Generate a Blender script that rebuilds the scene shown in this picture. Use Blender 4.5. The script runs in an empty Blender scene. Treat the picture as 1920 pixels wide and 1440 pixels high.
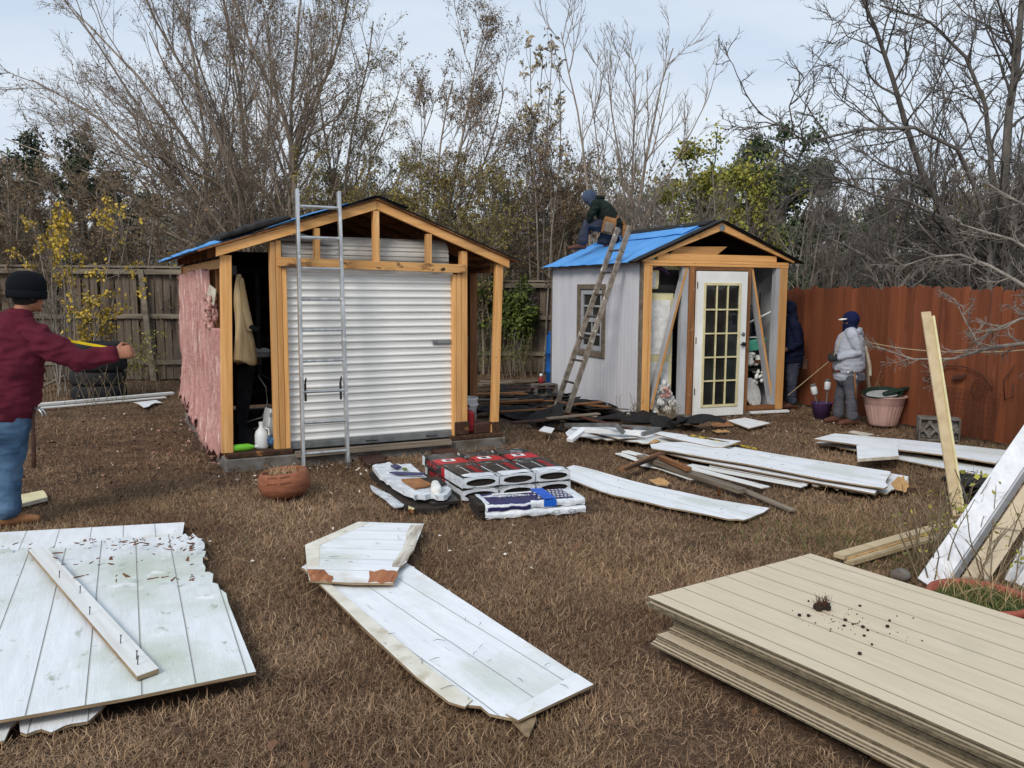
import bpy, bmesh, math, random
import numpy as np
from mathutils import Vector, Matrix, noise as mnoise
random.seed(7); NR = np.random.default_rng(11)
scn = bpy.context.scene; COL = scn.collection
PI = math.pi

# ------------------------------------------------------------------ camera
F_PX, PITCH, ROLL, CAM_H = 1571.8, math.radians(6.316), math.radians(.316), 1.7
cd = bpy.data.cameras.new('camera'); cam = bpy.data.objects.new('camera', cd); COL.objects.link(cam)
cd.sensor_width = 36; cd.lens = 36*F_PX/1920; cd.clip_start = .05; cd.clip_end = 2000
cam.matrix_world = Matrix.Translation((0, 0, CAM_H)) @ Matrix.Rotation(PI/2-PITCH, 4, 'X') @ Matrix.Rotation(ROLL, 4, 'Z')
scn.camera = cam
scn.view_settings.view_transform = 'Standard'; scn.view_settings.look = 'None'
scn.view_settings.gamma = 1; scn.view_settings.exposure = EXPOSURE = 0.1

# ------------------------------------------------------------------ sky and sun (overcast, thin cloud)
SUN_EL, SUN_AZ = math.radians(38), math.radians(207)     # azimuth clockwise from +Y: behind the camera, to the left
w = bpy.data.worlds.new('World'); scn.world = w; w.use_nodes = True
wt = w.node_tree; wt.nodes.clear()
def wn(t, **k):
    n = wt.nodes.new(t)
    for a, b in k.items(): setattr(n, a, b)
    return n
sky = wn('ShaderNodeTexSky'); sky.sky_type = 'NISHITA'; sky.sun_disc = False
sky.sun_elevation = SUN_EL; sky.sun_rotation = SUN_AZ; sky.dust_density = 2.0; sky.air_density = 1.0
tc = wn('ShaderNodeTexCoord'); sep = wn('ShaderNodeSeparateXYZ'); wt.links.new(tc.outputs['Generated'], sep.inputs[0])
addz = wn('ShaderNodeMath', operation='ADD'); addz.inputs[1].default_value = .12; wt.links.new(sep.outputs[2], addz.inputs[0])
mx = wn('ShaderNodeMath', operation='MAXIMUM'); mx.inputs[1].default_value = .05; wt.links.new(addz.outputs[0], mx.inputs[0])
dx = wn('ShaderNodeMath', operation='DIVIDE'); dy = wn('ShaderNodeMath', operation='DIVIDE')
for d, i in ((dx, 0), (dy, 1)):
    wt.links.new(sep.outputs[i], d.inputs[0]); wt.links.new(mx.outputs[0], d.inputs[1])
cmb = wn('ShaderNodeCombineXYZ'); wt.links.new(dx.outputs[0], cmb.inputs[0]); wt.links.new(dy.outputs[0], cmb.inputs[1])
mp = wn('ShaderNodeMapping'); mp.inputs['Scale'].default_value = (.55, 1.1, 1); mp.inputs['Rotation'].default_value = (0, 0, .35)
wt.links.new(cmb.outputs[0], mp.inputs[0])
cn = wn('ShaderNodeTexNoise'); cn.inputs['Scale'].default_value = .8; cn.inputs['Detail'].default_value = 7; cn.inputs['Roughness'].default_value = .52
wt.links.new(mp.outputs[0], cn.inputs['Vector'])
cr = wn('ShaderNodeMapRange'); cr.inputs[1].default_value = .38; cr.inputs[2].default_value = .64; cr.inputs[3].default_value = 0; cr.inputs[4].default_value = 1
wt.links.new(cn.outputs[0], cr.inputs[0])
hz = wn('ShaderNodeMapRange'); hz.inputs[1].default_value = .0; hz.inputs[2].default_value = .55; hz.inputs[3].default_value = 1.0; hz.inputs[4].default_value = .0
wt.links.new(sep.outputs[2], hz.inputs[0])
ccol = wn('ShaderNodeMix', data_type='RGBA')             # cloud: grey-blue thin parts, bright lit parts
ccol.inputs[6].default_value = (5.0, 6.5, 8.5, 1); ccol.inputs[7].default_value = (8.2, 9.1, 9.9, 1)
wt.links.new(cr.outputs[0], ccol.inputs[0])
ccol2 = wn('ShaderNodeMix', data_type='RGBA'); ccol2.inputs[7].default_value = (9.9, 10.1, 10.5, 1)
hm = wn('ShaderNodeMath', operation='MULTIPLY'); hm.inputs[1].default_value = .6; wt.links.new(hz.outputs[0], hm.inputs[0])
wt.links.new(hm.outputs[0], ccol2.inputs[0]); wt.links.new(ccol.outputs[2], ccol2.inputs[6])
mxs = wn('ShaderNodeMix', data_type='RGBA'); mxs.inputs[0].default_value = .88
wt.links.new(sky.outputs[0], mxs.inputs[6]); wt.links.new(ccol2.outputs[2], mxs.inputs[7])
bg = wn('ShaderNodeBackground'); bg.inputs[1].default_value = .095
wo = wn('ShaderNodeOutputWorld'); wt.links.new(mxs.outputs[2], bg.inputs[0]); wt.links.new(bg.outputs[0], wo.inputs[0])
sl = bpy.data.lights.new('sun', 'SUN'); sl.energy = 2.0; sl.angle = math.radians(20); sl.color = (1, .92, .82)
so = bpy.data.objects.new('sun', sl); COL.objects.link(so)
so.rotation_euler = (PI/2-SUN_EL, 0, PI-SUN_AZ)

# ------------------------------------------------------------------ pixel helpers: a pixel of the photograph to a point in the world
def ray(px, py):
    X, Y = px-960, py-720; c, s = math.cos(ROLL), math.sin(ROLL); x, y = X*c+Y*s, -X*s+Y*c
    return Vector((x, F_PX*math.cos(PITCH)-y*math.sin(PITCH), -F_PX*math.sin(PITCH)-y*math.cos(PITCH)))
CAMP = Vector((0, 0, CAM_H))
def G(px, py, z=0.):
    d = ray(px, py); return CAMP + d*((z-CAM_H)/d.z)
def W(px, py, Y):
    d = ray(px, py); return CAMP + d*(Y/d.y)

# ------------------------------------------------------------------ materials
def lin(c): return tuple(((v/255/12.92) if v/255 <= .04045 else ((v/255+.055)/1.055)**2.4) for v in c)
MATS = {}
class NT:
    def __init__(s, m): s.t = m.node_tree
    def n(s, t, **k):
        n = s.t.nodes.new(t)
        for a, b in k.items(): setattr(n, a, b)
        return n
    def l(s, a, b): s.t.links.new(a, b)
    def math(s, op, a, b=None):
        n = s.n('ShaderNodeMath', operation=op)
        for i, v in enumerate((a, b)):
            if v is None: continue
            if isinstance(v, (int, float)): n.inputs[i].default_value = v
            else: s.l(v, n.inputs[i])
        return n.outputs[0]
    def mix(s, f, a, b, bt='MIX'):
        n = s.n('ShaderNodeMix', data_type='RGBA', blend_type=bt)
        for i, v in ((0, f), (6, a), (7, b)):
            if isinstance(v, (int, float)): n.inputs[i].default_value = v
            elif isinstance(v, tuple): n.inputs[i].default_value = v+(1,) if len(v) == 3 else v
            else: s.l(v, n.inputs[i])
        return n.outputs[2]
    def rng(s, v, a, b, c=0, d=1):
        n = s.n('ShaderNodeMapRange'); s.l(v, n.inputs[0])
        for i, x in ((1, a), (2, b), (3, c), (4, d)): n.inputs[i].default_value = x
        return n.outputs[0]
    def noise(s, co, scale, detail=5, rough=.55, stretch=None, w=None):
        if stretch:
            m = s.n('ShaderNodeMapping'); m.inputs['Scale'].default_value = stretch; s.l(co, m.inputs[0]); co = m.outputs[0]
        n = s.n('ShaderNodeTexNoise'); n.inputs['Scale'].default_value = scale; n.inputs['Detail'].default_value = detail
        n.inputs['Roughness'].default_value = rough; s.l(co, n.inputs['Vector']); return n.outputs[0]
def mat(name, col, col2=None, rough=.7, nscale=6, stretch=None, lo=.35, hi=.65, bump=0., bscale=None, metal=0., rand=0., spots=(), grooves=None,
        plank=0., spec=.35, attr=None, trans=0., shift=True, detail=5):
    """col/col2 are sRGB 0-255. spots: (colour, scale, threshold, softness[, stretch]). grooves: (axis, period, width, colour, depth)."""
    m = bpy.data.materials.new(name); m.use_nodes = True; t = NT(m); MATS[name] = m
    b = m.node_tree.nodes['Principled BSDF']; b.inputs['Roughness'].default_value = rough; b.inputs['Metallic'].default_value = metal
    b.inputs['Specular IOR Level'].default_value = spec
    co = t.n('ShaderNodeTexCoord').outputs['Object']; oi = t.n('ShaderNodeObjectInfo')
    if shift:
        v = t.n('ShaderNodeVectorMath', operation='ADD'); c = t.n('ShaderNodeCombineXYZ')
        r = t.math('MULTIPLY', oi.outputs['Random'], 37.)
        for i in range(3): t.l(r, c.inputs[i])
        t.l(co, v.inputs[0]); t.l(c.outputs[0], v.inputs[1]); nco = v.outputs[0]
    else: nco = co
    c1 = lin(col); out = None; h = None
    nz = t.noise(nco, nscale, detail, stretch=stretch)
    if attr:
        a = t.n('ShaderNodeAttribute', attribute_name=attr)
        out = t.mix(a.outputs['Fac'], c1, lin(col2))
    elif col2 is not None:
        out = t.mix(t.rng(nz, lo, hi), c1, lin(col2))
    for s_ in spots:
        sc, ss, th, so_ = s_[:4]
        n2 = t.noise(nco, ss, 6, .6, s_[4] if len(s_) > 4 else None)
        out = t.mix(t.rng(n2, th, th+so_), out if out is not None else c1, lin(sc))
    if rand:
        hs = t.n('ShaderNodeHueSaturation'); t.l(t.rng(oi.outputs['Random'], 0, 1, 1-rand, 1+rand), hs.inputs['Value'])
        if out is None: hs.inputs['Color'].default_value = c1+(1,)
        else: t.l(out, hs.inputs['Color'])
        out = hs.outputs[0]
    if plank:
        sp0 = t.n('ShaderNodeSeparateXYZ'); t.l(co, sp0.inputs[0]); wn_ = t.n('ShaderNodeTexWhiteNoise', noise_dimensions='1D'); t.l(t.math('FLOOR', t.math('DIVIDE', sp0.outputs[0], plank)), wn_.inputs['W'])
        hs = t.n('ShaderNodeHueSaturation'); t.l(t.rng(wn_.outputs[0], 0, 1, .74, 1.22), hs.inputs['Value']); t.l(out, hs.inputs['Color']); out = hs.outputs[0]
    gh = None
    if grooves:
        ax, per, wd, gc, dep = grooves
        sp = t.n('ShaderNodeSeparateXYZ'); t.l(co, sp.inputs[0])
        fr = t.math('FRACT', t.math('DIVIDE', sp.outputs['XYZ'.index(ax)], per))
        dist = t.math('ABSOLUTE', t.math('SUBTRACT', fr, .5))
        gm = t.rng(dist, 0, wd/per, 1, 0)
        if gc is not None: out = t.mix(t.math('POWER', gm, .5), out if out is not None else c1, lin(gc))
        gh = t.math('MULTIPLY', gm, -dep)
    if out is None: b.inputs['Base Color'].default_value = c1+(1,)
    else: t.l(out, b.inputs['Base Color'])
    if bump or gh is not None:
        bn = t.n('ShaderNodeBump'); bn.inputs['Strength'].default_value = 1; bn.inputs['Distance'].default_value = 1
        hh = t.math('MULTIPLY', t.noise(nco, bscale or nscale*4, 6, .6, stretch), bump)
        if gh is not None: hh = t.math('ADD', hh, gh)
        t.l(hh, bn.inputs['Height']); t.l(bn.outputs[0], b.inputs['Normal'])
    if trans: b.inputs['Transmission Weight'].default_value = trans
    return m
GX, GY, GZ = (.09, 1, 1), (1, .09, 1), (1, 1, .09)
for ax, s_ in (('x', (.07, 1.3, 1.3)), ('y', (1.3, .07, 1.3)), ('z', (1.3, 1.3, .07))):
    mat('pine_'+ax, (226, 174, 112), (199, 143, 82), .62, 26, s_, .3, .7, .0014, 60, rand=.2,
        spots=(((158, 122, 84), 2.2, .52, .25, s_), ((84, 54, 32), 13, .70, .03), ((236, 194, 134), 14, .62, .1, s_), ((140, 100, 62), 3.1, .67, .12, s_)))
    mat('old_pine_'+ax, (150, 102, 62), (104, 68, 40), .75, 22, s_, .3, .7, .002, 50, rand=.15,
        spots=(((52, 38, 28), 5, .58, .1, s_), ((180, 150, 110), 12, .64, .08)))
    mat('grey_wood_'+ax, (142, 130, 114), (96, 84, 72), .85, 24, s_, .3, .7, .002, 50, rand=.15, spots=(((62, 52, 44), 6, .62, .08, s_),))
    mat('white_wood_'+ax, (226, 227, 226), (205, 204, 198), .6, 20, s_, .3, .7, .0012, 60, rand=.04,
        spots=(((150, 132, 110), 17, .72, .03, s_), ((120, 105, 90), 40, .74, .02)))
mat('header_wood', (218, 170, 110), (190, 136, 78), .68, 26, (.07, 1.3, 1.3), .3, .7, .0015, 60, spots=(((92, 62, 40), 3.2, .52, .12, (1, 1, 2.2)), ((40, 31, 26), 5.5, .60, .06, (1, 1, 2))))
mat('rotten_wood', (84, 58, 40), (46, 33, 25), .9, 18, None, bump=.006, spots=(((140, 96, 58), 9, .62, .08),))
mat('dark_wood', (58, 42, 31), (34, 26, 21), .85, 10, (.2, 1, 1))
mat('ply_edge', (168, 146, 116), (108, 88, 66), .8, 70, (.1, .1, 3))
mat('black', (17, 17, 18), (30, 30, 31), .75, 12, rand=.2)
mat('felt', (20, 20, 21), (32, 30, 30), .85, 14, bump=.006, bscale=9, rand=.35, spots=(((64, 56, 50), 11, .70, .1),))
mat('brown_felt', (70, 56, 46), (45, 36, 31), .9, 9, bump=.005, bscale=12, rand=.3)
mat('blue_underlay', (92, 158, 222), (74, 140, 206), .65, 2.2, None, bump=.01, bscale=4, spots=(((32, 84, 150), 6, .66, .06, (.5, 3, 1)), ((25, 45, 75), 22, .74, .02)))
mat('concrete', (126, 122, 116), (94, 88, 81), .9, 7, bump=.004, bscale=50, spots=(((84, 72, 60), 3, .5, .2), ((66, 56, 47), 9, .6, .1)))
mat('white_door', (238, 240, 238), (224, 226, 222), .4, 3, bump=.0004, spots=(((190, 186, 176), 8, .68, .1), ((120, 104, 84), 16, .75, .02)))
mat('roll_door', (232, 232, 228), (218, 218, 214), .42, 4, (.3, 1, 1), metal=.0, spots=(((176, 174, 168), 4, .62, .15, (.15, 1, 4)),))
mat('dirty_metal', (206, 204, 198), (170, 166, 158), .5, 3, (.3, 1, 2), spots=(((92, 84, 76), 5, .55, .14, (.3, 1, 2.2)), ((44, 40, 38), 4.2, .66, .1, (.4, 1, 1.5))))
mat('grey_metal', (150, 152, 152), (118, 120, 120), .45, 8, metal=.6)
mat('aluminium', (205, 207, 208), (165, 167, 168), .38, 14, (1, 1, .2), metal=.75, spots=(((232, 232, 230), 20, .6, .06), ((80, 78, 75), 30, .72, .04)))
mat('old_aluminium', (160, 150, 138), (116, 104, 92), .55, 12, None, metal=.25, spots=(((216, 214, 204), 9, .6, .05), ((76, 60, 48), 14, .62, .06)))
mat('dark_rung', (112, 104, 98), (80, 72, 66), .5, 20, metal=.5)
mat('insulation', (212, 166, 158), (178, 130, 123), .98, 14, (1, 1, .16), .25, .75, .03, 46, spec=.05, spots=(((236, 206, 198), 26, .55, .12, (1, 1, .12)), ((150, 100, 90), 7, .58, .16, (1, 1, .12))))
mat('fuzz', (230, 198, 188), (184, 136, 128), .95, attr='tint', spec=.05)
mat('shed_wall', (214, 214, 220), (202, 202, 209), .75, 5, (1, 1, .25), bump=.002, bscale=70, grooves=('Y', .1015, .004, (188, 188, 196), .003), spots=(((186, 182, 180), 2.5, .60, .2, (1, 1, .2)), ((224, 225, 230), 12, .64, .1), ((150, 140, 130), 34, .74, .02)))
mat('grey_paint', (176, 178, 182), (152, 154, 158), .7, 5, (1, 1, .2), bump=.0015, spots=(((120, 116, 110), 6, .66, .1),))
mat('inner_grey', (168, 170, 174), (140, 142, 146), .8, 2)
mat('window_trim', (128, 116, 100), (98, 86, 74), .8, 14)
mat('cream', (224, 214, 170), (205, 194, 150), .5, 8, spots=(((120, 100, 66), 20, .72, .04),))
mat('dark_glass', (26, 30, 30), (44, 50, 48), .06, 3, spec=.6)
mat('steel_dark', (52, 50, 48), None, .4, metal=.6)
mat('siding_white', (236, 238, 241), (220, 223, 227), .6, 7, (2.5, .35, 1), .3, .7, .0022, 34, grooves=('X', .2032, .004, (186, 186, 184), .004), shift=False,
    spots=(((196, 202, 190), 1.3, .52, .2), ((150, 136, 112), 36, .71, .03, (1, .4, 1)), ((208, 202, 188), 3.2, .60, .14), ((128, 116, 100), 70, .74, .02), ((190, 190, 186), 12, .66, .06, (3, .3, 1))))
mat('siding_green', (228, 232, 235), (212, 216, 218), .6, 7, (2.5, .35, 1), .3, .7, .0022, 34, grooves=('X', .2032, .0048, (178, 180, 174), .005), shift=False,
    spots=(((184, 192, 176), 1.05, .46, .22), ((150, 158, 138), 16, .62, .12, (1, .5, 1)), ((232, 234, 236), 5, .62, .1), ((126, 112, 94), 38, .73, .02)))
mat('cream_white', (224, 220, 208), (206, 200, 184), .7, 10, spots=(((140, 124, 102), 46, .70, .03), ((190, 180, 160), 6, .6, .12)))
mat('peeled', (214, 208, 196), (160, 150, 136), .8, 16, (.15, 1.5, 1), .4, .6, .004, spots=(((92, 80, 68), 9, .62, .06, (.15, 1.5, 1)),))
mat('bare_wood', (182, 122, 84), (140, 84, 54), .85, 12, (.2, 2, 1), .3, .7, .006, spots=(((96, 56, 36), 14, .6, .08, (.2, 2, 1)), ((214, 168, 120), 9, .62, .08)))
mat('siding_back', (206, 200, 186), (172, 160, 140), .8, 12)
mat('plain_white', (234, 236, 238), (220, 222, 224), .55, 6, spots=(((170, 160, 140), 26, .72, .03), ((206, 200, 184), 5, .64, .12)))
mat('soft_white', (226, 226, 222), (200, 200, 196), .7, 14, bump=.01, bscale=20)
mat('siding_beige', (210, 195, 170), (200, 184, 157), .55, 9, (.35, 2.5, 1), .3, .7, .0011, 50, grooves=('Y', .1524, .0042, (150, 138, 116), .004), shift=False, spots=(((192, 180, 154), 2, .56, .2), ((176, 160, 132), 6, .66, .12, (.3, 1, 1)), ((236, 228, 212), 34, .68, .05, (.12, 2, 1)), ((150, 134, 108), 44, .73, .02)))
mat('siding_edge', (128, 116, 94), (88, 79, 63), .8, 30, rand=.16)  # darkened for dirt, and with the shade between recessed edges put into the colour
mat('beige_trim', (200, 182, 148), (182, 162, 128), .6, 12, (1, .1, 1), rand=.05)
mat('terracotta', (152, 96, 71), (126, 77, 54), .8, 9, (1, 1, 4), bump=.0025, bscale=24, spots=(((204, 156, 134), 7, .64, .1), ((112, 62, 44), 5, .64, .1)))
mat('clay_red', (164, 88, 70), (140, 70, 54), .65, 8, spots=(((190, 120, 100), 9, .64, .1),))
mat('pink_pot', (196, 160, 150), (172, 136, 126), .8, 6, (1, 1, .3), bump=.002, spots=(((140, 116, 106), 5, .6, .14, (1, 1, .4)),))
mat('green_tray', (26, 52, 40), (18, 34, 30), .4, 8)
mat('soil', (58, 44, 34), (38, 30, 25), .95, 20, bump=.01)
mat('tyre', (24, 24, 26), (36, 36, 38), .8, 9, (1, 1, 6), bump=.004)
mat('blue_plastic', (28, 92, 160), (22, 76, 138), .45, 5)
mat('rust', (98, 56, 40), (62, 40, 32), .85, 30)
mat('red_fence', (134, 74, 45), (106, 58, 35), .8, 7, (1.4, 1.4, .1), .3, .7, .002, 40, spots=(((86, 40, 28), 4, .6, .14, (1, 1, .2)), ((146, 92, 66), 9, .60, .14, (1, 1, .15)), ((74, 44, 34), 40, .72, .03)), plank=.143)
mat('old_fence', (122, 108, 94), (90, 79, 69), .9, 9, (1.6, 1.6, .1), .3, .7, .003, 40, spots=(((54, 46, 40), 4, .56, .14, (1, 1, .12)), ((140, 128, 114), 10, .60, .12, (1, 1, .15)), ((40, 34, 30), 30, .72, .03)), plank=.14)
mat('fence_rail', (140, 130, 114), (106, 96, 84), .9, 10, (.2, .2, 1), bump=.002, spots=(((76, 82, 60), 4, .62, .12),))
mat('bark_grey', (146, 138, 130), (106, 98, 91), .9, 14, (1, 1, .3), bump=.004, spots=(((160, 154, 146), 8, .63, .1),))
mat('bark_brown', (158, 144, 130), (118, 107, 96), .9, 14, (1, 1, .3), bump=.003)
mat('bark_dark', (116, 110, 104), (80, 76, 72), .9, 14, (1, 1, .3), bump=.004, spots=(((116, 112, 104), 9, .63, .1),))
mat('bark_pale', (184, 180, 174), (126, 120, 112), .9, 9, (1, 1, .4), bump=.002, spots=(((80, 74, 68), 6, .6, .1),))
for n_, a_, b_ in (('leaf_brown', (142, 118, 88), (96, 84, 66)), ('leaf_olive', (156, 140, 74), (102, 98, 60)), ('leaf_green', (98, 112, 80), (58, 72, 54)), ('leaf_yellow', (216, 182, 76), (146, 130, 62)),
                   ('leaf_lime', (172, 166, 78), (108, 116, 58)), ('leaf_vine', (106, 118, 56), (52, 66, 36)), ('leaf_pod', (176, 164, 140), (130, 118, 96)), ('leaf_dark', (104, 112, 90), (66, 76, 62))):
    m_ = mat(n_, a_, b_, .7, attr='tint', spec=.15)
mat('dead_grass', (90, 68, 54), (204, 172, 138), .85, attr='tint', spec=.1, spots=(((176, 148, 104), .55, .48, .7), ((84, 60, 46), 1.3, .48, .5)), shift=False)
mat('green_grass', (66, 84, 46), (112, 120, 70), .8, attr='tint', spec=.1)
mat('straw', (150, 122, 90), (196, 172, 134), .85, attr='tint', spec=.1)
mat('skin', (160, 108, 82), (146, 94, 70), .55, 12)
mat('skin_dark', (120, 84, 66), (100, 68, 54), .6, 12)
mat('maroon', (96, 36, 49), (78, 27, 40), .9, 6, bump=.006, bscale=14, spec=.1)
mat('denim', (86, 112, 138), (58, 82, 108), .9, 5, bump=.006, bscale=16, spec=.1, spots=(((124, 150, 172), 4, .6, .14),))
mat('dark_denim', (66, 70, 84), (46, 50, 62), .9, 6, bump=.006, bscale=18, spec=.1)
mat('grey_jean', (92, 93, 100), (70, 71, 79), .9, 6, bump=.006, bscale=18, spec=.1)
mat('hoodie_grey', (172, 176, 186), (150, 154, 166), .95, 9, bump=.008, bscale=16, spec=.1)
mat('navy', (21, 29, 66), (15, 20, 46), .85, 8, bump=.004, spec=.15)
mat('navy_dark', (24, 30, 52), (16, 20, 38), .9, 8, bump=.006, bscale=16, spec=.1)
mat('forest', (38, 46, 40), (26, 32, 30), .9, 7, bump=.006, bscale=16, spec=.1)
mat('slate_blue', (70, 84, 108), (54, 66, 88), .85, 8)
mat('knit', (26, 29, 34), (16, 18, 22), .95, 60, (1, 1, 6), bump=.003, spec=.1)
mat('hair', (34, 28, 25), (22, 18, 17), .8, 30)
mat('boot', (150, 104, 68), (118, 78, 50), .8, 9)
mat('boot_brown', (96, 58, 44), (72, 44, 34), .7, 9)
mat('leather', (160, 112, 66), (118, 78, 44), .7, 9, spots=(((84, 54, 34), 8, .6, .1),))
mat('dark_leather', (84, 54, 42), (58, 38, 32), .7, 10)
mat('glove', (44, 46, 48), (30, 31, 33), .9, 12)
mat('cap_white', (226, 222, 214), None, .8)
mat('yellow', (232, 206, 40), (214, 186, 30), .45, 8, spots=(((40, 36, 20), 22, .66, .02, (1, 1, 1)),))
mat('dirty_yellow', (176, 150, 52), (60, 54, 40), .6, 14, lo=.45, hi=.55)
mat('white_plastic', (224, 228, 228), (206, 210, 212), .4, 6)
mat('lime_plastic', (128, 206, 60), (110, 186, 50), .4, 5)
mat('red_plastic', (142, 30, 36), (118, 22, 28), .45, 5)
mat('teal_plastic', (96, 186, 160), (76, 160, 138), .5, 5)
mat('purple', (84, 58, 100), (60, 42, 76), .5, 9)
mat('tan_cloth', (196, 176, 140), (166, 144, 108), .95, 7, (1, 1, .4), bump=.01, bscale=10, spec=.05)
mat('dark_cloth', (36, 37, 40), (24, 25, 27), .95, 8, bump=.01, bscale=9, spec=.05)
mat('blue_cloth', (72, 110, 146), (52, 86, 120), .9, 9)
mat('wrap_white', (230, 234, 238), (196, 202, 210), .35, 12, (1, 1, 2), bump=.01, bscale=16, spots=(((150, 154, 160), 15, .6, .1),))
mat('wrap_black', (52, 47, 44), (34, 31, 30), .45, 7, bump=.002, spots=(((74, 66, 60), 20, .6, .1),))
mat('wrap_photo', (60, 60, 60), (36, 36, 37), .4, 9, spots=(((150, 152, 150), 17, .58, .04), ((96, 90, 84), 11, .6, .06)))
mat('wrap_red', (196, 40, 48), (170, 28, 38), .4, 9, spots=(((226, 120, 120), 15, .66, .05),))
mat('wrap_navy', (48, 46, 96), (38, 36, 80), .4, 9, bump=.003)
mat('tape_blue', (28, 96, 200), (22, 84, 186), .4, 8)
mat('ink', (30, 30, 36), None, .6)
mat('label_white', (232, 232, 232), None, .5)
mat('shingle', (58, 49, 43), (34, 31, 29), .95, 30, (.2, .2, 6), bump=.004, spots=(((74, 62, 52), 40, .6, .1),))
mat('cardboard', (166, 116, 72), (132, 88, 54), .85, 12)
mat('osb', (214, 172, 116), (168, 122, 74), .85, 40, bump=.003)
mat('ramp_wood', (78, 50, 40), (58, 38, 32), .75, 14, (.2, 1, 1), bump=.002, rand=.15)
mat('white_trim', (226, 228, 232), (206, 208, 212), .55, 16, (1, 1, .3), bump=.002, spots=(((150, 146, 140), 50, .66, .05), ((172, 150, 124), 9, .7, .05)))
mat('rope', (190, 170, 136), (160, 140, 108), .9, 30)
mat('tray_white', (212, 216, 216), None, .5)
mat('roof_grey', (112, 112, 112), (92, 92, 93), .9, 5, bump=.01, grooves=('Z', .14, .02, (78, 78, 78), .01))
mat('house_wall', (188, 178, 162), (170, 160, 146), .85, 3)
mat('house_brick', (150, 120, 100), (126, 98, 82), .9, 12)
mat('house_white', (220, 220, 216), None, .7)
mat('house_glass', (66, 76, 84), None, .12)
mat('leaf_litter', (116, 84, 58), (70, 50, 38), .9, attr='tint')
mat('white_litter', (226, 222, 212), (170, 150, 126), .8, attr='tint')
M = MATS

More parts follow.
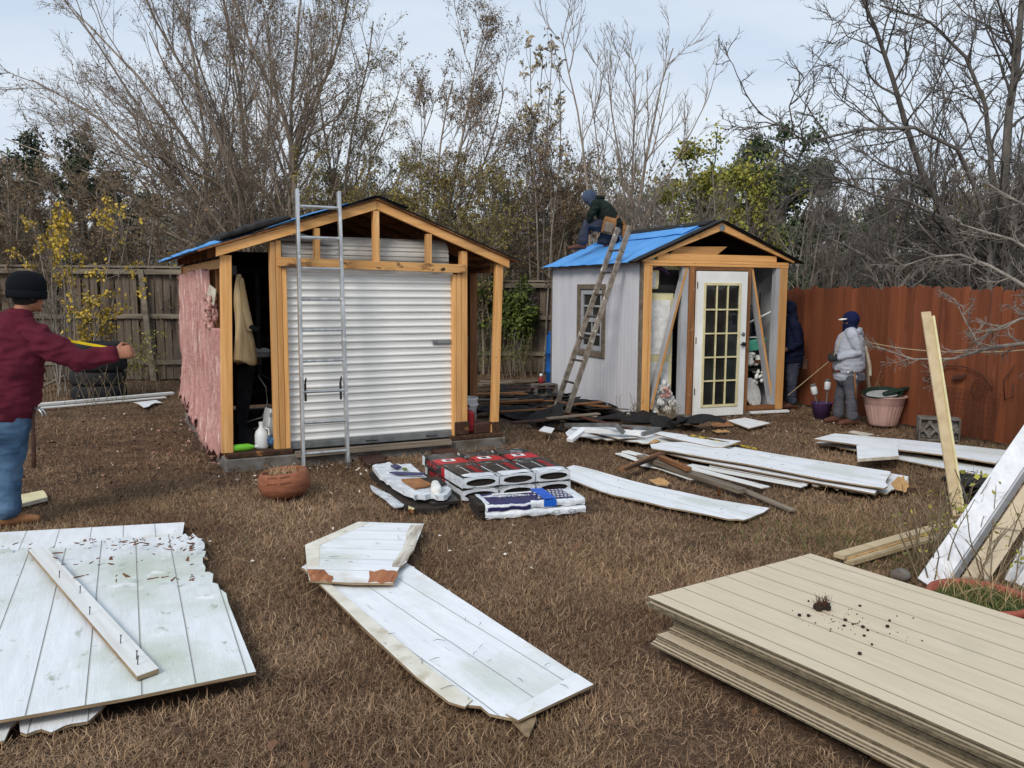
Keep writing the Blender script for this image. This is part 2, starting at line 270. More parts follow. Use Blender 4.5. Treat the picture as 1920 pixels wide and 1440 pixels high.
# ------------------------------------------------------------------ mesh building
ROOTM = {}
def props(o, label=None, cat=None, group=None, kind=None):
    if label: o['label'] = label
    if cat: o['category'] = cat
    if group: o['group'] = group
    if kind: o['kind'] = kind
    return o
def thing(name, label, cat, loc=(0, 0, 0), rotz=0., group=None):
    o = bpy.data.objects.new(name, None); COL.objects.link(o); o.empty_display_size = .1
    o.location = loc; o.rotation_euler = (0, 0, rotz); props(o, label, cat, group)
    ROOTM[o.name] = Matrix.Translation(loc) @ Matrix.Rotation(rotz, 4, 'Z')
    return o
class MB:
    """collects shapes, build() links them as one mesh object"""
    def __init__(s): s.v = []; s.f = []; s.m = []; s.mi = 0; s.sm = []; s.smooth = False
    def add(s, vs, fs):
        k = len(s.v); s.v += [tuple(v) for v in vs]
        for f in fs: s.f.append(tuple(i+k for i in f)); s.m.append(s.mi); s.sm.append(s.smooth)
        return s
    def box(s, a, b, c, d, e, f):   # x0 x1 y0 y1 z0 z1
        return s.add([(x, y, z) for z in (e, f) for y in (c, d) for x in (a, b)], [(0, 2, 3, 1), (4, 5, 7, 6), (0, 1, 5, 4), (2, 6, 7, 3), (0, 4, 6, 2), (1, 3, 7, 5)])
    def hexa(s, lo, hi):            # two matching quads
        return s.add(list(lo)+list(hi), [(3, 2, 1, 0), (4, 5, 6, 7), (0, 1, 5, 4), (1, 2, 6, 5), (2, 3, 7, 6), (3, 0, 4, 7)])
    def beam(s, p0, p1, w, h, up=(0, 0, 1)):   # w across, h along up
        p0, p1 = Vector(p0), Vector(p1); d = (p1-p0).normalized(); u = Vector(up); x = d.cross(u)
        if x.length < 1e-4: x = d.cross(Vector((1, 0, 0)))
        x.normalize(); u = x.cross(d)
        q = lambda p: [p-x*w/2-u*h/2, p+x*w/2-u*h/2, p+x*w/2+u*h/2, p-x*w/2+u*h/2]
        return s.hexa(q(p0), q(p1))
    def prism(s, poly, z0, z1, top_only_mat=None):
        n = len(poly); zs0 = z0 if hasattr(z0, '__len__') else [z0]*n; zs1 = z1 if hasattr(z1, '__len__') else [z1]*n
        vs = [(p[0], p[1], zs0[i]) for i, p in enumerate(poly)]+[(p[0], p[1], zs1[i]) for i, p in enumerate(poly)]
        area = sum(poly[i][0]*poly[(i+1) % n][1]-poly[(i+1) % n][0]*poly[i][1] for i in range(n))
        fl = [tuple(range(n))[::-1], tuple(range(n, 2*n))]+[(i, (i+1) % n, n+(i+1) % n, n+i) for i in range(n)]
        if area < 0: fl = [f[::-1] for f in fl]
        k = len(s.f); s.add(vs, fl)
        if top_only_mat is not None: s.m[k+1] = top_only_mat
        return s
    def tube(s, path, r, k=8, cap=True, flat=1.):
        path = [Vector(p) for p in path]; n = len(path); rs = r if hasattr(r, '__len__') else [r]*n
        ref = Vector((0, 0, 1)); d0 = (path[-1]-path[0])
        if d0.length < 1e-9: d0 = path[1]-path[0]
        if abs(d0.normalized().z) > .9: ref = Vector((1, 0, 0))
        vs = []
        for i, p in enumerate(path):
            t = (path[min(i+1, n-1)]-path[max(i-1, 0)]).normalized(); x = t.cross(ref); x.normalize(); y = x.cross(t)
            for j in range(k):
                a = 2*PI*j/k; vs.append(p+x*(rs[i]*math.cos(a))+y*(rs[i]*flat*math.sin(a)))
        fs = [(i*k+j, i*k+(j+1) % k, (i+1)*k+(j+1) % k, (i+1)*k+j) for i in range(n-1) for j in range(k)]
        if cap: fs += [tuple(range(k))[::-1], tuple(range((n-1)*k, n*k))]
        return s.add(vs, fs)
    def lathe(s, prof, c=(0, 0, 0), k=24, axis='z', rmod=None):
        c = Vector(c); vs = []
        for i, (r, z) in enumerate(prof):
            for j in range(k):
                a = 2*PI*j/k; rr = r*(rmod(i, a) if rmod else 1)
                p = (rr*math.cos(a), rr*math.sin(a), z)
                if axis == 'x': p = (z, rr*math.cos(a), rr*math.sin(a))
                if axis == 'y': p = (rr*math.cos(a), -z, rr*math.sin(a)) if False else (rr*math.sin(a), z, rr*math.cos(a))
                vs.append(c+Vector(p))
        n = len(prof)
        fs = [(i*k+j, i*k+(j+1) % k, (i+1)*k+(j+1) % k, (i+1)*k+j) for i in range(n-1) for j in range(k)]
        if prof[0][0] > 1e-5: fs.append(tuple(range(k))[::-1])
        if prof[-1][0] > 1e-5: fs.append(tuple(range((n-1)*k, n*k)))
        return s.add(vs, fs)
    def ball(s, c, r, k=14, rot=None):
        c = Vector(c); r = Vector((r, r, r)) if not hasattr(r, '__len__') else Vector(r); vs = []; n = k//2
        for i in range(n+1):
            t = PI*i/n
            for j in range(k):
                a = 2*PI*j/k; p = Vector((r.x*math.sin(t)*math.cos(a), r.y*math.sin(t)*math.sin(a), -r.z*math.cos(t)))
                vs.append(c+(rot @ p if rot else p))
        return s.add(vs, [(i*k+j, i*k+(j+1) % k, (i+1)*k+(j+1) % k, (i+1)*k+j) for i in range(n) for j in range(k)])
    def chain(s, secs, side, k=14):
        """closed limb through sections (centre, half-width along side, half-depth): rings plus rounded ends"""
        C = [Vector(c[0]) for c in secs]; side = Vector(side); n = len(C); vs = []; rings = []
        def frame(i):
            t = (C[min(i+1, n-1)]-C[max(i-1, 0)]).normalized(); x = side-t*side.dot(t)
            if x.length < 1e-3: x = t.orthogonal()
            x.normalize(); return t, x, t.cross(x)
        def ring(c, x, y, a, b): rings.append([c+x*a*math.cos(2*PI*j/k)+y*b*math.sin(2*PI*j/k) for j in range(k)])
        t, x, y = frame(0); a, b = secs[0][1:]; m_ = min(a, b)
        for q in (80, 50, 22): q = math.radians(q); ring(C[0]-t*m_*math.sin(q)*.8, x, y, a*math.cos(q), b*math.cos(q))
        for i in range(n): t, x, y = frame(i); ring(C[i], x, y, secs[i][1], secs[i][2])
        a, b = secs[-1][1:]; m_ = min(a, b)
        for q in (22, 50, 80): q = math.radians(q); ring(C[-1]+t*m_*math.sin(q)*.8, x, y, a*math.cos(q), b*math.cos(q))
        vs = [p for r_ in rings for p in r_]; N = len(rings)
        fs = [(i*k+j, i*k+(j+1) % k, (i+1)*k+(j+1) % k, (i+1)*k+j) for i in range(N-1) for j in range(k)]
        fs += [tuple(range(k))[::-1], tuple(range((N-1)*k, N*k))]
        return s.add(vs, fs)
    def build(s, name, mats, parent=None, smooth=False, world=False, matrix=None, label=None, bevel=0.):
        me = bpy.data.meshes.new(name); V = s.v
        if world and parent is not None:
            inv = ROOTM[parent.name].inverted(); V = [tuple(inv @ Vector(v)) for v in V]
        me.from_pydata(V, [], s.f); mats = mats if isinstance(mats, (list, tuple)) else [mats]
        for m_ in mats: me.materials.append(M[m_])
        for i, p in enumerate(me.polygons): p.material_index = s.m[i]; p.use_smooth = smooth or s.sm[i]
        me.validate(); o = bpy.data.objects.new(name, me); COL.objects.link(o)
        if bevel:
            bv = o.modifiers.new('bevel', 'BEVEL'); bv.width = bevel; bv.segments = 1; bv.limit_method = 'ANGLE'
        if parent is not None: o.parent = parent
        if matrix is not None: o.matrix_basis = matrix
        if label: o['label'] = label
        return o
def np_mesh(name, V, faces, mats, fmat=None, tint=None, smooth=False, parent=None):
    """faces: list of int arrays (n,k)"""
    me = bpy.data.meshes.new(name); V = np.asarray(V, dtype=np.float32)
    me.vertices.add(len(V)); me.vertices.foreach_set('co', V.ravel())
    li = np.concatenate([f.ravel() for f in faces]).astype(np.int32); tot = np.concatenate([np.full(len(f), f.shape[1]) for f in faces]).astype(np.int32)
    st = np.concatenate([[0], np.cumsum(tot)[:-1]]).astype(np.int32)
    me.loops.add(len(li)); me.loops.foreach_set('vertex_index', li)
    me.polygons.add(len(tot)); me.polygons.foreach_set('loop_start', st)
    if fmat is not None: me.polygons.foreach_set('material_index', np.asarray(fmat, dtype=np.int32))
    if smooth: me.polygons.foreach_set('use_smooth', np.ones(len(tot), dtype=bool))
    for m_ in (mats if isinstance(mats, (list, tuple)) else [mats]): me.materials.append(M[m_])
    me.update(calc_edges=True)
    if tint is not None:
        a = me.attributes.new('tint', 'FLOAT', 'FACE'); a.data.foreach_set('value', np.asarray(tint, dtype=np.float32))
    o = bpy.data.objects.new(name, me); COL.objects.link(o)
    if parent is not None: o.parent = parent
    return o
EXC = []      # ground polygons on which no grass grows
def exc(poly): EXC.append(np.array([(p[0], p[1]) for p in poly]))
def one(mb, name, mats, label, cat, group=None, **k): return props(mb.build(name, mats, **k), label, cat, group)

# ------------------------------------------------------------------ ground
def build_ground():
    n = 90; xs = np.r_[-400, -120, -40, np.linspace(-14, 14, n), 40, 120, 400]; ys = np.r_[-300, -60, -12, np.linspace(-4, 24, n), 50, 140, 500]
    X, Y = np.meshgrid(xs, ys); Z = np.zeros_like(X)
    for i in range(X.shape[0]):
        for j in range(X.shape[1]):
            if abs(X[i, j]) < 14.5 and -4.5 < Y[i, j] < 24.5: Z[i, j] = .022*mnoise.noise((X[i, j]*.9, Y[i, j]*.9, 0))+.012*mnoise.noise((X[i, j]*3, Y[i, j]*3, 5))-.022
            else: Z[i, j] = -.03
    R, C_ = X.shape; idx = np.arange(R*C_).reshape(R, C_)
    F = np.stack([idx[:-1, :-1], idx[:-1, 1:], idx[1:, 1:], idx[1:, :-1]], -1).reshape(-1, 4)
    o = np_mesh('ground', np.stack([X, Y, Z], -1).reshape(-1, 3), [F], 'ground_soil', smooth=True); props(o, kind='structure')
mat('ground_soil', (98, 78, 63), (70, 55, 45), .95, 3.2, None, .35, .65, .02, 26, shift=False, spec=.1,
    spots=(((132, 108, 84), 30, .56, .1), ((48, 39, 33), 1.1, .56, .16), ((150, 126, 98), 80, .62, .06)))
build_ground()
# ------------------------------------------------------------------ the garage shed with its roll-up door (left)
L_LOC, L_TH, L_W, L_D = (-2.69, 7.844, 0), .472, 2.87, 3.5
shedL = thing('garage_shed', 'larger open framed shed with a white roll-up door and pink insulation', 'shed', L_LOC, L_TH)
def Lw(a, b, z): return ROOTM[shedL.name] @ Vector((a, b, z))
def part(mb, name, m, parent, **k): return mb.build(name, m, parent, **k)
def bx(name, m, parent, *b, **k): return MB().box(*b).build(name, m, parent, **k)
def roofz(a):      # top of the rafters
    return 2.10+(a+.03)*.325 if a < 1.48 else 2.59-(a-1.48)*.372
exc([Lw(-.12, -.1, 0), Lw(3.0, -.1, 0), Lw(3.0, 3.6, 0), Lw(-.12, 3.6, 0)])
mb = MB().box(-.035, 2.93, -.04, 3.5, -.05, .10); part(mb, 'slab', 'concrete', shedL, bevel=.012)
bx('sill_plate', 'rotten_wood', shedL, -.02, .60, -.035, .09, .10, .155, bevel=.01); bx('sill_plate', 'rotten_wood', shedL, 2.28, 2.90, -.03, .09, .10, .15, bevel=.01)
bx('sill_plate', 'old_pine_y', shedL, -.02, .07, .093, 3.45, .10, .15); bx('sill_plate', 'old_pine_y', shedL, 2.81, 2.90, .093, 3.45, .10, .15)
bx('threshold', 'grey_wood_x', shedL, .62, 2.26, -.09, .0, .075, .125)
# front posts and studs
mb = MB().beam((-.005, .04, .155), (.035, .04, roofz(.03)-.10), .10, .075, (0, 1, 0)); part(mb, 'corner_post', 'pine_z', shedL, bevel=.004)
mb = MB(); mb.beam((2.815, .03, .15), (2.865, .03, roofz(2.86)-.09), .085, .06, (0, 1, 0)); mb.box(2.80, 2.812, -.005, .06, .152, .34)
part(mb, 'corner_post', 'pine_z', shedL, bevel=.004, label='pale corner post with a rotten foot')
mb = MB().box(2.775, 2.86, -.008, .066, .151, .27); part(mb, 'rotten_foot', 'rotten_wood', bpy.data.objects['corner_post.001'])
for a0, a1, z1 in ((.435, .483, roofz(.44)-.1), (.487, .538, roofz(.49)-.1), (.542, .585, 1.905)):
    bx('door_stud', 'pine_z', shedL, a0, a1, -.002*(a0 > .48), .09, .155, z1, bevel=.003)
for a0, a1, z1 in ((2.315, 2.352, 1.875), (2.356, 2.41, 1.875), (2.414, 2.482, roofz(2.48)-.1)):
    bx('door_stud', 'pine_z', shedL, a0, a1, .0, .09, .15, z1, bevel=.003)
mb = MB().box(2.33, 2.50, -.012, .06, .152, .30); part(mb, 'rotten_foot', 'rotten_wood', shedL, bevel=.01)
hd = part(MB().hexa([(.50, -.045, 1.925), (2.445, -.045, 1.885), (2.445, -.004, 1.885), (.50, -.004, 1.925)], [(.50, -.045, 2.01), (2.445, -.045, 1.975), (2.445, -.004, 1.975), (.50, -.004, 2.01)]), 'door_header', 'header_wood', shedL, bevel=.003)
for a0, a1, dz in ((.85, .905, 0), (1.445, 1.505, 0), (2.01, 2.065, 0)):
    bx('gable_stud', 'pine_z', shedL, a0, a1, -.04, .035, 2.0-.02*(a0-.5)+.006, roofz(a0 if a0 < 1.4 else a1)-.092, bevel=.003)
# rafters
def rafter(b, m, full=True):
    for a0, a1 in ((-.06, 1.478), (1.482, 2.96)):
        mb = MB(); z = lambda a: roofz(min(a, 1.4799) if a0 < 1 else max(a, 1.4801))
        mb.hexa([(a0, b, z(a0)-.09), (a1, b, z(a1)-.09), (a1, b+.04, z(a1)-.09), (a0, b+.04, z(a0)-.09)], [(a0, b, z(a0)), (a1, b, z(a1)), (a1, b+.04, z(a1)), (a0, b+.04, z(a0))])
        part(mb, 'rafter', m, shedL, bevel=.003)
rafter(-.045, 'pine_x')
for k in range(1, 7): rafter(-.04+.58*k, 'old_pine_x')
for nm, a0, a1, m_ in (('top_plate', .0, .09, 'pine_y'), ('top_plate', 2.80, 2.89, 'old_pine_y')):
    bx(nm, m_, shedL, a0, a1, .1, 3.45, 1.90, 1.99, bevel=.003)
# roof
mb = MB()
for s_ in (0, 1):
    a0, a1 = ((-.2, 1.48), (1.48, 3.05))[s_]; z0, z1 = (roofz(-.2)+.004, 2.594) if not s_ else (2.594, roofz(3.05)+.004)
    mb.hexa([(a0, -.075, z0), (a1, -.075, z1), (a1, 3.55, z1), (a0, 3.55, z0)], [(a0, -.075, z0+.018), (a1, -.075, z1+.018), (a1, 3.55, z1+.018), (a0, 3.55, z0+.018)])
part(mb, 'roof_deck', ['old_pine_y'], shedL)
def drape(name, m, parent, fz, a0, a1, b0, b1, off, amp, na, nb, seed, ragged=0., sc=2.2):
    """a crumpled sheet lying on a surface z = fz(a): top and underside"""
    vs = []; q = random.Random(seed)
    for top in (1, 0):
        for i in range(na+1):
            for j in range(nb+1):
                u, v = i/na, j/nb; a = a0+(a1-a0)*u; b = b0+(b1-b0)*v
                n_ = mnoise.noise((a*sc+seed, b*sc, seed*1.7)); e = ragged*mnoise.noise((a*5+seed, b*5, 3))
                if i in (0, na): a += e
                if j in (0, nb): b += e
                vs.append((a, b, fz(a)+off+amp*(abs(n_)+.35*abs(mnoise.noise((a*7, b*7, seed)))) if top else fz(a)+off-.006))
    N = (na+1)*(nb+1); fs = []
    for i in range(na):
        for j in range(nb):
            k = i*(nb+1)+j; q4 = (k, k+nb+1, k+nb+2, k+1); fs += [q4, tuple(x+N for x in q4[::-1])]
    ed = [i*(nb+1) for i in range(na+1)]+[na*(nb+1)+j for j in range(1, nb+1)]+[i*(nb+1)+nb for i in range(na-1, -1, -1)]+[j for j in range(nb-1, 0, -1)]
    for i in range(len(ed)): p, r = ed[i], ed[(i+1) % len(ed)]; fs.append((r, p, p+N, r+N))
    mb = MB().add(vs, fs); return mb.build(name, m, parent, smooth=True)
fz = lambda a: roofz(a)+.026
drape('roofing_felt', 'felt', shedL, fz, .25, 1.47, -.085, 3.5, .0, .012, 20, 40, 4, .02)
drape('roofing_felt', 'felt', shedL, fz, 1.49, 3.06, -.09, 3.55, .0, .01, 20, 40, 5, .02)
drape('underlayment', 'blue_underlay', shedL, fz, -.26, .3, .12, 3.6, .0, .06, 12, 44, 6, .03)
drape('underlayment', 'blue_underlay', shedL, fz, .72, 1.2, .0, 1.6, .026, .02, 14, 20, 8, .05)
drape('felt_fold', 'felt', shedL, fz, -.02, .62, -.06, 1.8, .03, .13, 18, 30, 9, .05, 1.6)
drape('ridge_felt', 'felt', shedL, lambda a: 2.615-.33*abs(a-1.48), 1.2, 1.8, -.09, 3.5, .022, .012, 12, 30, 10, .015)
# roll-up door
def rib(u):          # one slat: a broad bulge and a narrow recess
    return -.004 if u < .07 else .015*max(0, math.sin(PI*(u-.07)/.45))**.7 if u < .52 else .0+.003*(u > .9)
z0, z1, pitch = .20, 1.93, .0745; mb = MB(); vs = []; prof = []
z = z0
while z < z1: prof.append((z, rib(((z-z0)/pitch) % 1))); z += pitch/12
for z, d in prof: vs += [(.55, .06-d, z), (2.34, .06-d, z)]
fs = [(2*i, 2*i+1, 2*i+3, 2*i+2) for i in range(len(prof)-1)]
n = len(vs); vs += [(x, y+.02, z) for x, y, z in [(v[0], .06, v[2]) for v in vs]]; fs += [tuple(q+n for q in f[::-1]) for f in fs]
rd = part(MB().add(vs, fs), 'roll_door', 'roll_door', shedL, smooth=False)
bb = bx('bottom_bar', 'grey_metal', rd, .55, 2.33, .035, .075, .135, .199, bevel=.004)
for a in (1.42, 2.08):
    mb = MB().tube([(a-.06, .036, .165), (a-.055, .012, .17), (a+.055, .012, .165), (a+.06, .036, .165)], .006, 6); part(mb, 'lift_handle', 'steel_dark', rd)
mb = MB().box(2.10, 2.30, .035, .043, 1.135, 1.185).box(2.15, 2.29, .026, .034, 1.15, 1.17).tube([(2.13, .034, 1.16), (2.13, .02, 1.16)], .012, 8); part(mb, 'door_latch', 'grey_metal', rd)
for a0, a1 in ((.586, .612), (2.29, 2.314)): bx('door_track', 'grey_metal', shedL, a0, a1, .095, .15, .14, 2.0)
prof = [(.19+.006*math.cos(i*2.1), 2.1) for i in range(3)]
mb = MB(); seg = 120; vs = []
for j in range(seg):
    t = 2*PI*j/seg; r = .165+.011*(1 if (j*22/seg) % 1 < .7 else -.3)
    for a in (.56, 2.30): vs.append((a, .25-r*math.sin(t), 2.06+r*math.cos(t)))
mb.add(vs, [(2*j, 2*j+1, (2*j+3) % (2*seg), (2*j+2) % (2*seg)) for j in range(seg)]+[tuple(2*j for j in range(seg)), tuple(2*j+1 for j in range(seg))[::-1]])
part(mb, 'door_coil', 'dirty_metal', shedL)
# walls that still stand: back, right side; the left wall carries the batts
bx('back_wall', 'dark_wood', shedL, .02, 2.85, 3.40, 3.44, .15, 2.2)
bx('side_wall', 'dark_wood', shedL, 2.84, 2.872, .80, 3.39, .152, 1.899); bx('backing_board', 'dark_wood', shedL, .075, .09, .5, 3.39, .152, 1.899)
for b in (.66,): bx('wall_stud', 'old_pine_z', shedL, 2.80, 2.888, b-.02, b+.06, .152, 1.898, bevel=.003)
for b in (.44, .95, 1.5, 2.1, 2.7, 3.3): bx('wall_stud', 'old_pine_z', shedL, .0, .073, b, b+.045, .152, 1.898, bevel=.003)
bx('rear_post', 'pine_z', shedL, -.02, .06, 3.4, 3.49, .152, 2.0)
for b in np.arange(.5, 3.4, .55): bx('gap_shade', 'dark_wood', shedL, .03, .07, b+.02, b+.5, 1.992, 2.09)  # dark boards stand in for the shade in the gaps between rafter tails
def batt(b0, b1, z0, z1, seed, thick=.10):
    nb, nz = 22, 80; vs = []
    for j in range(nz+1):
        for i in range(nb+1):
            u, v = i/nb, j/nz; b = b0+(b1-b0)*u; z = z0+(z1-z0)*v
            n1 = mnoise.fractal((b*3.4+seed, z*.7, seed), .9, 2.1, 4); n2 = mnoise.noise((b*15, z*1.2, seed*3)); n3 = mnoise.fractal((b*17, z*5, seed), .7, 2, 4)
            ed = min(1, 6*min(u, 1-u)+.12)
            a = -.005-thick*ed*(.66+.30*n1+.40*n2)-.009*n3-.055*max(0, 1-v*3.2)*ed
            if i in (0, nb): b += .045*n1+.02*n3
            if j == 0: z += .16*n2+.09*n3
            if j == nz: z += .03*n2
            vs.append((a, b, z))
    fs = [(j*(nb+1)+i, (j+1)*(nb+1)+i, (j+1)*(nb+1)+i+1, j*(nb+1)+i+1) for j in range(nz) for i in range(nb)]
    N = len(vs); vs += [(.0, v[1], v[2]) for v in vs]
    ed = [i for i in range(nb+1)]+[j*(nb+1)+nb for j in range(1, nz+1)]+[nz*(nb+1)+i for i in range(nb-1, -1, -1)]+[j*(nb+1) for j in range(nz-1, 0, -1)]
    fs += [(ed[i], ed[(i+1) % len(ed)], ed[(i+1) % len(ed)]+N, ed[i]+N) for i in range(len(ed))]
    return MB().add(vs, fs).build('insulation_batt', 'insulation', shedL, smooth=True)
batt(.93, 1.62, .12, 1.90, 2.3); batt(1.6, 2.38, .2, 1.90, 5.1); batt(2.36, 3.36, .32, 1.88, 8.7, .09); batt(.16, .96, .10, 1.32, 11.9, .085)
# torn tuft and a scrap of facing at the top of the nearest batt
mb = MB(); q = random.Random(5)
for k in range(60): mb.ball((-.02-q.random()*.07, .36+q.random()*.34, 1.26+q.random()*.36), (q.uniform(.012, .035), q.uniform(.02, .07), q.uniform(.012, .04)), 8, Matrix.Rotation(q.random()*3, 3, 'X'))
part(mb, 'torn_tuft', 'insulation', shedL, smooth=True)
BATTS = [o for o in shedL.children if o.name.startswith(('insulation_batt', 'torn_tuft'))]
part(MB().add([(-.05, .3, 1.55), (-.09, .52, 1.60), (-.07, .42, 1.75), (-.03, .26, 1.70), (-.045, .3, 1.55), (-.085, .52, 1.60), (-.065, .42, 1.75), (-.025, .26, 1.70)], [(0, 1, 2, 3), (7, 6, 5, 4), (0, 4, 5, 1), (1, 5, 6, 2), (2, 6, 7, 3), (3, 7, 4, 0)]), 'facing_scrap', 'siding_back', shedL)
# what is kept inside, seen through the gap left of the roll-up door
def inL(name, label, cat, a, b, z, rz=0): 
    p = Lw(a, b, z); return thing(name, label, cat, tuple(p), L_TH+rz)
ov = inL('coverall', 'tan coverall hanging inside the garage shed beside the corner post', 'coverall', (.19), .30, 1.9)
mb = MB(); nz, k = 26, 20; vs = []
for j in range(nz+1):
    v = j/nz; z = -.05-.86*v; w_ = .02+.062*min(1, v*1.5)+.012*math.sin(v*8); d_ = .02+.04*min(1, v*2)
    for i in range(k):
        t = 2*PI*i/k; f_ = 1+.24*math.sin(3*t+v*3)*min(1, v*3)+.13*math.sin(7*t+2+v*2)
        vs.append((w_*f_*math.cos(t)+.03*v, d_*f_*math.sin(t), z+.03*math.sin(2*t)*(j == nz)))
mb.add(vs, [(j*k+i, j*k+(i+1) % k, (j+1)*k+(i+1) % k, (j+1)*k+i) for j in range(nz) for i in range(k)]+[tuple(range(nz*k, nz*k+k))]); part(mb, 'body_cloth', 'tan_cloth', ov, smooth=True)
part(MB().chain([((.02, -.04, -.1), .02, .02), ((.05, -.055, -.4), .036, .03), ((.085, -.06, -.58), .034, .03)], (1, 0, 0), 12), 'sleeve', 'tan_cloth', ov, smooth=True)
part(MB().chain([((.085, -.06, -.56), .036, .034), ((.15, -.065, -.59), .034, .03)], (0, 1, 0), 10), 'cuff', 'dark_cloth', ov, smooth=True)
part(MB().box(-.07, -.02, -.02, .02, -.06, .03).tube([(-.05, 0, -.02), (.33, .2, -.06)], .004, 6).tube([(-.05, 0, .0), (.33, .22, .0)], .004, 6), 'hanger', 'steel_dark', ov)
t = inL('storage_shelf', 'dark shelf deep inside the garage shed holding boxes', 'shelf', .28, 1.2, .1); 
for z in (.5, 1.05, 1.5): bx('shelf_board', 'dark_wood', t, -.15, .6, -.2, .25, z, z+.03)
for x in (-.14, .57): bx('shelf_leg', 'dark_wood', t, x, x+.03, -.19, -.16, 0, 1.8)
t = inL('grey_case', 'flat grey plastic case on the shelf beside the hanging coverall', 'case', .30, .55, 1.02)
MB().box(-.02, .2, -.1, .1, .0, .045).build('lower_shell', 'grey_metal', t, bevel=.01); MB().box(-.02, .2, -.1, .1, .047, .085).build('upper_shell', 'grey_paint', t, bevel=.01)
t = inL('folded_chair', 'dark folded camp chair with looped steel frame inside the garage shed', 'chair', .2, .45, .155)
part(MB().hexa([(-.06, 0, 0), (.02, 0, 0), (.02, .05, 0), (-.06, .05, 0)], [(-.02, .08, .75), (.16, .05, .78), (.16, .09, .78), (-.02, .12, .75)]), 'backrest', 'dark_cloth', t)
part(MB().hexa([(-.05, -.06, .0), (.2, -.1, 0), (.2, .02, 0), (-.05, .0, 0)], [(-.04, -.02, .2), (.16, -.05, .12), (.16, .05, .13), (-.04, .05, .22)]), 'seat', 'dark_cloth', t)
part(MB().tube([(.05, .0, .22), (.2, -.02, .26), (.26, .0, .4), (.25, .02, .56), (.18, .04, .68), (.2, .05, .70), (.35, .1, .6)], .006, 6), 'frame_loop', 'grey_metal', t, smooth=True)
part(MB().tube([(.02, .02, .1), (.17, .02, .16), (.32, .05, .1)], .005, 6), 'frame_bar', 'grey_metal', t, smooth=True)
t = inL('plastic_jug', 'white plastic jug on the sill inside the garage shed', 'jug', .335, .14, .155)
part(MB().lathe([(.0, 0), (.06, 0), (.066, .015), (.066, .13), (.055, .17), (.028, .20), (.022, .215), (.022, .235)], k=20), 'jug_body', 'white_plastic', t, smooth=True)
part(MB().lathe([(.024, .236), (.024, .26), (.0, .26)], k=14), 'cap', 'white_plastic', t); part(MB().tube([(.03, -.03, .2), (.06, -.045, .19), (.065, -.045, .13)], .009, 6), 'handle', 'white_plastic', t)
t = inL('squeeze_bottle', 'lime green bottle lying on the sill of the garage shed', 'bottle', .13, .05, .19)
part(MB().lathe([(.0, -.1), (.03, -.1), (.035, -.08), (.035, .06), (.02, .1), (.014, .12)], k=16, axis='x'), 'bottle_body', 'lime_plastic', t, smooth=True); part(MB().lathe([(.016, .121), (.016, .15), (0, .15)], k=12, axis='x'), 'cap', 'white_plastic', t)
t = inL('small_box', 'white appliance box leaning against the studs inside the garage shed', 'box', .43, .25, .26, .2)
part(MB().hexa([(-.05, -.06, 0), (.04, -.06, -.02), (.04, .1, -.02), (-.05, .1, 0)], [(.0, -.06, .27), (.07, -.06, .25), (.07, .1, .25), (.0, .1, .27)]), 'box_body', 'white_plastic', t, bevel=.008); part(MB().box(-.02, .05, -.064, -.061, .19, .23), 'box_vent', 'grey_paint', t)
t = inL('blue_rag', 'crumpled blue rag beside the white jug', 'rag', .415, .1, .155); mb = MB(); q = random.Random(8)
for k in range(9): mb.ball((q.uniform(-.03, .02), q.uniform(-.03, .04), .03+q.random()*.08), (q.uniform(.02, .04), q.uniform(.02, .04), q.uniform(.02, .035)), 8)
props(mb.build('rag_cloth', 'blue_cloth', t, smooth=True))
t = inL('hanging_strap', 'dark ratchet strap hanging in the middle of the shed gap', 'strap', .40, .5, 1.1); part(MB().box(-.02, .02, -.004, .004, -.3, .8), 'webbing', 'dark_cloth', t); part(MB().box(-.025, .025, -.02, .012, -.16, -.07), 'buckle', 'steel_dark', t, bevel=.006)
t = inL('garden_spade', 'wooden handled tool standing in the right gap of the garage shed', 'tool', 2.58, .22, .15)
part(MB().tube([(-.03, .0, .02), (-.005, .04, .5), (.02, .06, 1.05)], [.016, .015, .016], 8), 'handle', 'grey_wood_z', t, smooth=True); part(MB().hexa([(-.07, -.02, 0), (.02, -.02, 0), (.02, -.01, 0), (-.07, -.01, 0)], [(-.06, .0, .22), (.01, .0, .22), (.01, .012, .22), (-.06, .012, .22)]), 'blade', 'rust', t)
t = inL('garden_rake', 'dark handled tool leaning behind the right door studs', 'tool', 2.53, .35, .15)
part(MB().tube([(.0, .0, .0), (-.01, .1, 1.5)], .014, 8), 'handle', 'dark_rung', t); part(MB().box(-.07, .07, -.02, .01, .0, .03), 'head', 'rust', t)
t = inL('bucket', 'white plastic bucket standing between the right door studs', 'bucket', 2.64, .38, .15)
part(MB().lathe([(0, 0), (.1, 0), (.125, .33), (.13, .34), (.13, .36), (.122, .36), (.095, .02)], k=24), 'pail', 'white_plastic', t, smooth=True); part(MB().lathe([(.131, .27), (.137, .272), (.137, .282), (.131, .284)], k=24), 'rim', 'white_plastic', t)
part(MB().tube([(-.13, -.0, .3), (-.06, -.13, .2), (.06, -.13, .18), (.13, 0, .3)], .004, 6), 'bail', 'steel_dark', t)
t = inL('fuel_can', 'red plastic fuel can beside the right door studs', 'can', 2.535, .12, .15)
part(MB().box(-.04, .07, -.07, .1, .0, .25), 'can_body', 'red_plastic', t, bevel=.03); part(MB().tube([(.0, -.03, .25), (.0, -.04, .30), (.02, .06, .30), (.02, .06, .25)], .012, 6), 'handle', 'red_plastic', t)
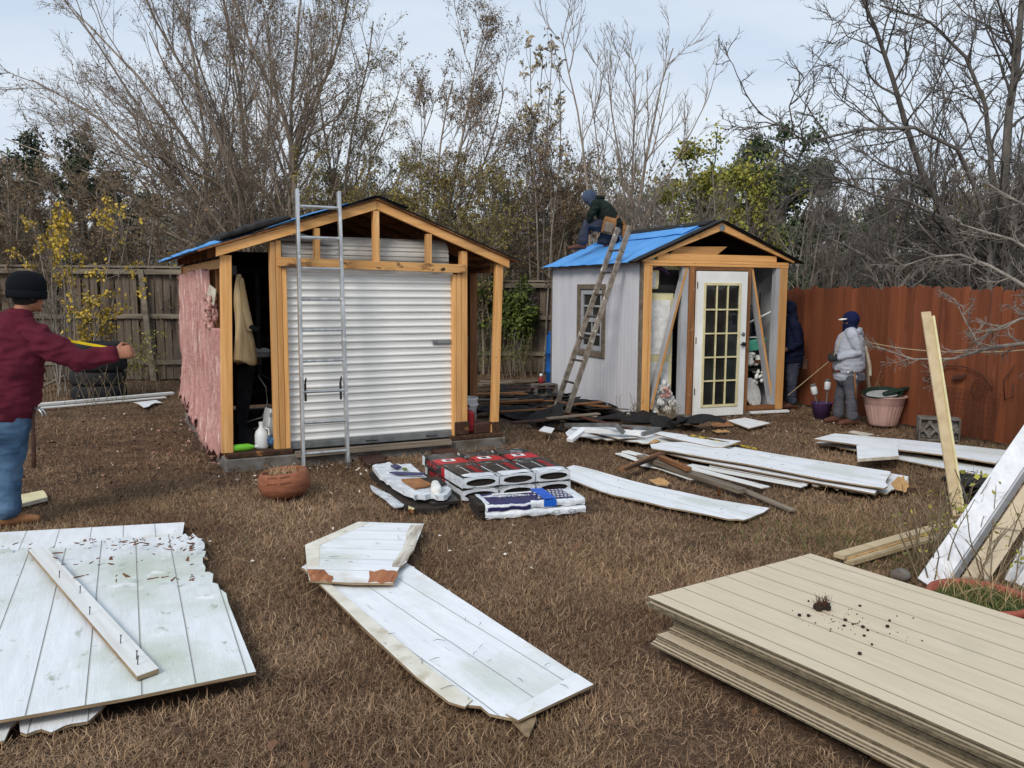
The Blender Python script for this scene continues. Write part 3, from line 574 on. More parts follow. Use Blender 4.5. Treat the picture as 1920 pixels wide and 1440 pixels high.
props(MB().box(-.11, .11, -.08, .08, 0, .11).build('wood_block', 'ramp_wood', None, bevel=.008, matrix=Matrix.Translation(Lw(2.68, .1, .15)) @ Matrix.Rotation(L_TH+.1, 4, 'Z')), 'brown wooden block on the right sill of the garage shed', 'block')

# ------------------------------------------------------------------ the small white shed (right)
R_LOC, R_TH, R_W, R_D = (1.738, 11.175, 0), .365, 2.324, 2.94
shedR = thing('garden_shed', 'smaller grey white shed with a blue covered roof and a glazed door', 'shed', R_LOC, R_TH)
def Rw(a, b, z): return ROOTM[shedR.name] @ Vector((a, b, z))
exc([Rw(-.06, -.03, 0), Rw(2.36, -.03, 0), Rw(2.36, 3.0, 0), Rw(-.06, 3.0, 0)])
bx('floor_slab', 'concrete', shedR, .0, 2.32, .0, 2.94, -.04, .03)
# left wall with a window hole
def holed(x0, x1, yo, zo):
    (y0, ya, yb, y1), (z0, za, zb, z1) = yo, zo; mb = MB()
    ys, zs = (y0, ya, yb, y1), (z0, za, zb, z1); vs = [(x, y, z) for x in (x0, x1) for y in ys for z in zs]; I = lambda s, i, j: s*16+i*4+j; fs = []
    for i in range(3):
        for j in range(3):
            if i == 1 and j == 1: continue
            fs += [(I(0, i, j), I(0, i, j+1), I(0, i+1, j+1), I(0, i+1, j)), (I(1, i, j), I(1, i+1, j), I(1, i+1, j+1), I(1, i, j+1))]
    for i, j, k, l in ((1, 1, 1, 2), (1, 2, 2, 2), (2, 2, 2, 1), (2, 1, 1, 1)): fs.append((I(0, i, j), I(1, i, j), I(1, k, l), I(0, k, l)))
    for i in range(3): fs += [(I(0, i, 0), I(0, i+1, 0), I(1, i+1, 0), I(1, i, 0)), (I(0, i, 3), I(1, i, 3), I(1, i+1, 3), I(0, i+1, 3)), (I(0, 0, i), I(1, 0, i), I(1, 0, i+1), I(0, 0, i+1)), (I(0, 3, i), I(0, 3, i+1), I(1, 3, i+1), I(1, 3, i))]
    return mb.add(vs, fs)
wl = part(holed(-.025, -.005, (.075, 1.12, 1.86, 2.95), (.02, .82, 1.74, 2.085)), 'side_wall', 'shed_wall', shedR)
bx('corner_trim', 'window_trim', shedR, -.03, -.006, -.005, .07, .01, 2.09); bx('corner_trim', 'window_trim', shedR, -.032, -.008, 2.952, 2.985, .02, 2.085)
win = bx('window', 'window_trim', shedR, -.05, -.027, 1.035, 1.119, .74, 1.81); 
for b in ((1.861, 1.95, .74, 1.81), (1.12, 1.86, .74, .819), (1.12, 1.86, 1.741, 1.81)): bx('casing', 'window_trim', win, -.052, -.028, *b)
sash = MB()
for b in ((1.13, 1.20, .83, 1.73), (1.78, 1.85, .83, 1.73), (1.201, 1.779, .83, .90), (1.201, 1.779, 1.66, 1.73), (1.201, 1.779, 1.25, 1.31)): sash.box(-.03, -.008, *b)
sash.box(-.022, -.010, 1.478, 1.502, .901, 1.249); sash.box(-.022, -.010, 1.478, 1.502, 1.311, 1.659)
sash.box(-.022, -.010, 1.202, 1.778, 1.06, 1.085); sash.box(-.022, -.010, 1.202, 1.778, 1.475, 1.50)
sash.build('sash', 'grey_paint', win); bx('pane', 'dark_glass', win, -.006, -.003, 1.12, 1.86, .82, 1.74)
bx('eave_board', 'old_pine_y', shedR, -.035, -.002, -.02, 3.0, 2.088, 2.125)
bx('side_wall', 'inner_grey', shedR, 2.30, 2.32, .08, 2.94, .031, 2.085); bx('back_wall', 'inner_grey', shedR, .0, 2.298, 2.90, 2.93, .031, 2.085)
for b in (.75, 1.5, 2.25): bx('wall_stud', 'grey_paint', shedR, 2.262, 2.298, b, b+.04, .032, 2.03)
# front frame
bx('corner_post', 'pine_z', shedR, -.004, .078, -.012, .075, .01, 2.045, bevel=.004); bx('corner_stud', 'pine_z', shedR, .081, .125, -.004, .075, .01, 2.045, bevel=.003)
bx('corner_post', 'pine_z', shedR, 2.19, 2.318, -.01, .075, .03, 2.045, bevel=.004); bx('corner_stud', 'grey_paint', shedR, 2.125, 2.187, .0, .09, .102, 2.045)
bx('bottom_plate', 'old_pine_x', shedR, 1.715, 2.188, -.008, .08, .031, .10, bevel=.003)
bx('top_plate', 'pine_x', shedR, -.006, 2.325, -.012, .08, 2.047, 2.082, bevel=.003); bx('top_plate', 'pine_x', shedR, -.006, 2.325, -.008, .08, 2.085, 2.122, bevel=.003)
bx('tie_beam', 'pine_x', shedR, .20, 2.12, -.004, .036, 2.124, 2.21, bevel=.003)
part(MB().hexa([(.42, .04, 2.212), (1.16, .04, 2.212), (1.16, .08, 2.212), (.42, .08, 2.212)], [(.52, .04, 2.31), (1.32, .04, 2.325), (1.32, .08, 2.325), (.52, .08, 2.31)]), 'broken_brace', 'pine_x', shedR, bevel=.003)
def roofr(a): return 2.125+(a+.03)*.433 if a < 1.16 else 2.64-(a-1.16)*.405
def rafterR(b, m, d=.105):
    for a0, a1 in ((-.05, 1.158), (1.162, 2.39)):
        z = lambda a: roofr(min(a, 1.1599) if a0 < 1 else max(a, 1.1601)); mb = MB()
        mb.hexa([(a0, b, z(a0)-d*.25), (a1, b, z(a1)-d), (a1, b+.04, z(a1)-d), (a0, b+.04, z(a0)-d*.25)] if a0 < 1 else [(a0, b, z(a0)-d), (a1, b, z(a1)-d*.25), (a1, b+.04, z(a1)-d*.25), (a0, b+.04, z(a0)-d)],
                [(a0, b, z(a0)), (a1, b, z(a1)), (a1, b+.04, z(a1)), (a0, b+.04, z(a0))]); part(mb, 'rafter', m, shedR, bevel=.003)
rafterR(-.05, 'pine_x')
for k in range(1, 6): rafterR(-.05+.58*k, 'dark_wood')
mb = MB()
for k in range(10):
    t = 2*PI*k/10; mb.tube([(1.16+.035*math.cos(t), -.052, 2.57+.035*math.sin(t)), (1.16+.035*math.cos(t), -.056, 2.57+.035*math.sin(t))], .008, 6)
mb.tube([(1.16, -.0515, 2.57), (1.16, -.054, 2.57)], .045, 16); part(mb, 'ridge_plate', 'grey_metal', shedR)
mb = MB()
for s_ in (0, 1):
    a0, a1 = ((-.14, 1.16), (1.16, 2.46))[s_]; z0, z1 = (roofr(-.14)+.004, 2.644) if not s_ else (2.644, roofr(2.46)+.004)
    mb.hexa([(a0, -.07, z0), (a1, -.07, z1), (a1, 3.02, z1), (a0, 3.02, z0)], [(a0, -.07, z0+.018), (a1, -.07, z1+.018), (a1, 3.02, z1+.018), (a0, 3.02, z0+.018)])
part(mb, 'roof_deck', 'dark_wood', shedR)
fzr = lambda a: roofr(a)+.026
drape('underlayment', 'blue_underlay', shedR, fzr, -.17, 1.02, .10, 3.06, .0, .014, 30, 60, 14, .025)
drape('underlayment', 'blue_underlay', shedR, fzr, .72, 1.14, .25, 3.0, .02, .022, 14, 50, 15, .03)
drape('roofing_felt', 'felt', shedR, fzr, -.19, 1.15, -.10, .12, .012, .012, 24, 8, 16, .012)
drape('roofing_felt', 'felt', shedR, fzr, 1.17, 2.52, -.10, 3.04, .004, .016, 24, 40, 17, .015)
drape('ridge_felt', 'felt', shedR, lambda a: 2.67-.42*abs(a-1.16), .98, 1.40, .1, 3.0, .02, .02, 10, 30, 18, .02)
# diagonal braces
def brace(p0, p1):
    o = part(MB().beam(p0, p1, .034, .115, (0, 1, 0)), 'diagonal_brace', 'grey_paint', shedR, bevel=.003)
    d = (Vector(p1)-Vector(p0)).normalized(); off = Vector((0, -.0595, 0)); part(MB().beam(Vector(p0)+off, Vector(p1)+off, .034, .004, (0, 1, 0)), 'bare_edge', 'pine_z', o)
brace((.67, .075, 2.04), (.16, .075, .12)); brace((1.725, .075, 2.04), (2.165, .075, .12))
# door
bx('door_jamb', 'old_pine_z', shedR, .705, .79, -.006, .08, .02, 2.045, bevel=.003); bx('door_jamb', 'old_pine_z', shedR, 1.62, 1.70, -.006, .08, .02, 2.045, bevel=.003)
bx('jamb_board', 'grey_paint', shedR, .60, .70, .02, .10, .03, 2.04); bx('door_head', 'old_pine_x', shedR, .791, 1.619, -.004, .08, 1.995, 2.044, bevel=.003)
fd = MB().add(*(lambda m: (m.v, m.f))(holed(-.055, -.012, (.797, .905, 1.49, 1.605), (-.005, .13, 1.82, 1.985))))
fd.v = [(y, x, z) for x, y, z in fd.v]; fd.f = [f[::-1] for f in fd.f]
door = fd.build('door', 'white_door', shedR)
mb = MB()
for b in ((.896, .93, .12, 1.83), (1.465, 1.499, .12, 1.83)): mb.box(b[0], b[1], -.066, -.057, b[2], b[3])
mb.box(.931, 1.464, -.066, -.057, .12, .155).box(.931, 1.464, -.066, -.057, 1.795, 1.83); mb.build('glass_frame', 'cream', door)
mb = MB(); gx = np.linspace(.932, 1.463, 4); gz = np.linspace(.157, 1.793, 6)
for x in gx[1:3]: mb.box(x-.010, x+.010, -.062, -.046, .156, 1.794)
for z in gz[1:5]:
    for i in range(3): mb.box(gx[i]+(.011 if i else 0), gx[i+1]-(.011 if i < 2 else 0), -.061, -.047, z-.010, z+.010)
mb.build('muntins', 'cream', door).name = 'muntin_grid'
for i in range(3):
    for j in range(5): MB().box(gx[i]+.0005, gx[i+1]-.0005, -.038, -.032, gz[j]+.0005, gz[j+1]-.0005).build('glass_pane', 'dark_glass', door)
mb = MB().lathe([(0, -.10), (.022, -.10), (.028, -.09), (.028, -.08), (.012, -.072), (.012, -.062), (.03, -.06), (.03, -.0555)], (1.565, 0, .985), 14, 'y').tube([(1.565, -.09, .985), (1.50, -.095, .98)], .011, 8); part(mb, 'door_handle', 'black', door, smooth=True)
mb = MB().lathe([(0, -.075), (.018, -.075), (.026, -.07), (.028, -.0555)], (1.555, 0, 1.125), 14, 'y'); part(mb, 'deadbolt', 'grey_metal', door, smooth=True)
for z in (.3, 1.0, 1.75): part(MB().box(.788, .8, -.062, -.0555, z, z+.09), 'hinge', 'rust', door)
props(MB().prism([(.0, -.06), (.62, -.10), (.66, .0), (.02, .02)], .004, .03).build('door_sill_board', 'plain_white', None, matrix=Matrix.Translation(Rw(1.7, -.06, 0)) @ Matrix.Rotation(R_TH, 4, 'Z')), 'narrow white board on the ground under the right front opening', 'board')
# contents
def inR(name, label, cat, a, b, z, rz=0.):
    return thing(name, label, cat, tuple(Rw(a, b, z)), R_TH+rz)
t = inR('panel_door', 'cream panelled cupboard door standing inside the left opening of the garden shed', 'cupboard door', .135, .155, .03)
part(MB().box(0, .42, 0, .035, .2, 1.66), 'leaf', 'cream', t, bevel=.004)
for z0, z1 in ((.28, .72), (.82, 1.56)): part(MB().box(.05, .37, -.008, -.001, z0, z1), 'raised_panel', 'soft_white', t, bevel=.006)
bx('plinth', 'dark_wood', t, .0, .42, .0, .04, 0, .199)
t = inR('wall_shelf', 'black wall shelf with wire basket above the cupboard door', 'shelf', .13, .13, 1.7); bx('shelf_board', 'black', t, 0, .48, 0, .5, .005, .03); bx('basket', 'steel_dark', t, .18, .46, .03, .3, .032, .1)
t = inR('window_unit', 'cream air conditioner box on the black wall shelf', 'air conditioner', .14, .16, 1.735); part(MB().box(0, .19, 0, .26, 0, .26), 'casing', 'cream', t, bevel=.012)
part(MB().box(.015, .13, -.008, -.001, .03, .23), 'grille', 'soft_white', t)
t = inR('purple_bag', 'purple plastic bag on top of the air conditioner box', 'bag', .24, .22, 1.995); mb = MB()
mb.chain([((-.05, 0, .02), .03, .03), ((.06, 0, .05), .06, .035), ((.18, -.02, .0), .05, .03), ((.26, -.04, -.06), .02, .012)], (0, 1, 0), 10); part(mb, 'bag_body', 'purple', t, smooth=True); part(MB().chain([((-.02, -.05, .035), .02, .01), ((.1, -.05, .07), .025, .01)], (0, 1, 0), 8), 'bag_fold', 'soft_white', t, smooth=True)
t = inR('bag_heap', 'heap of crumpled white plastic bags at the foot of the left opening', 'bags', .40, .14, .03); mb = MB(); q = random.Random(12)
for k in range(70):
    h = q.random(); r_ = .26*(1-h*.75); mb.ball((q.uniform(-1, 1)*r_, q.uniform(-.5, .7)*r_*.6, .02+h*.42), (q.uniform(.03, .075), q.uniform(.03, .07), q.uniform(.025, .06)), 8, Matrix.Rotation(q.random()*3, 3, (q.random(), q.random(), 1)))
part(mb, 'bag_film', 'soft_white', t, smooth=True); mb = MB()
for k in range(8): mb.ball((q.uniform(-.08, .06), -.08-q.random()*.05, .25+q.random()*.12), (q.uniform(.02, .05), .03, q.uniform(.015, .04)), 8)
part(mb, 'red_print', 'insulation', t, smooth=True)
t = inR('umbrella', 'dark closed umbrella leaning across the cream cupboard door', 'umbrella', .34, .12, .05, 0); part(MB().tube([(.22, 0, .0), (.0, .02, .5)], [.03, .018], 8), 'canopy', 'black', t); part(MB().tube([(.0, .02, .5), (-.03, .02, .58)], .007, 6), 'shaft', 'steel_dark', t)
t = inR('storage_rack', 'dark storage rack behind the left opening of the garden shed', 'rack', .52, .9, .03); 
for z in (.3, .7, 1.1, 1.5): bx('shelf_board', 'dark_wood', t, -.05, .5, -.1, .3, z, z+.03)
for x in (-.05, .47): bx('upright', 'black', t, x, x+.03, -.1, -.07, .0, 1.7)
t = inR('drawer_box', 'rust brown crate on the dark storage rack', 'crate', .55, .82, .365); part(MB().box(-.04, .15, 0, .2, 0, .15), 'crate_body', 'rust', t, bevel=.006); bx('crate_lid', 'ramp_wood', t, -.045, .155, -.005, .205, .151, .17)
t = inR('white_bin', 'white plastic tub under the rust brown crate', 'tub', .6, .75, .031); part(MB().lathe([(0, 0), (.1, 0), (.12, .26), (.125, .27), (.115, .27), (.095, .02)], k=18), 'tub_body', 'white_plastic', t, smooth=True)
t = inR('work_table', 'small black table behind the right opening of the garden shed', 'table', 1.95, .36, .03)
bx('tabletop', 'black', t, -.15, .3, -.2, .3, .55, .58)
for x, y in ((-.13, -.18), (.27, -.18), (-.13, .27), (.27, .27)): bx('leg', 'black', t, x, x+.03, y, y+.03, 0, .549)
t = inR('teal_basket', 'teal plastic basket inside the right opening of the garden shed', 'basket', 1.98, .30, .86); part(MB().hexa([(-.13, -.1, 0), (.13, -.1, .02), (.13, .1, .02), (-.13, .1, 0)], [(-.16, -.13, .15), (.16, -.13, .19), (.16, .13, .19), (-.16, .13, .15)]), 'basket_body', 'teal_plastic', t, bevel=.01); bx('basket_lid', 'soft_white', t, -.12, .12, -.1, .1, .191, .205)
t = inR('plastic_sack', 'clear white plastic sack under the teal basket', 'sack', 1.99, .32, .61); mb = MB()
for k in range(16): mb.ball((q.uniform(-.13, .13), q.uniform(-.1, .1), .05+q.random()*.16), (q.uniform(.05, .09), q.uniform(.05, .08), q.uniform(.03, .06)), 10)
part(mb, 'sack_film', 'soft_white', t, smooth=True); bx('sack_print', 'rust', t, -.08, .02, -.19, -.187, .08, .13)
t = inR('white_rags', 'white rags hanging from the black table', 'rags', 2.10, .17, .46); mb = MB()
for k in range(22): mb.ball((q.uniform(-.13, .13), q.uniform(-.04, .06), q.uniform(-.06, .14)), (q.uniform(.015, .04), .03, q.uniform(.02, .05)), 8, Matrix.Rotation(q.random()*3, 3, 'Y'))
part(mb, 'rag_cloth', 'soft_white', t, smooth=True)
t = inR('round_disc', 'round brown wooden table top leaning at the foot of the right opening', 'table top', 1.90, .14, .27, .3); part(MB().lathe([(0, -.012), (.2, -.012), (.2, .012), (0, .012)], k=36), 'disc', 'terracotta', t).rotation_euler = (1.2, .55, 0)
part(MB().lathe([(.201, -.016), (.215, -.016), (.215, .016), (.201, .016)], k=36), 'rim', 'soft_white', t).rotation_euler = (1.2, .55, 0)
t = inR('white_tube', 'white plastic tube sticking out behind the right diagonal brace', 'tube', 2.03, .22, 1.33); part(MB().tube([(-.25, .1, -.12), (.17, -.05, .1)], .014, 10), 'pipe', 'white_plastic', t); part(MB().lathe([(.016, .0), (.018, .002), (.018, .02), (.016, .022)], (-.26, .1, -.13), 10), 'cap', 'soft_white', t)
t = inR('shelf_clutter', 'jumbled jars and tins on a rack beside the glazed door', 'tins', 2.0, .55, 1.1)
for k in range(7):
    x, z = q.uniform(-.12, .12), q.choice((0, .2, .4)); part(MB().lathe([(0, 0), (.04, 0), (.04, .11), (.036, .115), (0, .115)], (x, q.uniform(-.1, .1), z+.02), 12), 'tin', q.choice(['soft_white', 'steel_dark', 'rust', 'grey_metal']), t)
for z in (0, .2, .4): bx('rack_shelf', 'steel_dark', t, -.18, .18, -.15, .15, z, z+.015)
for x in (-.175, .165): bx('rack_leg', 'steel_dark', t, x, x+.012, -.15, -.138, -1.07, .6)
t = inR('blue_pole', 'dark blue pole standing inside the right opening', 'pole', 2.06, .4, .03); part(MB().tube([(0, 0, 0), (.03, .02, 1.15)], .014, 8), 'shaft', 'navy', t); part(MB().lathe([(.016, 1.13), (.02, 1.14), (.02, 1.2), (0, 1.21)], (.03, .02, 0), 8), 'grip', 'black', t)

# ------------------------------------------------------------------ ladders
def ladder(name, label, foot, top, wf, wt, n, railm, rungm, rail, first, sidev, lastgap=.15, locks=None, holes=False):
    foot, top, sd = Vector(foot), Vector(top), Vector(sidev).normalized(); t = thing(name, label, 'ladder', tuple(foot)); d = top-foot; L_ = d.length; u = d.normalized(); nrm = sd.cross(u).normalized()
    for s_ in (-1, 1):
        r_ = MB().beam(sd*s_*wf/2, d+sd*s_*wt/2, rail[0], rail[1], nrm).build('rail', railm, t, bevel=.004)
        part(MB().beam(sd*s_*wf/2-u*.0, sd*s_*wf/2+u*.05, rail[0]+.008, rail[1]+.008, nrm), 'foot_cap', 'dark_rung', r_) if not holes else None
    step = (L_-first-lastgap)/(n-1)
    for k in range(n):
        s0 = first+k*step; w_ = wf+(wt-wf)*s0/L_; c = u*s0
        part(MB().tube([c-sd*(w_/2+(.012 if holes else -.01)), c+sd*(w_/2+(.012 if holes else -.01))], .0155, 10), 'rung', rungm, t)
    if locks:
        s0 = first+locks*step
        for s_ in (-1, 1):
            c = u*s0+sd*s_*(wf/2-.045)-nrm*.0
            part(MB().beam(c-u*.09-nrm*.02, c+u*.08-nrm*.025, .018, .03, nrm).beam(c+u*.08-nrm*.025, c+u*.13+nrm*.02, .014, .02, nrm), 'rung_lock', 'steel_dark', t, bevel=.004)
    return t
f0, f1 = G(571, 876), G(652, 881); sd = (f1-f0); sd.z = 0
tp = (Lw(.67, -.12, 2.66)+Lw(1.08, -.12, 2.63))/2
LW = (Lw(1.08, 0, 0)-Lw(.67, 0, 0)).normalized()
fm = (Lw(.71, -.42, 0)+Lw(1.13, -.42, 0))/2
fm = (G(570, 876)+G(653, 882))/2; fm.z = .0
ladder('extension_ladder', 'tall silver aluminium ladder leaning against the garage shed', fm, tp, .43, .40, 9, 'aluminium', 'aluminium', (.03, .065), .16, LW, .16, locks=2)
fa, fb = G(1036, 777), G(1062, 783); fm = (fa+fb)/2
sdR = Vector((math.sin(R_TH)*-1, math.cos(R_TH), 0))*-1
def on_plane(px, py, p, n): d = ray(px, py); return CAMP+d*((p-CAMP).dot(n)/d.dot(n))
ev = on_plane(1149, 487, Rw(-.19, 0, 0), Rw(1, 0, 0)-Rw(0, 0, 0)); tp = fm+(ev-fm)*1.21
ladder('weathered_ladder', 'old paint spattered ladder leaning on the blue roof of the garden shed', fm, tp, .40, .34, 8, 'old_aluminium', 'dark_rung', (.028, .075), .17, sdR, .34, holes=True)
# ------------------------------------------------------------------ fences
def fence(name, label, p0, p1, h, plank, mm, rails_on=None, rail_m='fence_rail', posts=(), cap=False, dog=False, z0=.02, seed=1, jit=.0):
    p0, p1 = Vector(p0), Vector(p1); d = p1-p0; L_ = d.length; th = math.atan2(d.y, d.x); t = thing(name, label, 'fence', tuple(p0), th); q = random.Random(seed); n = int(L_/plank)
    panel_ = MB()
    for k in range(n):
        a0 = k*plank; a1 = a0+plank-.004-q.random()*.004*(1+jit*20); b = q.uniform(-.004, .004)*(1+jit*10); hh = h+q.uniform(-.012, .012)*(1+jit*20); le = q.uniform(-.006, .006)*(1+jit*10)
        if dog:
            c = .03; panel_.add([(x+le*(z/h), y+b, z) for y in (0, .016) for x, z in ((a0, z0), (a1, z0), (a1, hh-c), (a1-c, hh), (a0+c, hh), (a0, hh-c))],
                [(0, 1, 2, 3, 4, 5), (11, 10, 9, 8, 7, 6)]+[(i, i+6, (i+1) % 6+6, (i+1) % 6) for i in range(6)])
        else: panel_.hexa([(a0, b, z0), (a1, b, z0), (a1, b+.016, z0), (a0, b+.016, z0)], [(a0+le, b, hh), (a1+le, b, hh), (a1+le, b+.016, hh), (a0+le, b+.016, hh)])
    panel_.build('plank_panel', mm, t)
    if rails_on is not None:
        for z in rails_on: MB().beam((0, -.03, z), (L_, -.03, z+q.uniform(-.02, .02)), .04, .085).build('rail', rail_m, t)
    for a, lean in posts: MB().beam((a, -.085, 0), (a+lean, -.085, h-.02), .09, .09, (0, 1, 0)).build('post', rail_m, t)
    if cap: MB().beam((-.05, -.03, h+.03), (L_+.05, -.03, h+.03), .15, .035).build('cap_rail', rail_m, t); MB().beam((0, -.085, h-.06), (L_, -.085, h-.06), .035, .09).build('top_rail', rail_m, t)
    return t
fence('weathered_fence', 'weathered grey board fence with rails behind the yellow leaved shrub', (-14, 14.6, 0), (-2.2, 16.4, 0), 2.08, .14, 'old_fence', (.35, 1.2), 'fence_rail', [(1.5, 0), (4.1, .0), (7.35, -.14), (9.9, 0)], True, seed=3, jit=.35)
fence('weathered_fence', 'weathered grey board fence between the two sheds behind the green vine', (-2.1, 17.6, 0), (3.1, 17.35, 0), 1.88, .14, 'old_fence', (.4, 1.15), 'fence_rail', [(1.2, 0), (3.7, 0)], True, seed=4, jit=.3)
fo = Vector((4.38, 12.8, 0)); fdir = (Vector((5.50, 9.47, 0))-fo).normalized(); FTH = math.atan2(fdir.y, fdir.x)
fence('red_fence', 'red stained dog eared board fence running along the right side', fo-fdir*4.2, fo+fdir*10.5, 1.775, .143, 'red_fence', None, dog=True, seed=5, jit=.08)

# ------------------------------------------------------------------ tyres
tb = thing('tyre', 'topmost black car tyre of the stack by the weathered fence', 'tyre', (0, 0, 0))
MB().lathe([(.20, .02), (.24, .0), (.30, .0), (.325, .02), (.335, .05), (.335, .15), (.325, .18), (.30, .20), (.24, .20), (.20, .18)], k=48, rmod=lambda i, a: 1+(.006*math.sin(a*44) if i in (4, 5) else 0)).build('tread', 'tyre', tb, smooth=True)
MB().lathe([(.199, .179), (.188, .165), (.185, .1), (.188, .035), (.199, .021)], k=48).build('bead', 'black', tb, smooth=True)
tp_ = G(169, 750)
def copy_tree(o, label=None):
    c = o.copy(); COL.objects.link(c); ROOTM[c.name] = ROOTM[o.name]
    if label: c['label'] = label
    for ch in list(o.children): k = ch.copy(); COL.objects.link(k); k.parent = c
    return c
tyl = ['topmost black car tyre of the stack by the weathered fence', 'second tyre from the top of the black stack', 'third black tyre down of the stack by the shrub', 'bottom black tyre of the stack resting on the ground']
for k in range(4):
    o = tb if k == 0 else copy_tree(tb, tyl[k]); o['group'] = 'tyres stacked by the fence'; o.location = tp_+Vector((.02*math.sin(k*2), .3, .0+.219*(3-k))); o.rotation_euler = (0, 0, k*.7); o.scale = (1.2, 1.2, 1.08)
mb = MB().beam(G(70, 740)+Vector((0, .1, .1)), G(118, 722)+Vector((0, .1, .16)), .06, .03); one(mb, 'grey_board', 'grey_wood_x', 'short grey board propped against the tyre stack', 'board')

# ------------------------------------------------------------------ loose boards and panels on the ground
def ragged(px, edges, amp, step, seed):
    """break the named edges of a pixel outline into torn steps"""
    q = random.Random(seed); out = []; n = len(px)
    for i in range(n):
        a, b = px[i], px[(i+1) % n]; out.append(a)
        if i in edges:
            L_ = math.hypot(b[0]-a[0], b[1]-a[1]); m = max(2, int(L_/step)); nx, ny = -(b[1]-a[1])/L_, (b[0]-a[0])/L_
            for k in range(1, m): r = q.uniform(-amp, amp); f = (k+q.uniform(-.3, .3))/m; out.append((a[0]+(b[0]-a[0])*f+nx*r, a[1]+(b[1]-a[1])*f+ny*r))
    return out
def panel(name, label, cat, px, z, m, th=.012, along=None, group=None, tilt=None, edge='ply_edge', grass=True, sag=0., parent=None):
    """px: outline in the photograph, lying at height z; along: two pixels giving the groove direction; tilt: extra height per vertex as a function of the pixel"""
    zz = [z+(tilt(p) if tilt else 0.) for p in px]; P = [G(p[0], p[1], zz[i]) for i, p in enumerate(px)]
    c = sum(P, Vector())/len(P); c.z = 0
    if along: a, b = G(*along[0], z), G(*along[1], z); ang = math.atan2(b.y-a.y, b.x-a.x)-PI/2
    else: ang = 0
    Mx = Matrix.Translation(c) @ Matrix.Rotation(ang, 4, 'Z'); inv = Mx.inverted(); Q = [inv @ p for p in P]
    bm = bmesh.new(); vs = [bm.verts.new(p) for p in Q]; f = bm.faces.new(vs)
    if f.normal.z < 0: bmesh.ops.reverse_faces(bm, faces=[f])
    bm.normal_update()
    if f.normal.z < 0: f.normal_flip()
    bmesh.ops.triangulate(bm, faces=[f]); bmesh.ops.recalc_face_normals(bm, faces=bm.faces)
    if sum(ff.normal.z for ff in bm.faces) < 0: bmesh.ops.reverse_faces(bm, faces=bm.faces)
    bmesh.ops.dissolve_limit(bm, angle_limit=.001, verts=bm.verts, edges=bm.edges)
    if sag or tilt:
        for _ in range(2): bmesh.ops.subdivide_edges(bm, edges=[e for e in bm.edges if e.calc_length() > .25], cuts=1, use_grid_fill=True)
        bmesh.ops.triangulate(bm, faces=bm.faces)
        if sag:
            for v in bm.verts: v.co.z += sag*mnoise.noise((v.co.x*1.3, v.co.y*1.3, z*50))
    r = bmesh.ops.extrude_face_region(bm, geom=list(bm.faces)); top = [g for g in r['geom'] if isinstance(g, bmesh.types.BMVert)]
    bm.normal_update(); bm.verts.ensure_lookup_table()
    for v in top: v.co.z += 0
    low = [v for v in bm.verts if v not in set(top)]
    for v in low: v.co.z -= th
    bmesh.ops.recalc_face_normals(bm, faces=bm.faces)
    me = bpy.data.meshes.new(name); 
    for ff in bm.faces: ff.material_index = 0 if ff.normal.z > .6 else 1
    bm.to_mesh(me); bm.free(); me.materials.append(M[m]); me.materials.append(M[edge])
    o = bpy.data.objects.new(name, me); COL.objects.link(o); o.matrix_basis = Mx
    if parent is None: props(o, label, cat, group)
    if grass: m0 = sum(P, Vector())/len(P); exc([(p.x-(p.x-m0.x)/max((p-m0).length, .05)*.014, p.y-(p.y-m0.y)/max((p-m0).length, .05)*.014) for p in P])
    ROOTM[o.name] = Mx
    return o
def stick(name, label, a, b, w, h, m, z0=0., z1=None, cat='board', up=(0, 0, 1), group=None, grass=True):
    """a straight length of lumber between two ground pixels"""
    z1 = z0 if z1 is None else z1; A, B = G(*a, z0+h/2), G(*b, z1+h/2); d = B-A; L_ = d.length
    Mx = Matrix.Translation((A+B)/2) @ d.to_track_quat('X', 'Z').to_matrix().to_4x4()
    o = MB().box(-L_/2, L_/2, -w/2, w/2, -h/2, h/2).build(name, m, None, matrix=Mx, bevel=min(.003, h*.2)); props(o, label, cat, group); ROOTM[o.name] = Mx
    if grass:
        x = Vector((-d.y, d.x, 0)).normalized()*w/2; exc([A+x, B+x, B-x, A-x])
    return o
# bottom-left: torn sheet with a batten on it, strip behind it, offcuts under it
panel('siding_board', 'white strip of panel behind the torn green stained sheet', 'panel', [(-260, 1022), (0, 998), (346, 979), (342, 1003), (380, 1010), (300, 1060), (-200, 1060)], .028, 'siding_white', .012, ((200, 1040), (205, 985)))
p1 = [(-420, 1060), (0, 1032), (60, 1030), (200, 1012), (300, 1008), (368, 1006), (384, 1018), (378, 1032), (390, 1046), (372, 1058), (392, 1072), (398, 1092), (412, 1104), (424, 1112), (428, 1130), (480, 1259), (240, 1308), (0, 1350), (-560, 1460)]
p1 = ragged(p1, (1, 2, 3, 4, 6, 7, 8, 9, 10, 11), 7, 6, 4)
sheet = panel('siding_board', 'large torn white siding sheet stained green lying bottom left', 'panel', p1, .085, 'siding_green', .014, ((376, 1275), (325, 1010)), tilt=lambda p: -.03*max(0, (1120-p[1])/100))
panel('siding_offcut', 'white offcut of siding poking out beneath the large torn sheet', 'panel', ragged([(30, 1310), (220, 1290), (190, 1330), (165, 1352), (110, 1366), (50, 1376), (38, 1372)], (3, 4), 5, 14, 5), .03, 'siding_white', .012, ((120, 1370), (130, 1310)))
panel('siding_offcut', 'white offcut at the lower left frame edge under the torn sheet', 'panel', [(-120, 1340), (60, 1330), (20, 1362), (8, 1388), (-90, 1412)], .03, 'siding_white', .012, ((-20, 1400), (0, 1340)))
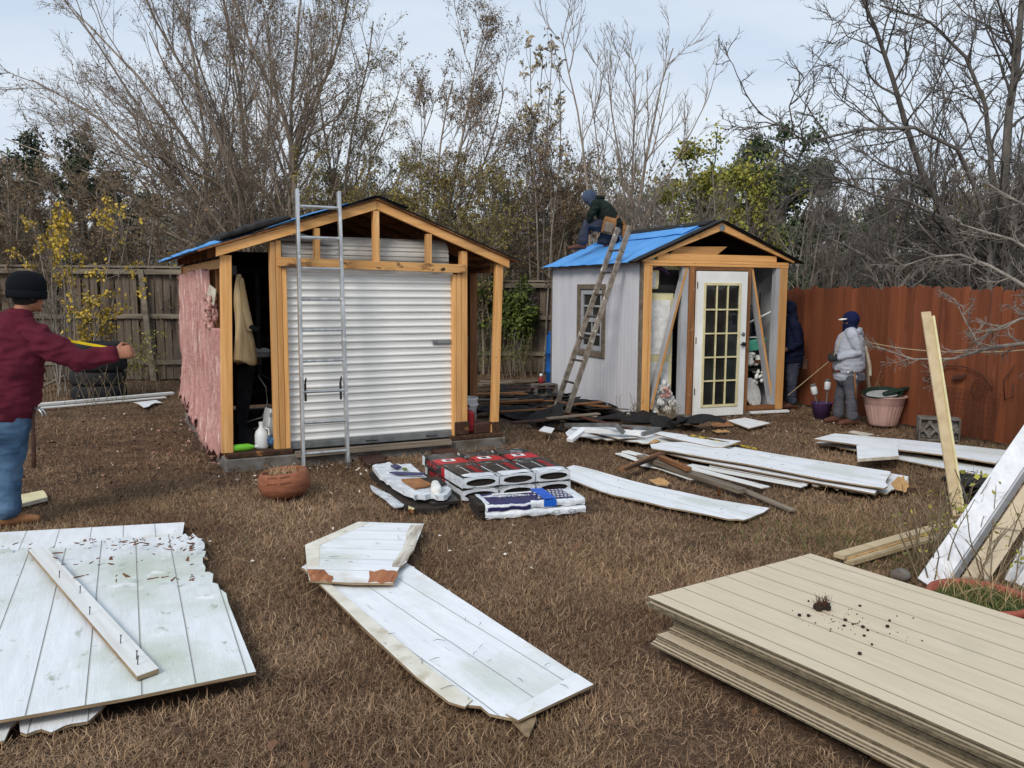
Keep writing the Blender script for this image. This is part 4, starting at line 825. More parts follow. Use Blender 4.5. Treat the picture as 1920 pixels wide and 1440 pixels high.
bat = panel('batten', 'off white batten board studded with nails lying on the torn sheet', 'board', [(52, 1030), (84, 1023), (298, 1253), (257, 1268)], .112, 'white_wood_y', .02, ((275, 1262), (68, 1026)), grass=False)
for px in ((111, 1083), (150, 1112), (168, 1152), (226, 1206), (256, 1236), (258, 1246)):
    b = G(*px, .113); MB().tube([b-Vector((0, 0, .002)), b+Vector((.002, .003, .035))], .0022, 6).tube([b+Vector((.002, .003, .035)), b+Vector((.002, .003, .037))], .005, 8).build('nail', 'steel_dark', bat, matrix=ROOTM[bat.name].inverted())
# bottom centre: long sheet and the pentagon on it
panel('siding_board', 'long white siding sheet lying in the grass bottom centre', 'panel', ragged([(565, 1063), (600, 1040), (765, 1056), (940, 1172), (1113, 1283), (1040, 1318), (972, 1350), (840, 1316), (780, 1270), (690, 1185)], (6,), 5, 18, 8), .04, 'siding_white', .012, ((1010, 1335), (640, 1080)), sag=.012)
panel('trim_strip', 'white trim strip nailed along the end of the long centre sheet', 'trim', [(1080, 1262), (1113, 1283), (972, 1350), (948, 1338)], .052, 'plain_white', .011, grass=False)
panel('trim_strip', 'cream trim strip along the left side of the long centre sheet', 'trim', [(568, 1064), (600, 1078), (820, 1262), (886, 1312), (872, 1325), (842, 1316), (782, 1270), (692, 1186)], .052, 'cream_white', .011, grass=False)
panel('torn_chip', 'splintered wooden chip under the lower end of the centre sheet', 'wood chip', ragged([(955, 1345), (1005, 1345), (992, 1379), (972, 1362)], (1, 2), 3, 8, 3), .028, 'ply_edge', .01)
pent = panel('siding_board', 'white pentagon shaped gable panel with bare wooden corners', 'panel', ragged([(572, 1022), (672, 978), (795, 982), (782, 1014), (768, 1040), (750, 1062), (742, 1076), (738, 1093), (660, 1093), (580, 1088), (576, 1066)], (2, 3, 4), 4, 12, 9), .075, 'siding_white', .013, ((580, 1060), (760, 1065)), tilt=lambda p: .03*max(0, (1040-p[1])/60)*0)
def patch(o, px, z, m, name): 
    P = [G(*p, z) for p in px]; inv = ROOTM[o.name].inverted()
    return MB().prism([tuple((inv @ p)[:2]) for p in P], z-.002-ROOTM[o.name].translation.z*0, z).build(name, m, o)
patch(pent, ragged([(576, 1067), (608, 1068), (624, 1080), (620, 1091), (582, 1088)], (1, 2, 3), 3, 8, 2), .0775, 'bare_wood', 'bare_corner'); patch(pent, ragged([(692, 1070), (742, 1070), (747, 1076), (738, 1092), (690, 1092)], (0, 1, 3, 4), 3, 8, 6), .0775, 'bare_wood', 'bare_corner')
patch(pent, ragged([(770, 984), (794, 983), (768, 1040), (748, 1063), (735, 1062), (757, 1020)], (1, 2, 4, 5), 3, 9, 7), .0776, 'peeled', 'peeled_edge')
patch(pent, [(573, 1021), (672, 978.5), (692, 980), (600, 1022), (598, 1062), (577, 1064)], .0772, 'cream_white', 'trim_edge')
# centre: the panel behind the shingles
panel('siding_board', 'long white panel running right from beneath the shingle bundles', 'panel', ragged([(1040, 885), (1075, 873), (1085, 875), (1215, 905), (1340, 936), (1443, 951), (1420, 964), (1395, 975), (1366, 974), (1250, 953), (1150, 926), (1060, 897)], (5, 6, 7), 3, 10, 3), .035, 'siding_white', .012, ((1380, 965), (1080, 882)), sag=.03)
# centre right: pile of sheets
panel('siding_board', 'lowest white sheet of the centre right pile with a splintered end', 'panel', ragged([(1330, 850), (1378, 838), (1703, 893), (1699, 916), (1672, 918), (1640, 929), (1602, 922), (1500, 905), (1330, 874)], (2, 3, 4, 5, 6), 4, 8, 3), .035, 'siding_white', .012, ((1660, 915), (1360, 855)))
panel('splintered_end', 'yellow splintered plywood end of the centre right pile', 'wood chip', ragged([(1676, 902), (1690, 895), (1703, 897), (1701, 915), (1690, 920), (1676, 915)], (0, 1, 2, 3, 4, 5), 6, 4, 8), .039, 'osb', .003, grass=False)
panel('siding_board', 'middle white sheet of the centre right pile edge showing below', 'panel', [(1240, 835), (1290, 826), (1670, 884), (1640, 925), (1560, 910), (1300, 862), (1235, 846)], .065, 'siding_white', .012, ((1600, 905), (1270, 840)))
panel('siding_board', 'topmost long white sheet of the centre right pile', 'panel', ragged([(1219, 833), (1250, 829), (1282, 829), (1671, 887), (1658, 915), (1540, 897), (1400, 870), (1222, 841)], (3,), 5, 6, 5), .10, 'siding_white', .012, ((1600, 900), (1250, 835)), sag=.012)
panel('siding_board', 'short white sheet slid behind the topmost centre right sheet', 'panel', [(1228, 813), (1250, 812), (1376, 832), (1356, 838), (1338, 838), (1270, 824)], .11, 'siding_white', .012, ((1340, 835), (1240, 813)), grass=False)
panel('siding_board', 'broad white sheet under the window frame scrap in the back pile', 'panel', ragged([(1060, 812), (1075, 800), (1110, 797), (1215, 806), (1390, 828), (1330, 846), (1300, 842), (1180, 828), (1064, 818)], (1, 6, 7), 2, 12, 6), .05, 'siding_white', .012, ((1320, 838), (1090, 806)), sag=.02)
panel('siding_board', 'bent white piece resting in the back pile beside the window frame scrap', 'panel', ragged([(1100, 808), (1140, 804), (1210, 820), (1160, 822)], (1, 2), 2, 10, 3), .085, 'plain_white', .01, grass=False, sag=.02)
# strips, lumber
for lb, a, b, w_, z in (('thin white strip lying nearest the grey lumber, left of it', (1160, 850), (1302, 899), .09, .02), ('thin white strip lying under the crossed brown lumber', (1172, 846), (1436, 914), .10, .035), ('thin white strip lying along the front of the centre right pile', (1292, 872), (1508, 912), .11, .03), ('short white strip end poking out left of the crossed lumber', (1185, 868), (1250, 880), .07, .02)):
    stick('white_strip', lb, a, b, w_, .012, 'white_wood_x', z)
stick('grey_lumber', 'long weathered grey two by four crossing the white strips', (1200, 856), (1392, 921), .09, .04, 'grey_wood_x', .06, .03)
stick('grey_lumber', 'slim grey lath lying beyond the end of the grey two by four', (1385, 915), (1486, 957), .06, .02, 'grey_wood_x', .02)
stick('brown_lumber', 'short brown board crossing over the grey two by four', (1166, 881), (1242, 850), .07, .03, 'old_pine_x', .07, .11)
stick('brown_lumber', 'short brown block lying along the grey two by four', (1238, 857), (1292, 880), .06, .035, 'old_pine_x', .105, .10)
panel('osb_scrap', 'small yellow scrap of chipboard on the grass', 'scrap', ragged([(1216, 899), (1236, 895), (1256, 905), (1252, 910), (1232, 909)], (0, 1, 3), 2, 8, 2), .03, 'osb', .012)
one(MB().hexa([G(1344, 930), G(1352, 930), G(1351, 928, .0), G(1345, 928, .0)], [G(1346, 914, .09), G(1350, 914, .09), G(1349.5, 913, .09), G(1346.5, 913, .09)]), 'wood_sliver', 'old_pine_z', 'upright orange wood sliver standing by the long centre panel', 'wood chip')
stick('grey_board', 'white painted board lying in front of the roll up door', (768, 810), (888, 822), .09, .03, 'white_wood_x', .04)
for lb, px in (('dark brown ramp board running down from the roll up door, left one', [(640, 818), (684, 815), (724, 864), (688, 871)]), ('dark brown ramp board in front of the roll up door, right one', [(770, 817), (812, 815), (862, 849), (828, 855)])):
    panel('ramp_board', lb, 'board', px, .035, 'ramp_wood', .03, (px[2], px[1]), edge='ramp_wood')
panel('grey_board', 'flat grey board lying before the threshold of the garage shed', 'board', [(700, 822), (768, 812), (772, 822), (704, 833)], .03, 'grey_wood_x', .02)
panel('white_scrap', 'small white scrap beside the left ramp board', 'scrap', ragged([(686, 832), (706, 830), (714, 838), (700, 843)], (0, 1, 2, 3), 2, 6, 2), .03, 'plain_white', .008)
# by the door of the garden shed
panel('white_square', 'square white panel piece on bare ground near the glazed door', 'panel', [(1363, 788), (1397, 783), (1445, 793), (1404, 803)], .03, 'plain_white', .015)
panel('cardboard_piece', 'brown board piece beside the square white panel', 'scrap', [(1331, 795), (1362, 789), (1376, 797), (1338, 800)], .02, 'cardboard', .012)
panel('cardboard_piece', 'slim tan splinter lying near the brown board piece', 'scrap', ragged([(1334, 806), (1360, 805), (1370, 810), (1345, 811)], (0, 2), 2, 6, 2), .02, 'osb', .01)
# right pile
panel('siding_board', 'lower white sheet of the right pile in front of the breeze block', 'panel', [(1529, 829), (1570, 826), (1900, 884), (1858, 894), (1720, 868)], .03, 'siding_white', .012, ((1850, 885), (1540, 829)))
panel('siding_board', 'upper white sheet of the right pile in front of the breeze block', 'panel', ragged([(1526, 823), (1565, 813), (1700, 824), (1895, 846), (1868, 868), (1760, 852), (1640, 838)], (3,), 3, 6, 2), .10, 'siding_white', .014, ((1860, 855), (1540, 820)), sag=.015, tilt=lambda p: .0)
panel('siding_piece', 'square off white piece lying across the right pile', 'panel', [(1606, 835), (1681, 824), (1685, 855), (1608, 860)], .145, 'plain_white', .03, grass=False, edge='siding_back')
panel('siding_piece', 'short narrow offcut behind the right pile', 'panel', [(1590, 810), (1600, 807), (1640, 814), (1622, 818)], .05, 'siding_back', .02)
# left: gutter strips by the tyres, small things near the man's boots
stick('white_strip', 'upper long white trim strip lying before the tyre stack', (62, 760), (324, 737), .1, .04, 'white_wood_x', .02)
stick('white_strip', 'lower long white trim strip lying before the tyre stack', (66, 766), (310, 745), .09, .02, 'white_wood_x', .01)
panel('white_scrap', 'crumpled white sheet scrap by the end of the white trim strips', 'scrap', ragged([(250, 755), (292, 748), (305, 754), (284, 758), (270, 765)], (2, 3, 4), 2, 8, 2), .03, 'plain_white', .01, sag=.03)
panel('white_block', 'cream trim offcut with a broken end behind the man in jeans', 'offcut', ragged([(-10, 948), (0, 935), (80, 919), (89, 932), (38, 945)], (2,), 3, 5, 3), .05, 'cream', .03, edge='siding_back')
# between the sheds: roofing debris
q = random.Random(21); G1 = 'torn roofing scraps heaped between the two sheds'
def scrap(px, py, s, m, name, label, z, cat='scrap', group=G1, amp=.05):
    c = G(px, py, 0); n = 16; vs = [(0, 0, 0)]; rings = 4; r0 = [s*q.uniform(.55, 1.1) for _ in range(n)]; ph = q.random()*9
    for k in range(1, rings+1):
        for j in range(n):
            a = 2*PI*j/n; r = r0[j]*k/rings; vs.append((r*1.4*math.cos(a), r*.7*math.sin(a), amp*mnoise.noise((r*2*math.cos(a)+ph, r*2*math.sin(a), ph))*1.6))
    fs = [(0, 1+j, 1+(j+1) % n) for j in range(n)]+[(1+(k-1)*n+j, 1+k*n+j, 1+k*n+(j+1) % n, 1+(k-1)*n+(j+1) % n) for k in range(1, rings) for j in range(n)]
    N = len(vs); vs += [(x, y, z_-.01) for x, y, z_ in vs]; fs += [tuple(i+N for i in f[::-1]) for f in fs]; e = 1+(rings-1)*n; fs += [(e+j, e+N+j, e+N+(j+1) % n, e+(j+1) % n) for j in range(n)]
    o = MB().add(vs, fs).build(name, m, None, matrix=Matrix.Translation((c.x, c.y, z)) @ Matrix.Rotation(q.random()*6, 4, 'Z') @ Matrix.Rotation(q.uniform(-.08, .08), 4, 'X'))
    return props(o, label, cat, group)
for k in range(46):
    px, py = q.uniform(905, 1200), q.uniform(716, 796)
    if py > 782 and px < 990 or (px > 1075 and py < 762 and px > 1075+(762-py)*2): px = q.uniform(960, 1060)
    scrap(px, py, q.uniform(.16, .4), q.choice(['felt', 'felt', 'felt', 'brown_felt']), 'roofing_felt', 'torn dark roofing scrap in the heap between the sheds', .035+.001*k, amp=.07)
for k in range(16):
    px, py = q.uniform(915, 1130), q.uniform(725, 790); a_ = q.uniform(-40, 40); stick('roof_plank', 'broken brown plank scattered over the roofing scraps between the sheds', (px-40-q.random()*30, py+a_*.12), (px+40, py-a_*.12), q.uniform(.05, .11), .02, q.choice(['old_pine_x', 'ramp_wood', 'grey_wood_x', 'old_pine_x']), .07+.004*k, .09+.004*k, group='broken planks between the two sheds', grass=False)
exc([G(890, 716), G(1080, 712), G(1230, 782), G(1330, 800), G(1300, 812), G(980, 800), G(890, 785)])
for i_, (px, py, s) in enumerate(((1240, 795, .34), (1285, 800, .3), (1310, 806, .26), (1205, 790, .25))):
    scrap(px, py, s, 'felt', 'roofing_felt', ('limp black felt strip lying at the foot of the garden shed post', 'middle limp black felt strip before the white bag heap', 'black felt strip ending beside the yellow level', 'black felt strip behind the window frame scrap')[i_], .07, amp=.13, group='black felt before the garden shed')
for i_, (px, py, s) in enumerate(((1028, 800, .2), (1052, 808, .13))): scrap(px, py, s, 'black', 'black_bag', ('black crumpled plastic at the left end of the back pile', 'small black crumpled plastic folded over the white sheet')[i_], .12, 'plastic', None, .2)
panel('white_scrap', 'white folded scrap between the two black plastic lumps', 'scrap', [(1010, 808), (1020, 800), (1040, 804), (1034, 812)], .09, 'plain_white', .012, grass=False, sag=.02)
wf = thing('window_frame', 'bent grey aluminium window frame lying on the debris pile', 'window frame', tuple(G(1160, 800)))
pts = [G(1060, 797, .1), G(1155, 797, .24), G(1170, 812, .16)]; 
for a, b in ((0, 1), (1, 2)): MB().beam(pts[a], pts[b], .03, .045).build('frame_bar', 'grey_metal', wf, matrix=ROOTM[wf.name].inverted())
pts = [G(1165, 800, .16), G(1238, 805, .12), G(1205, 814, .12)]
for a, b in ((0, 1), (1, 2)): MB().beam(pts[a], pts[b], .03, .045).build('frame_bar', 'grey_metal', wf, matrix=ROOTM[wf.name].inverted())
stick('white_gutter', 'dented white gutter length lying across the back pile', (1096, 806), (1200, 812), .1, .05, 'plain_white', .13, .1, 'gutter', grass=False)
stick('white_gutter', 'short bent white gutter end angled towards the grass', (1068, 826), (1096, 804), .08, .04, 'plain_white', .05, .14, 'gutter', grass=False)
stick('copper_pipe', 'thin rusty pipe lying under the window frame scrap', (1010, 762), (1185, 806), .03, .03, 'rust', .09, .14, 'pipe', grass=False)
stick('spirit_level', 'long yellow and black bar lying behind the short white sheet', (1290, 815), (1420, 842), .035, .02, 'dirty_yellow', .06, .02, 'bar')
panel('wood_chip', 'small tan wood chip on the back pile sheet', 'wood chip', [(1216, 830), (1228, 823), (1238, 826), (1226, 831)], .07, 'osb', .01, grass=False)
for lb, a, b in (('long pale board on the ground before the far fence', (900, 715), (1015, 714)), ('shorter pale board on the ground before the far fence', (900, 721), (962, 717))): stick('pale_board', lb, a, b, .14, .03, 'grey_wood_x', .02)

# ------------------------------------------------------------------ blue barrel, cinder block, figurine
c = G(1036, 735); bp = Rw(-.06, 3.42, 0)
t = thing('barrel', 'blue plastic barrel behind the left corner of the garden shed', 'barrel', tuple(W(1054, 700, 14.5)*Vector((1, 1, 0))))
MB().lathe([(0, .0), (.26, 0), (.28, .03), (.285, .3), (.295, .31), (.295, .34), (.285, .35), (.285, .62), (.295, .63), (.295, .66), (.285, .67), (.28, .92), (.25, .97), (0, .97)], k=32).build('barrel_body', 'blue_plastic', t, smooth=True); MB().lathe([(.245, .971), (.255, .99), (.24, 1.01), (0, 1.0)], k=28).build('lid', 'blue_plastic', t, smooth=True)
c = G(1020, 742); t = thing('cinder_block', 'grey hollow cinder block in front of the blue barrel', 'cinder block', tuple(c), .5)
MB().box(-.2, .2, .07, .1, 0, .19).box(-.2, .2, -.1, -.07, 0, .19).box(-.2, -.165, -.069, .069, 0, .19).box(.165, .2, -.069, .069, 0, .19).box(-.018, .018, -.069, .069, 0, .19).build('block_shell', 'concrete', t, matrix=Matrix.Rotation(PI/2, 4, 'X') @ Matrix.Translation((0, .1, -.1)), bevel=.004)
t = thing('figurine', 'tiny red and white figurine on the cinder block', 'figurine', tuple(G(1016, 728, .19)-Vector((0, -.05, 0)))); t.location = tuple(c+Vector((-.05, .05, .2)))
MB().lathe([(0, 0), (.045, 0), (.05, .03), (.04, .08), (.028, .11), (0, .115)], k=16).build('body', 'red_plastic', t, smooth=True); MB().ball((0, 0, .135), .03, 12).build('head', 'white_plastic', t, smooth=True)

# ------------------------------------------------------------------ pots and planters
c = G(537, 930); t = thing('planter', 'squat round terracotta planter with a carved leaf motif on the grass', 'planter', tuple(c))
R3 = Matrix.Rotation(-.10, 4, 'Y')
MB().lathe([(0, 0), (.13, 0), (.175, .03), (.205, .07), (.214, .12), (.208, .175), (.188, .212), (.178, .219), (.168, .213), (.172, .19), (.18, .17)], k=48, rmod=lambda i, a: 1+.004*math.sin(9*a+i)).build('bowl', 'terracotta', t, smooth=True, matrix=R3)
MB().lathe([(0, .165), (.168, .165), (.1, .185), (0, .19)][::-1], k=24).build('soil', 'soil', t, smooth=True, matrix=R3)
mb = MB()
for s_ in (-1, 1):
    for k in range(5):
        for u_ in (-1, 1):
            a = -PI/2+s_*(.07+k*.085)+.05; z = .175+u_*.014-(.008 if u_ < 0 else 0); r = .212-max(0, (z-.15))*.35
            pa = Vector((r*math.cos(a), r*math.sin(a), z)); a2 = a+s_*.07; pb = Vector((r*math.cos(a2), r*math.sin(a2), z+u_*.012)); mb.tube([pa, (pa+pb)/2*1.004, pb], [.002, .005, .001], 6)
mb.build('leaf_carving', 'rust', t, matrix=R3)
EXCC = []
def exc_disc(c, r): exc([(c.x+r*math.cos(k*.52), c.y+r*math.sin(k*.52)) for k in range(12)])
exc_disc(c, .17)
c = G(1655, 797); t = thing('urn_planter', 'large faded pink fluted planter in front of the red fence', 'planter', tuple(c))
fl = lambda i, a: 1+(.022*math.cos(a*28) if 1 < i < 6 else 0)
MB().lathe([(0, 0), (.16, 0), (.172, .02), (.188, .08), (.212, .18), (.232, .265), (.236, .28), (.243, .287), (.250, .345), (.272, .37), (.281, .385), (.272, .392), (.24, .38), (.225, .26)], k=112, rmod=fl).build('pot_body', 'pink_pot', t, smooth=True)
MB().lathe([(.24, .32), (.0, .33)], k=30).build('soil', 'soil', t)
sc_ = 1572*1.0
c2 = c; t = thing('tray', 'dark green tray with a pale inside tipped on the pink planter', 'tray', tuple(c+Vector((-.02, -.02, .385))))
Rt = Matrix.Translation((-.02, 0, .015)) @ Matrix.Rotation(-.12, 4, 'Y') @ Matrix.Rotation(.16, 4, 'X')
MB().lathe([(.0, .0), (.19, .0), (.23, .035), (.24, .04), (.25, .035), (.2, -.015), (0, -.015)], k=36).build('tray_shell', 'green_tray', t, smooth=True, matrix=Rt); MB().lathe([(.188, .004), (0, .004)], k=36).build('inner_lining', 'tray_white', t, matrix=Rt)
one(MB().chain([((.1, -.05, .05), .04, .03), ((.32, -.02, .10), .05, .03), ((.42, 0, .12), .03, .02)], (0, 1, 0), 10), 'green_sack', 'green_tray', 'dark green plastic folded over the right of the pink planter', 'sack', matrix=Matrix.Translation(c+Vector((-.14, -.05, .37))))
exc_disc(c, .24)
c = G(1835, 1165); t = thing('clay_pot', 'wide red clay pot of grass beside the beige siding stack', 'pot', tuple(c)); pc = G(1836, 1114, .20)
t.location = (pc.x, pc.y, 0); ROOTM[t.name] = Matrix.Translation((pc.x, pc.y, 0)); rr = (G(1925, 1116, .2)-G(1745, 1116, .2)).length/2
MB().lathe([(0, 0), (rr*.7, 0), (rr*.85, .12), (rr*.92, .15), (rr*.99, .16), (rr, .185), (rr*.97, .20), (rr*.88, .195), (rr*.84, .15)], k=64).build('pot_body', 'clay_red', t, smooth=True); MB().lathe([(rr*.85, .15), (rr*.4, .16), (0, .165)], k=32).build('soil', 'soil', t, smooth=True)
POT = (pc.x, pc.y, .16, rr*.82); exc_disc(pc, rr)
# breeze block
c = G(1768, 829); a_, b_ = G(1727, 826), G(1805, 830); th_ = math.atan2(b_.y-a_.y, b_.x-a_.x); t = thing('breeze_block', 'pale concrete breeze block with crossed strap pattern before the red fence', 'breeze block', tuple((a_+b_)/2+Vector((.0, .1, 0))), th_)
w_ = (b_-a_).length; h_ = .27
MB().box(-w_/2, w_/2, -.1, .1, 0, .025).box(-w_/2, w_/2, -.1, .1, h_-.025, h_).box(-w_/2, -w_/2+.02, -.1, .1, .0255, h_-.0255).box(w_/2-.02, w_/2, -.1, .1, .0255, h_-.0255).box(-.012, .012, -.1, .1, .0255, h_-.0255).build('block_frame', 'concrete', t, bevel=.004)
for s_ in (-1, 1):
    mb = MB(); x0, x1 = sorted((s_*.013, s_*(w_/2-.021))); xm = (x0+x1)/2
    for k, (p, r) in enumerate((((x0, .03), (x1, .24)), ((x0, .24), (x1, .03)))):
        for o_ in (-.05, .05): 
            pa, pb = Vector((p[0], 0, p[1])), Vector((r[0], 0, r[1])); n_ = Vector((-(pb-pa).z, 0, (pb-pa).x)).normalized()*o_; cc = (pa+pb)/2+n_; dd = (pb-pa).normalized()*.085
            mb.beam(cc-dd, cc+dd, .03, .028+.001*k, (0, 1, 0)) if False else mb.beam(cc-dd+Vector((0, -.07-.003*k, 0)), cc+dd+Vector((0, -.07-.003*k, 0)), .028, .05, (0, 1, 0))
    mb.box(x0, x1, -.04, -.01, .03, h_-.03); mb.build('strap_pattern', 'concrete', t)
# rusty trellis, wrought iron bird, red and white litter
c = G(1800, 812); t = thing('wire_trellis', 'rusty wire grid leaning on the red fence behind the breeze block', 'trellis', tuple(on_plane(1802, 800, fo+Vector((-.13, -.05, 0)), Vector((-fdir.y, fdir.x, 0)))*Vector((1, 1, 0))), FTH)
for k in range(15): MB().tube([(-.42+.06*k, 0, 0), (-.42+.06*k, .09, .58)], .003, 5).build('wire', 'rust', t)
for k in range(11): MB().tube([(-.42, .009*k, .0+.058*k), (.42, .009*k, .0+.058*k)], .003, 5).build('wire', 'rust', t)
t = thing('wall_ornament', 'rusty wrought iron scroll with a bird silhouette on the red fence', 'ornament', tuple(on_plane(1795, 722, fo+Vector((-.045, -.01, 0)), Vector((-fdir.y, fdir.x, 0)))), FTH)
MB().tube([(.5*math.cos(a), 0, .28*math.sin(a)-.05) for a in np.linspace(.2, PI-.2, 20)], .009, 6).build('scroll_arch', 'rust', t, smooth=True)
for s_ in (-1, 1): MB().tube([(s_*(.3+.13*(1-k/30)*math.cos(k*.4)), 0, -.02+.13*(1-k/30)*math.sin(k*.4)) for k in range(24)], .007, 6).build('curl', 'rust', t, smooth=True)
MB().tube([(.75, 0, .3), (.62, 0, .12), (.66, 0, -.1), (.76, 0, -.05), (.74, 0, .12)], .008, 6).build('curl', 'rust', t, smooth=True)
MB().chain([((-.09, 0, .06), .012, .006), ((-.03, 0, .085), .035, .008), ((.05, 0, .10), .03, .008), ((.09, 0, .13), .02, .007), ((.125, 0, .135), .006, .004)], (0, 0, 1), 8).build('bird', 'rust', t, smooth=True)
t = thing('snack_wrapper', 'crumpled red and white wrapper beside the breeze block', 'wrapper', tuple(G(1822, 815)), 0)
MB().ball((0, 0, .05), (.05, .03, .05), 8).ball((.02, 0, .03), (.05, .03, .03), 8).build('red_part', 'red_plastic', t); MB().ball((.02, 0, .10), (.05, .03, .025), 7, Matrix.Rotation(.5, 3, 'Y')).build('white_part', 'soft_white', t)
# planter of solar lights left of the grey hooded man
c = G(1540, 783); t = thing('flower_pot', 'purplish pot in shadow behind the grey hooded man', 'pot', tuple(c)); MB().lathe([(0, 0), (.1, 0), (.14, .2), (.15, .21), (.13, .21), (.12, .16), (0, .16)], k=24).build('pot_body', 'purple', t, smooth=True); MB().lathe([(.12, .165), (0, .19)], k=16).build('soil', 'soil', t)
for k, (dx_, h_, ln) in enumerate(((-.06, .36, -.25), (.06, .42, .02))):
    t = thing('garden_light', ('tilted glass garden light in the purplish pot', 'upright glass garden light in the purplish pot')[k], 'garden light', tuple(c+Vector((dx_, 0, .16)))); R_ = Matrix.Rotation(ln, 4, 'Y')
    MB().tube([(0, 0, 0), (0, 0, h_-.2)], .01, 8).build('stake', 'grey_metal', t, matrix=R_); MB().lathe([(0, h_-.2), (.03, h_-.2), (.042, h_-.18), (.042, h_-.1), (.03, h_-.08), (0, h_-.08)], k=16).build('glass_jar', 'white_plastic', t, smooth=True, matrix=R_); MB().lathe([(.035, h_-.079), (.035, h_-.05), (0, h_-.045)], k=14).build('cap', 'grey_metal', t, matrix=R_)
stick_p0, stick_p1 = W(1636, 740, 11.05), W(1622, 648, 11.0)
t = thing('broom_handle', 'pale wooden pole with a rag standing behind the pink planter', 'pole', tuple(stick_p0)); MB().beam((0, 0, -.3), stick_p1-stick_p0, .03, .03).build('pole', 'grey_wood_z', t); MB().chain([(stick_p1-stick_p0+Vector((.0, -.02, -.02)), .02, .02), ((stick_p1-stick_p0)*.6+Vector((.01, -.025, 0)), .025, .02), ((stick_p1-stick_p0)*.4+Vector((.0, -.02, 0)), .02, .015)], (1, 0, 0), 8).build('rag', 'siding_back', t, smooth=True)
# washing line
def rope(name, label, P, r=.006, sag=.1, n=14):
    A, B = Vector(P[0]), Vector(P[1]); pts = [A.lerp(B, k/n)-Vector((0, 0, sag*4*(k/n)*(1-k/n))) for k in range(n+1)]; return one(MB().tube(pts, r, 6), name, 'rope', label, 'rope')
rope('clothes_line', 'pale cord strung along the red fence from the hooded man to the right', (W(1621, 640, 11.15), W(2000, 648, 7.6)), .007, .10)

# ------------------------------------------------------------------ roofing shingle bundles
P00, P10, P01 = G(867, 897, .2), G(1071, 879, .2), G(769, 855, .2); ex = (P10-P00); bw = ex.length/3; ex.normalize(); ey = (P01-P00); bl = ey.length; th_ = math.atan2(ex.y, ex.x)
ey = Vector((-ex.y, ex.x, 0)); shear = (P01-P00).dot(ex)
names = ['left', 'middle', 'right']
def bundle(name, label, loc, rz, w_, l_, h_, kind):
    t = thing(name, label, 'shingles', tuple(loc), rz, 'wrapped bundles of roofing shingles'); g = .004
    # the shingles themselves
    mb = MB(); n = 9
    for k in range(n): z = .006+(h_-.012)*k/n; mb.box(g+.008, w_-g-.008, .015+random.uniform(0, .012), l_-.015, z, z+(h_-.012)/n*.9)
    mb.build('shingle_layers', 'shingle', t)
    # the wrapper: top with printed bands, sides, end with an oval opening
    z1 = h_; vs = []; fs = []; mats = []; mb = MB(); na, nb = 12, 26
    for i in range(na+1):
        for j in range(nb+1):
            u, v = i/na, j/nb; e = min(u, 1-u, v*1.5, 1.5-1.5*v); vs.append((g+(w_-2*g)*u, l_*v, z1-.012*(1-min(1, e*9))+.006*mnoise.noise((u*3+loc[0]*9, v*6, loc[1]*5))))
    def col(u, v):
        if kind == 'white': return 0
        if v < .10 or v > .95: return 0
        if v < .36: return 1
        if .40 < u < .93 and .36 <= v < .44: return 3 if False else 1
        if v < .55: return 2
        if v < .72: return 3
        return 2
    for i in range(na):
        for j in range(nb): fs.append((i*(nb+1)+j, (i+1)*(nb+1)+j, (i+1)*(nb+1)+j+1, i*(nb+1)+j+1)); mats.append(col((i+.5)/na, (j+.5)/nb))
    mb.add(vs, fs); mb.m = mats
    def wall(pts_lo, pts_hi, mi): mb.mi = mi; mb.add(pts_lo+pts_hi, [(0, 1, 3, 2)])
    for x, flip in ((g, 0), (w_-g, 1)):
        for v0, v1, mi in ((0, .42, 0), (.42, .5, 3), (.5, .93, 2), (.93, 1, 0)) if kind != 'white' else ((0, 1, 0),):
            wall([(x, l_*v0, .004), (x, l_*v1, .004)], [(x, l_*v0, z1-.012), (x, l_*v1, z1-.012)], mi)
    # oval ends
    for y, sg in ((0.0, 1), (l_, -1)):
        n = 28; ov = [((w_/2)+(w_*.40)*math.cos(2*PI*k/n), y, h_*.46+h_*.30*math.sin(2*PI*k/n)) for k in range(n)]
        sq = []
        for k in range(n):
            c_, s_ = math.cos(2*PI*k/n), math.sin(2*PI*k/n); m_ = max(abs(c_), abs(s_)); sq.append((w_/2+(w_/2-g)*c_/m_, y, h_*.46+(h_*.46-.006)*s_/m_*(1.04 if s_ > 0 else 1)))
        mb.mi = 0; mb.add(ov+sq, [(k, (k+1) % n, n+(k+1) % n, n+k) for k in range(n)])
    mb.build('wrapper', ['wrap_white', 'wrap_black', 'wrap_photo', 'wrap_red'], t, smooth=False)
    return t
def txt(s, size, m, name, parent, loc, rot, label=None, sx=1.):
    cu = bpy.data.curves.new(name, 'FONT'); cu.body = s; cu.size = size; cu.extrude = .0006; cu.align_x = 'CENTER'; cu.align_y = 'CENTER'; cu.materials.append(M[m]); cu.resolution_u = 2
    tmp = bpy.data.objects.new(name, cu); COL.objects.link(tmp); dg = bpy.context.evaluated_depsgraph_get(); me = bpy.data.meshes.new_from_object(tmp.evaluated_get(dg)); bpy.data.objects.remove(tmp); me.name = name
    if not me.materials: me.materials.append(M[m])
    o = bpy.data.objects.new(name, me); COL.objects.link(o); o.parent = parent; o.location = loc; o.rotation_euler = rot; o.scale = (sx, 1, 1); return o
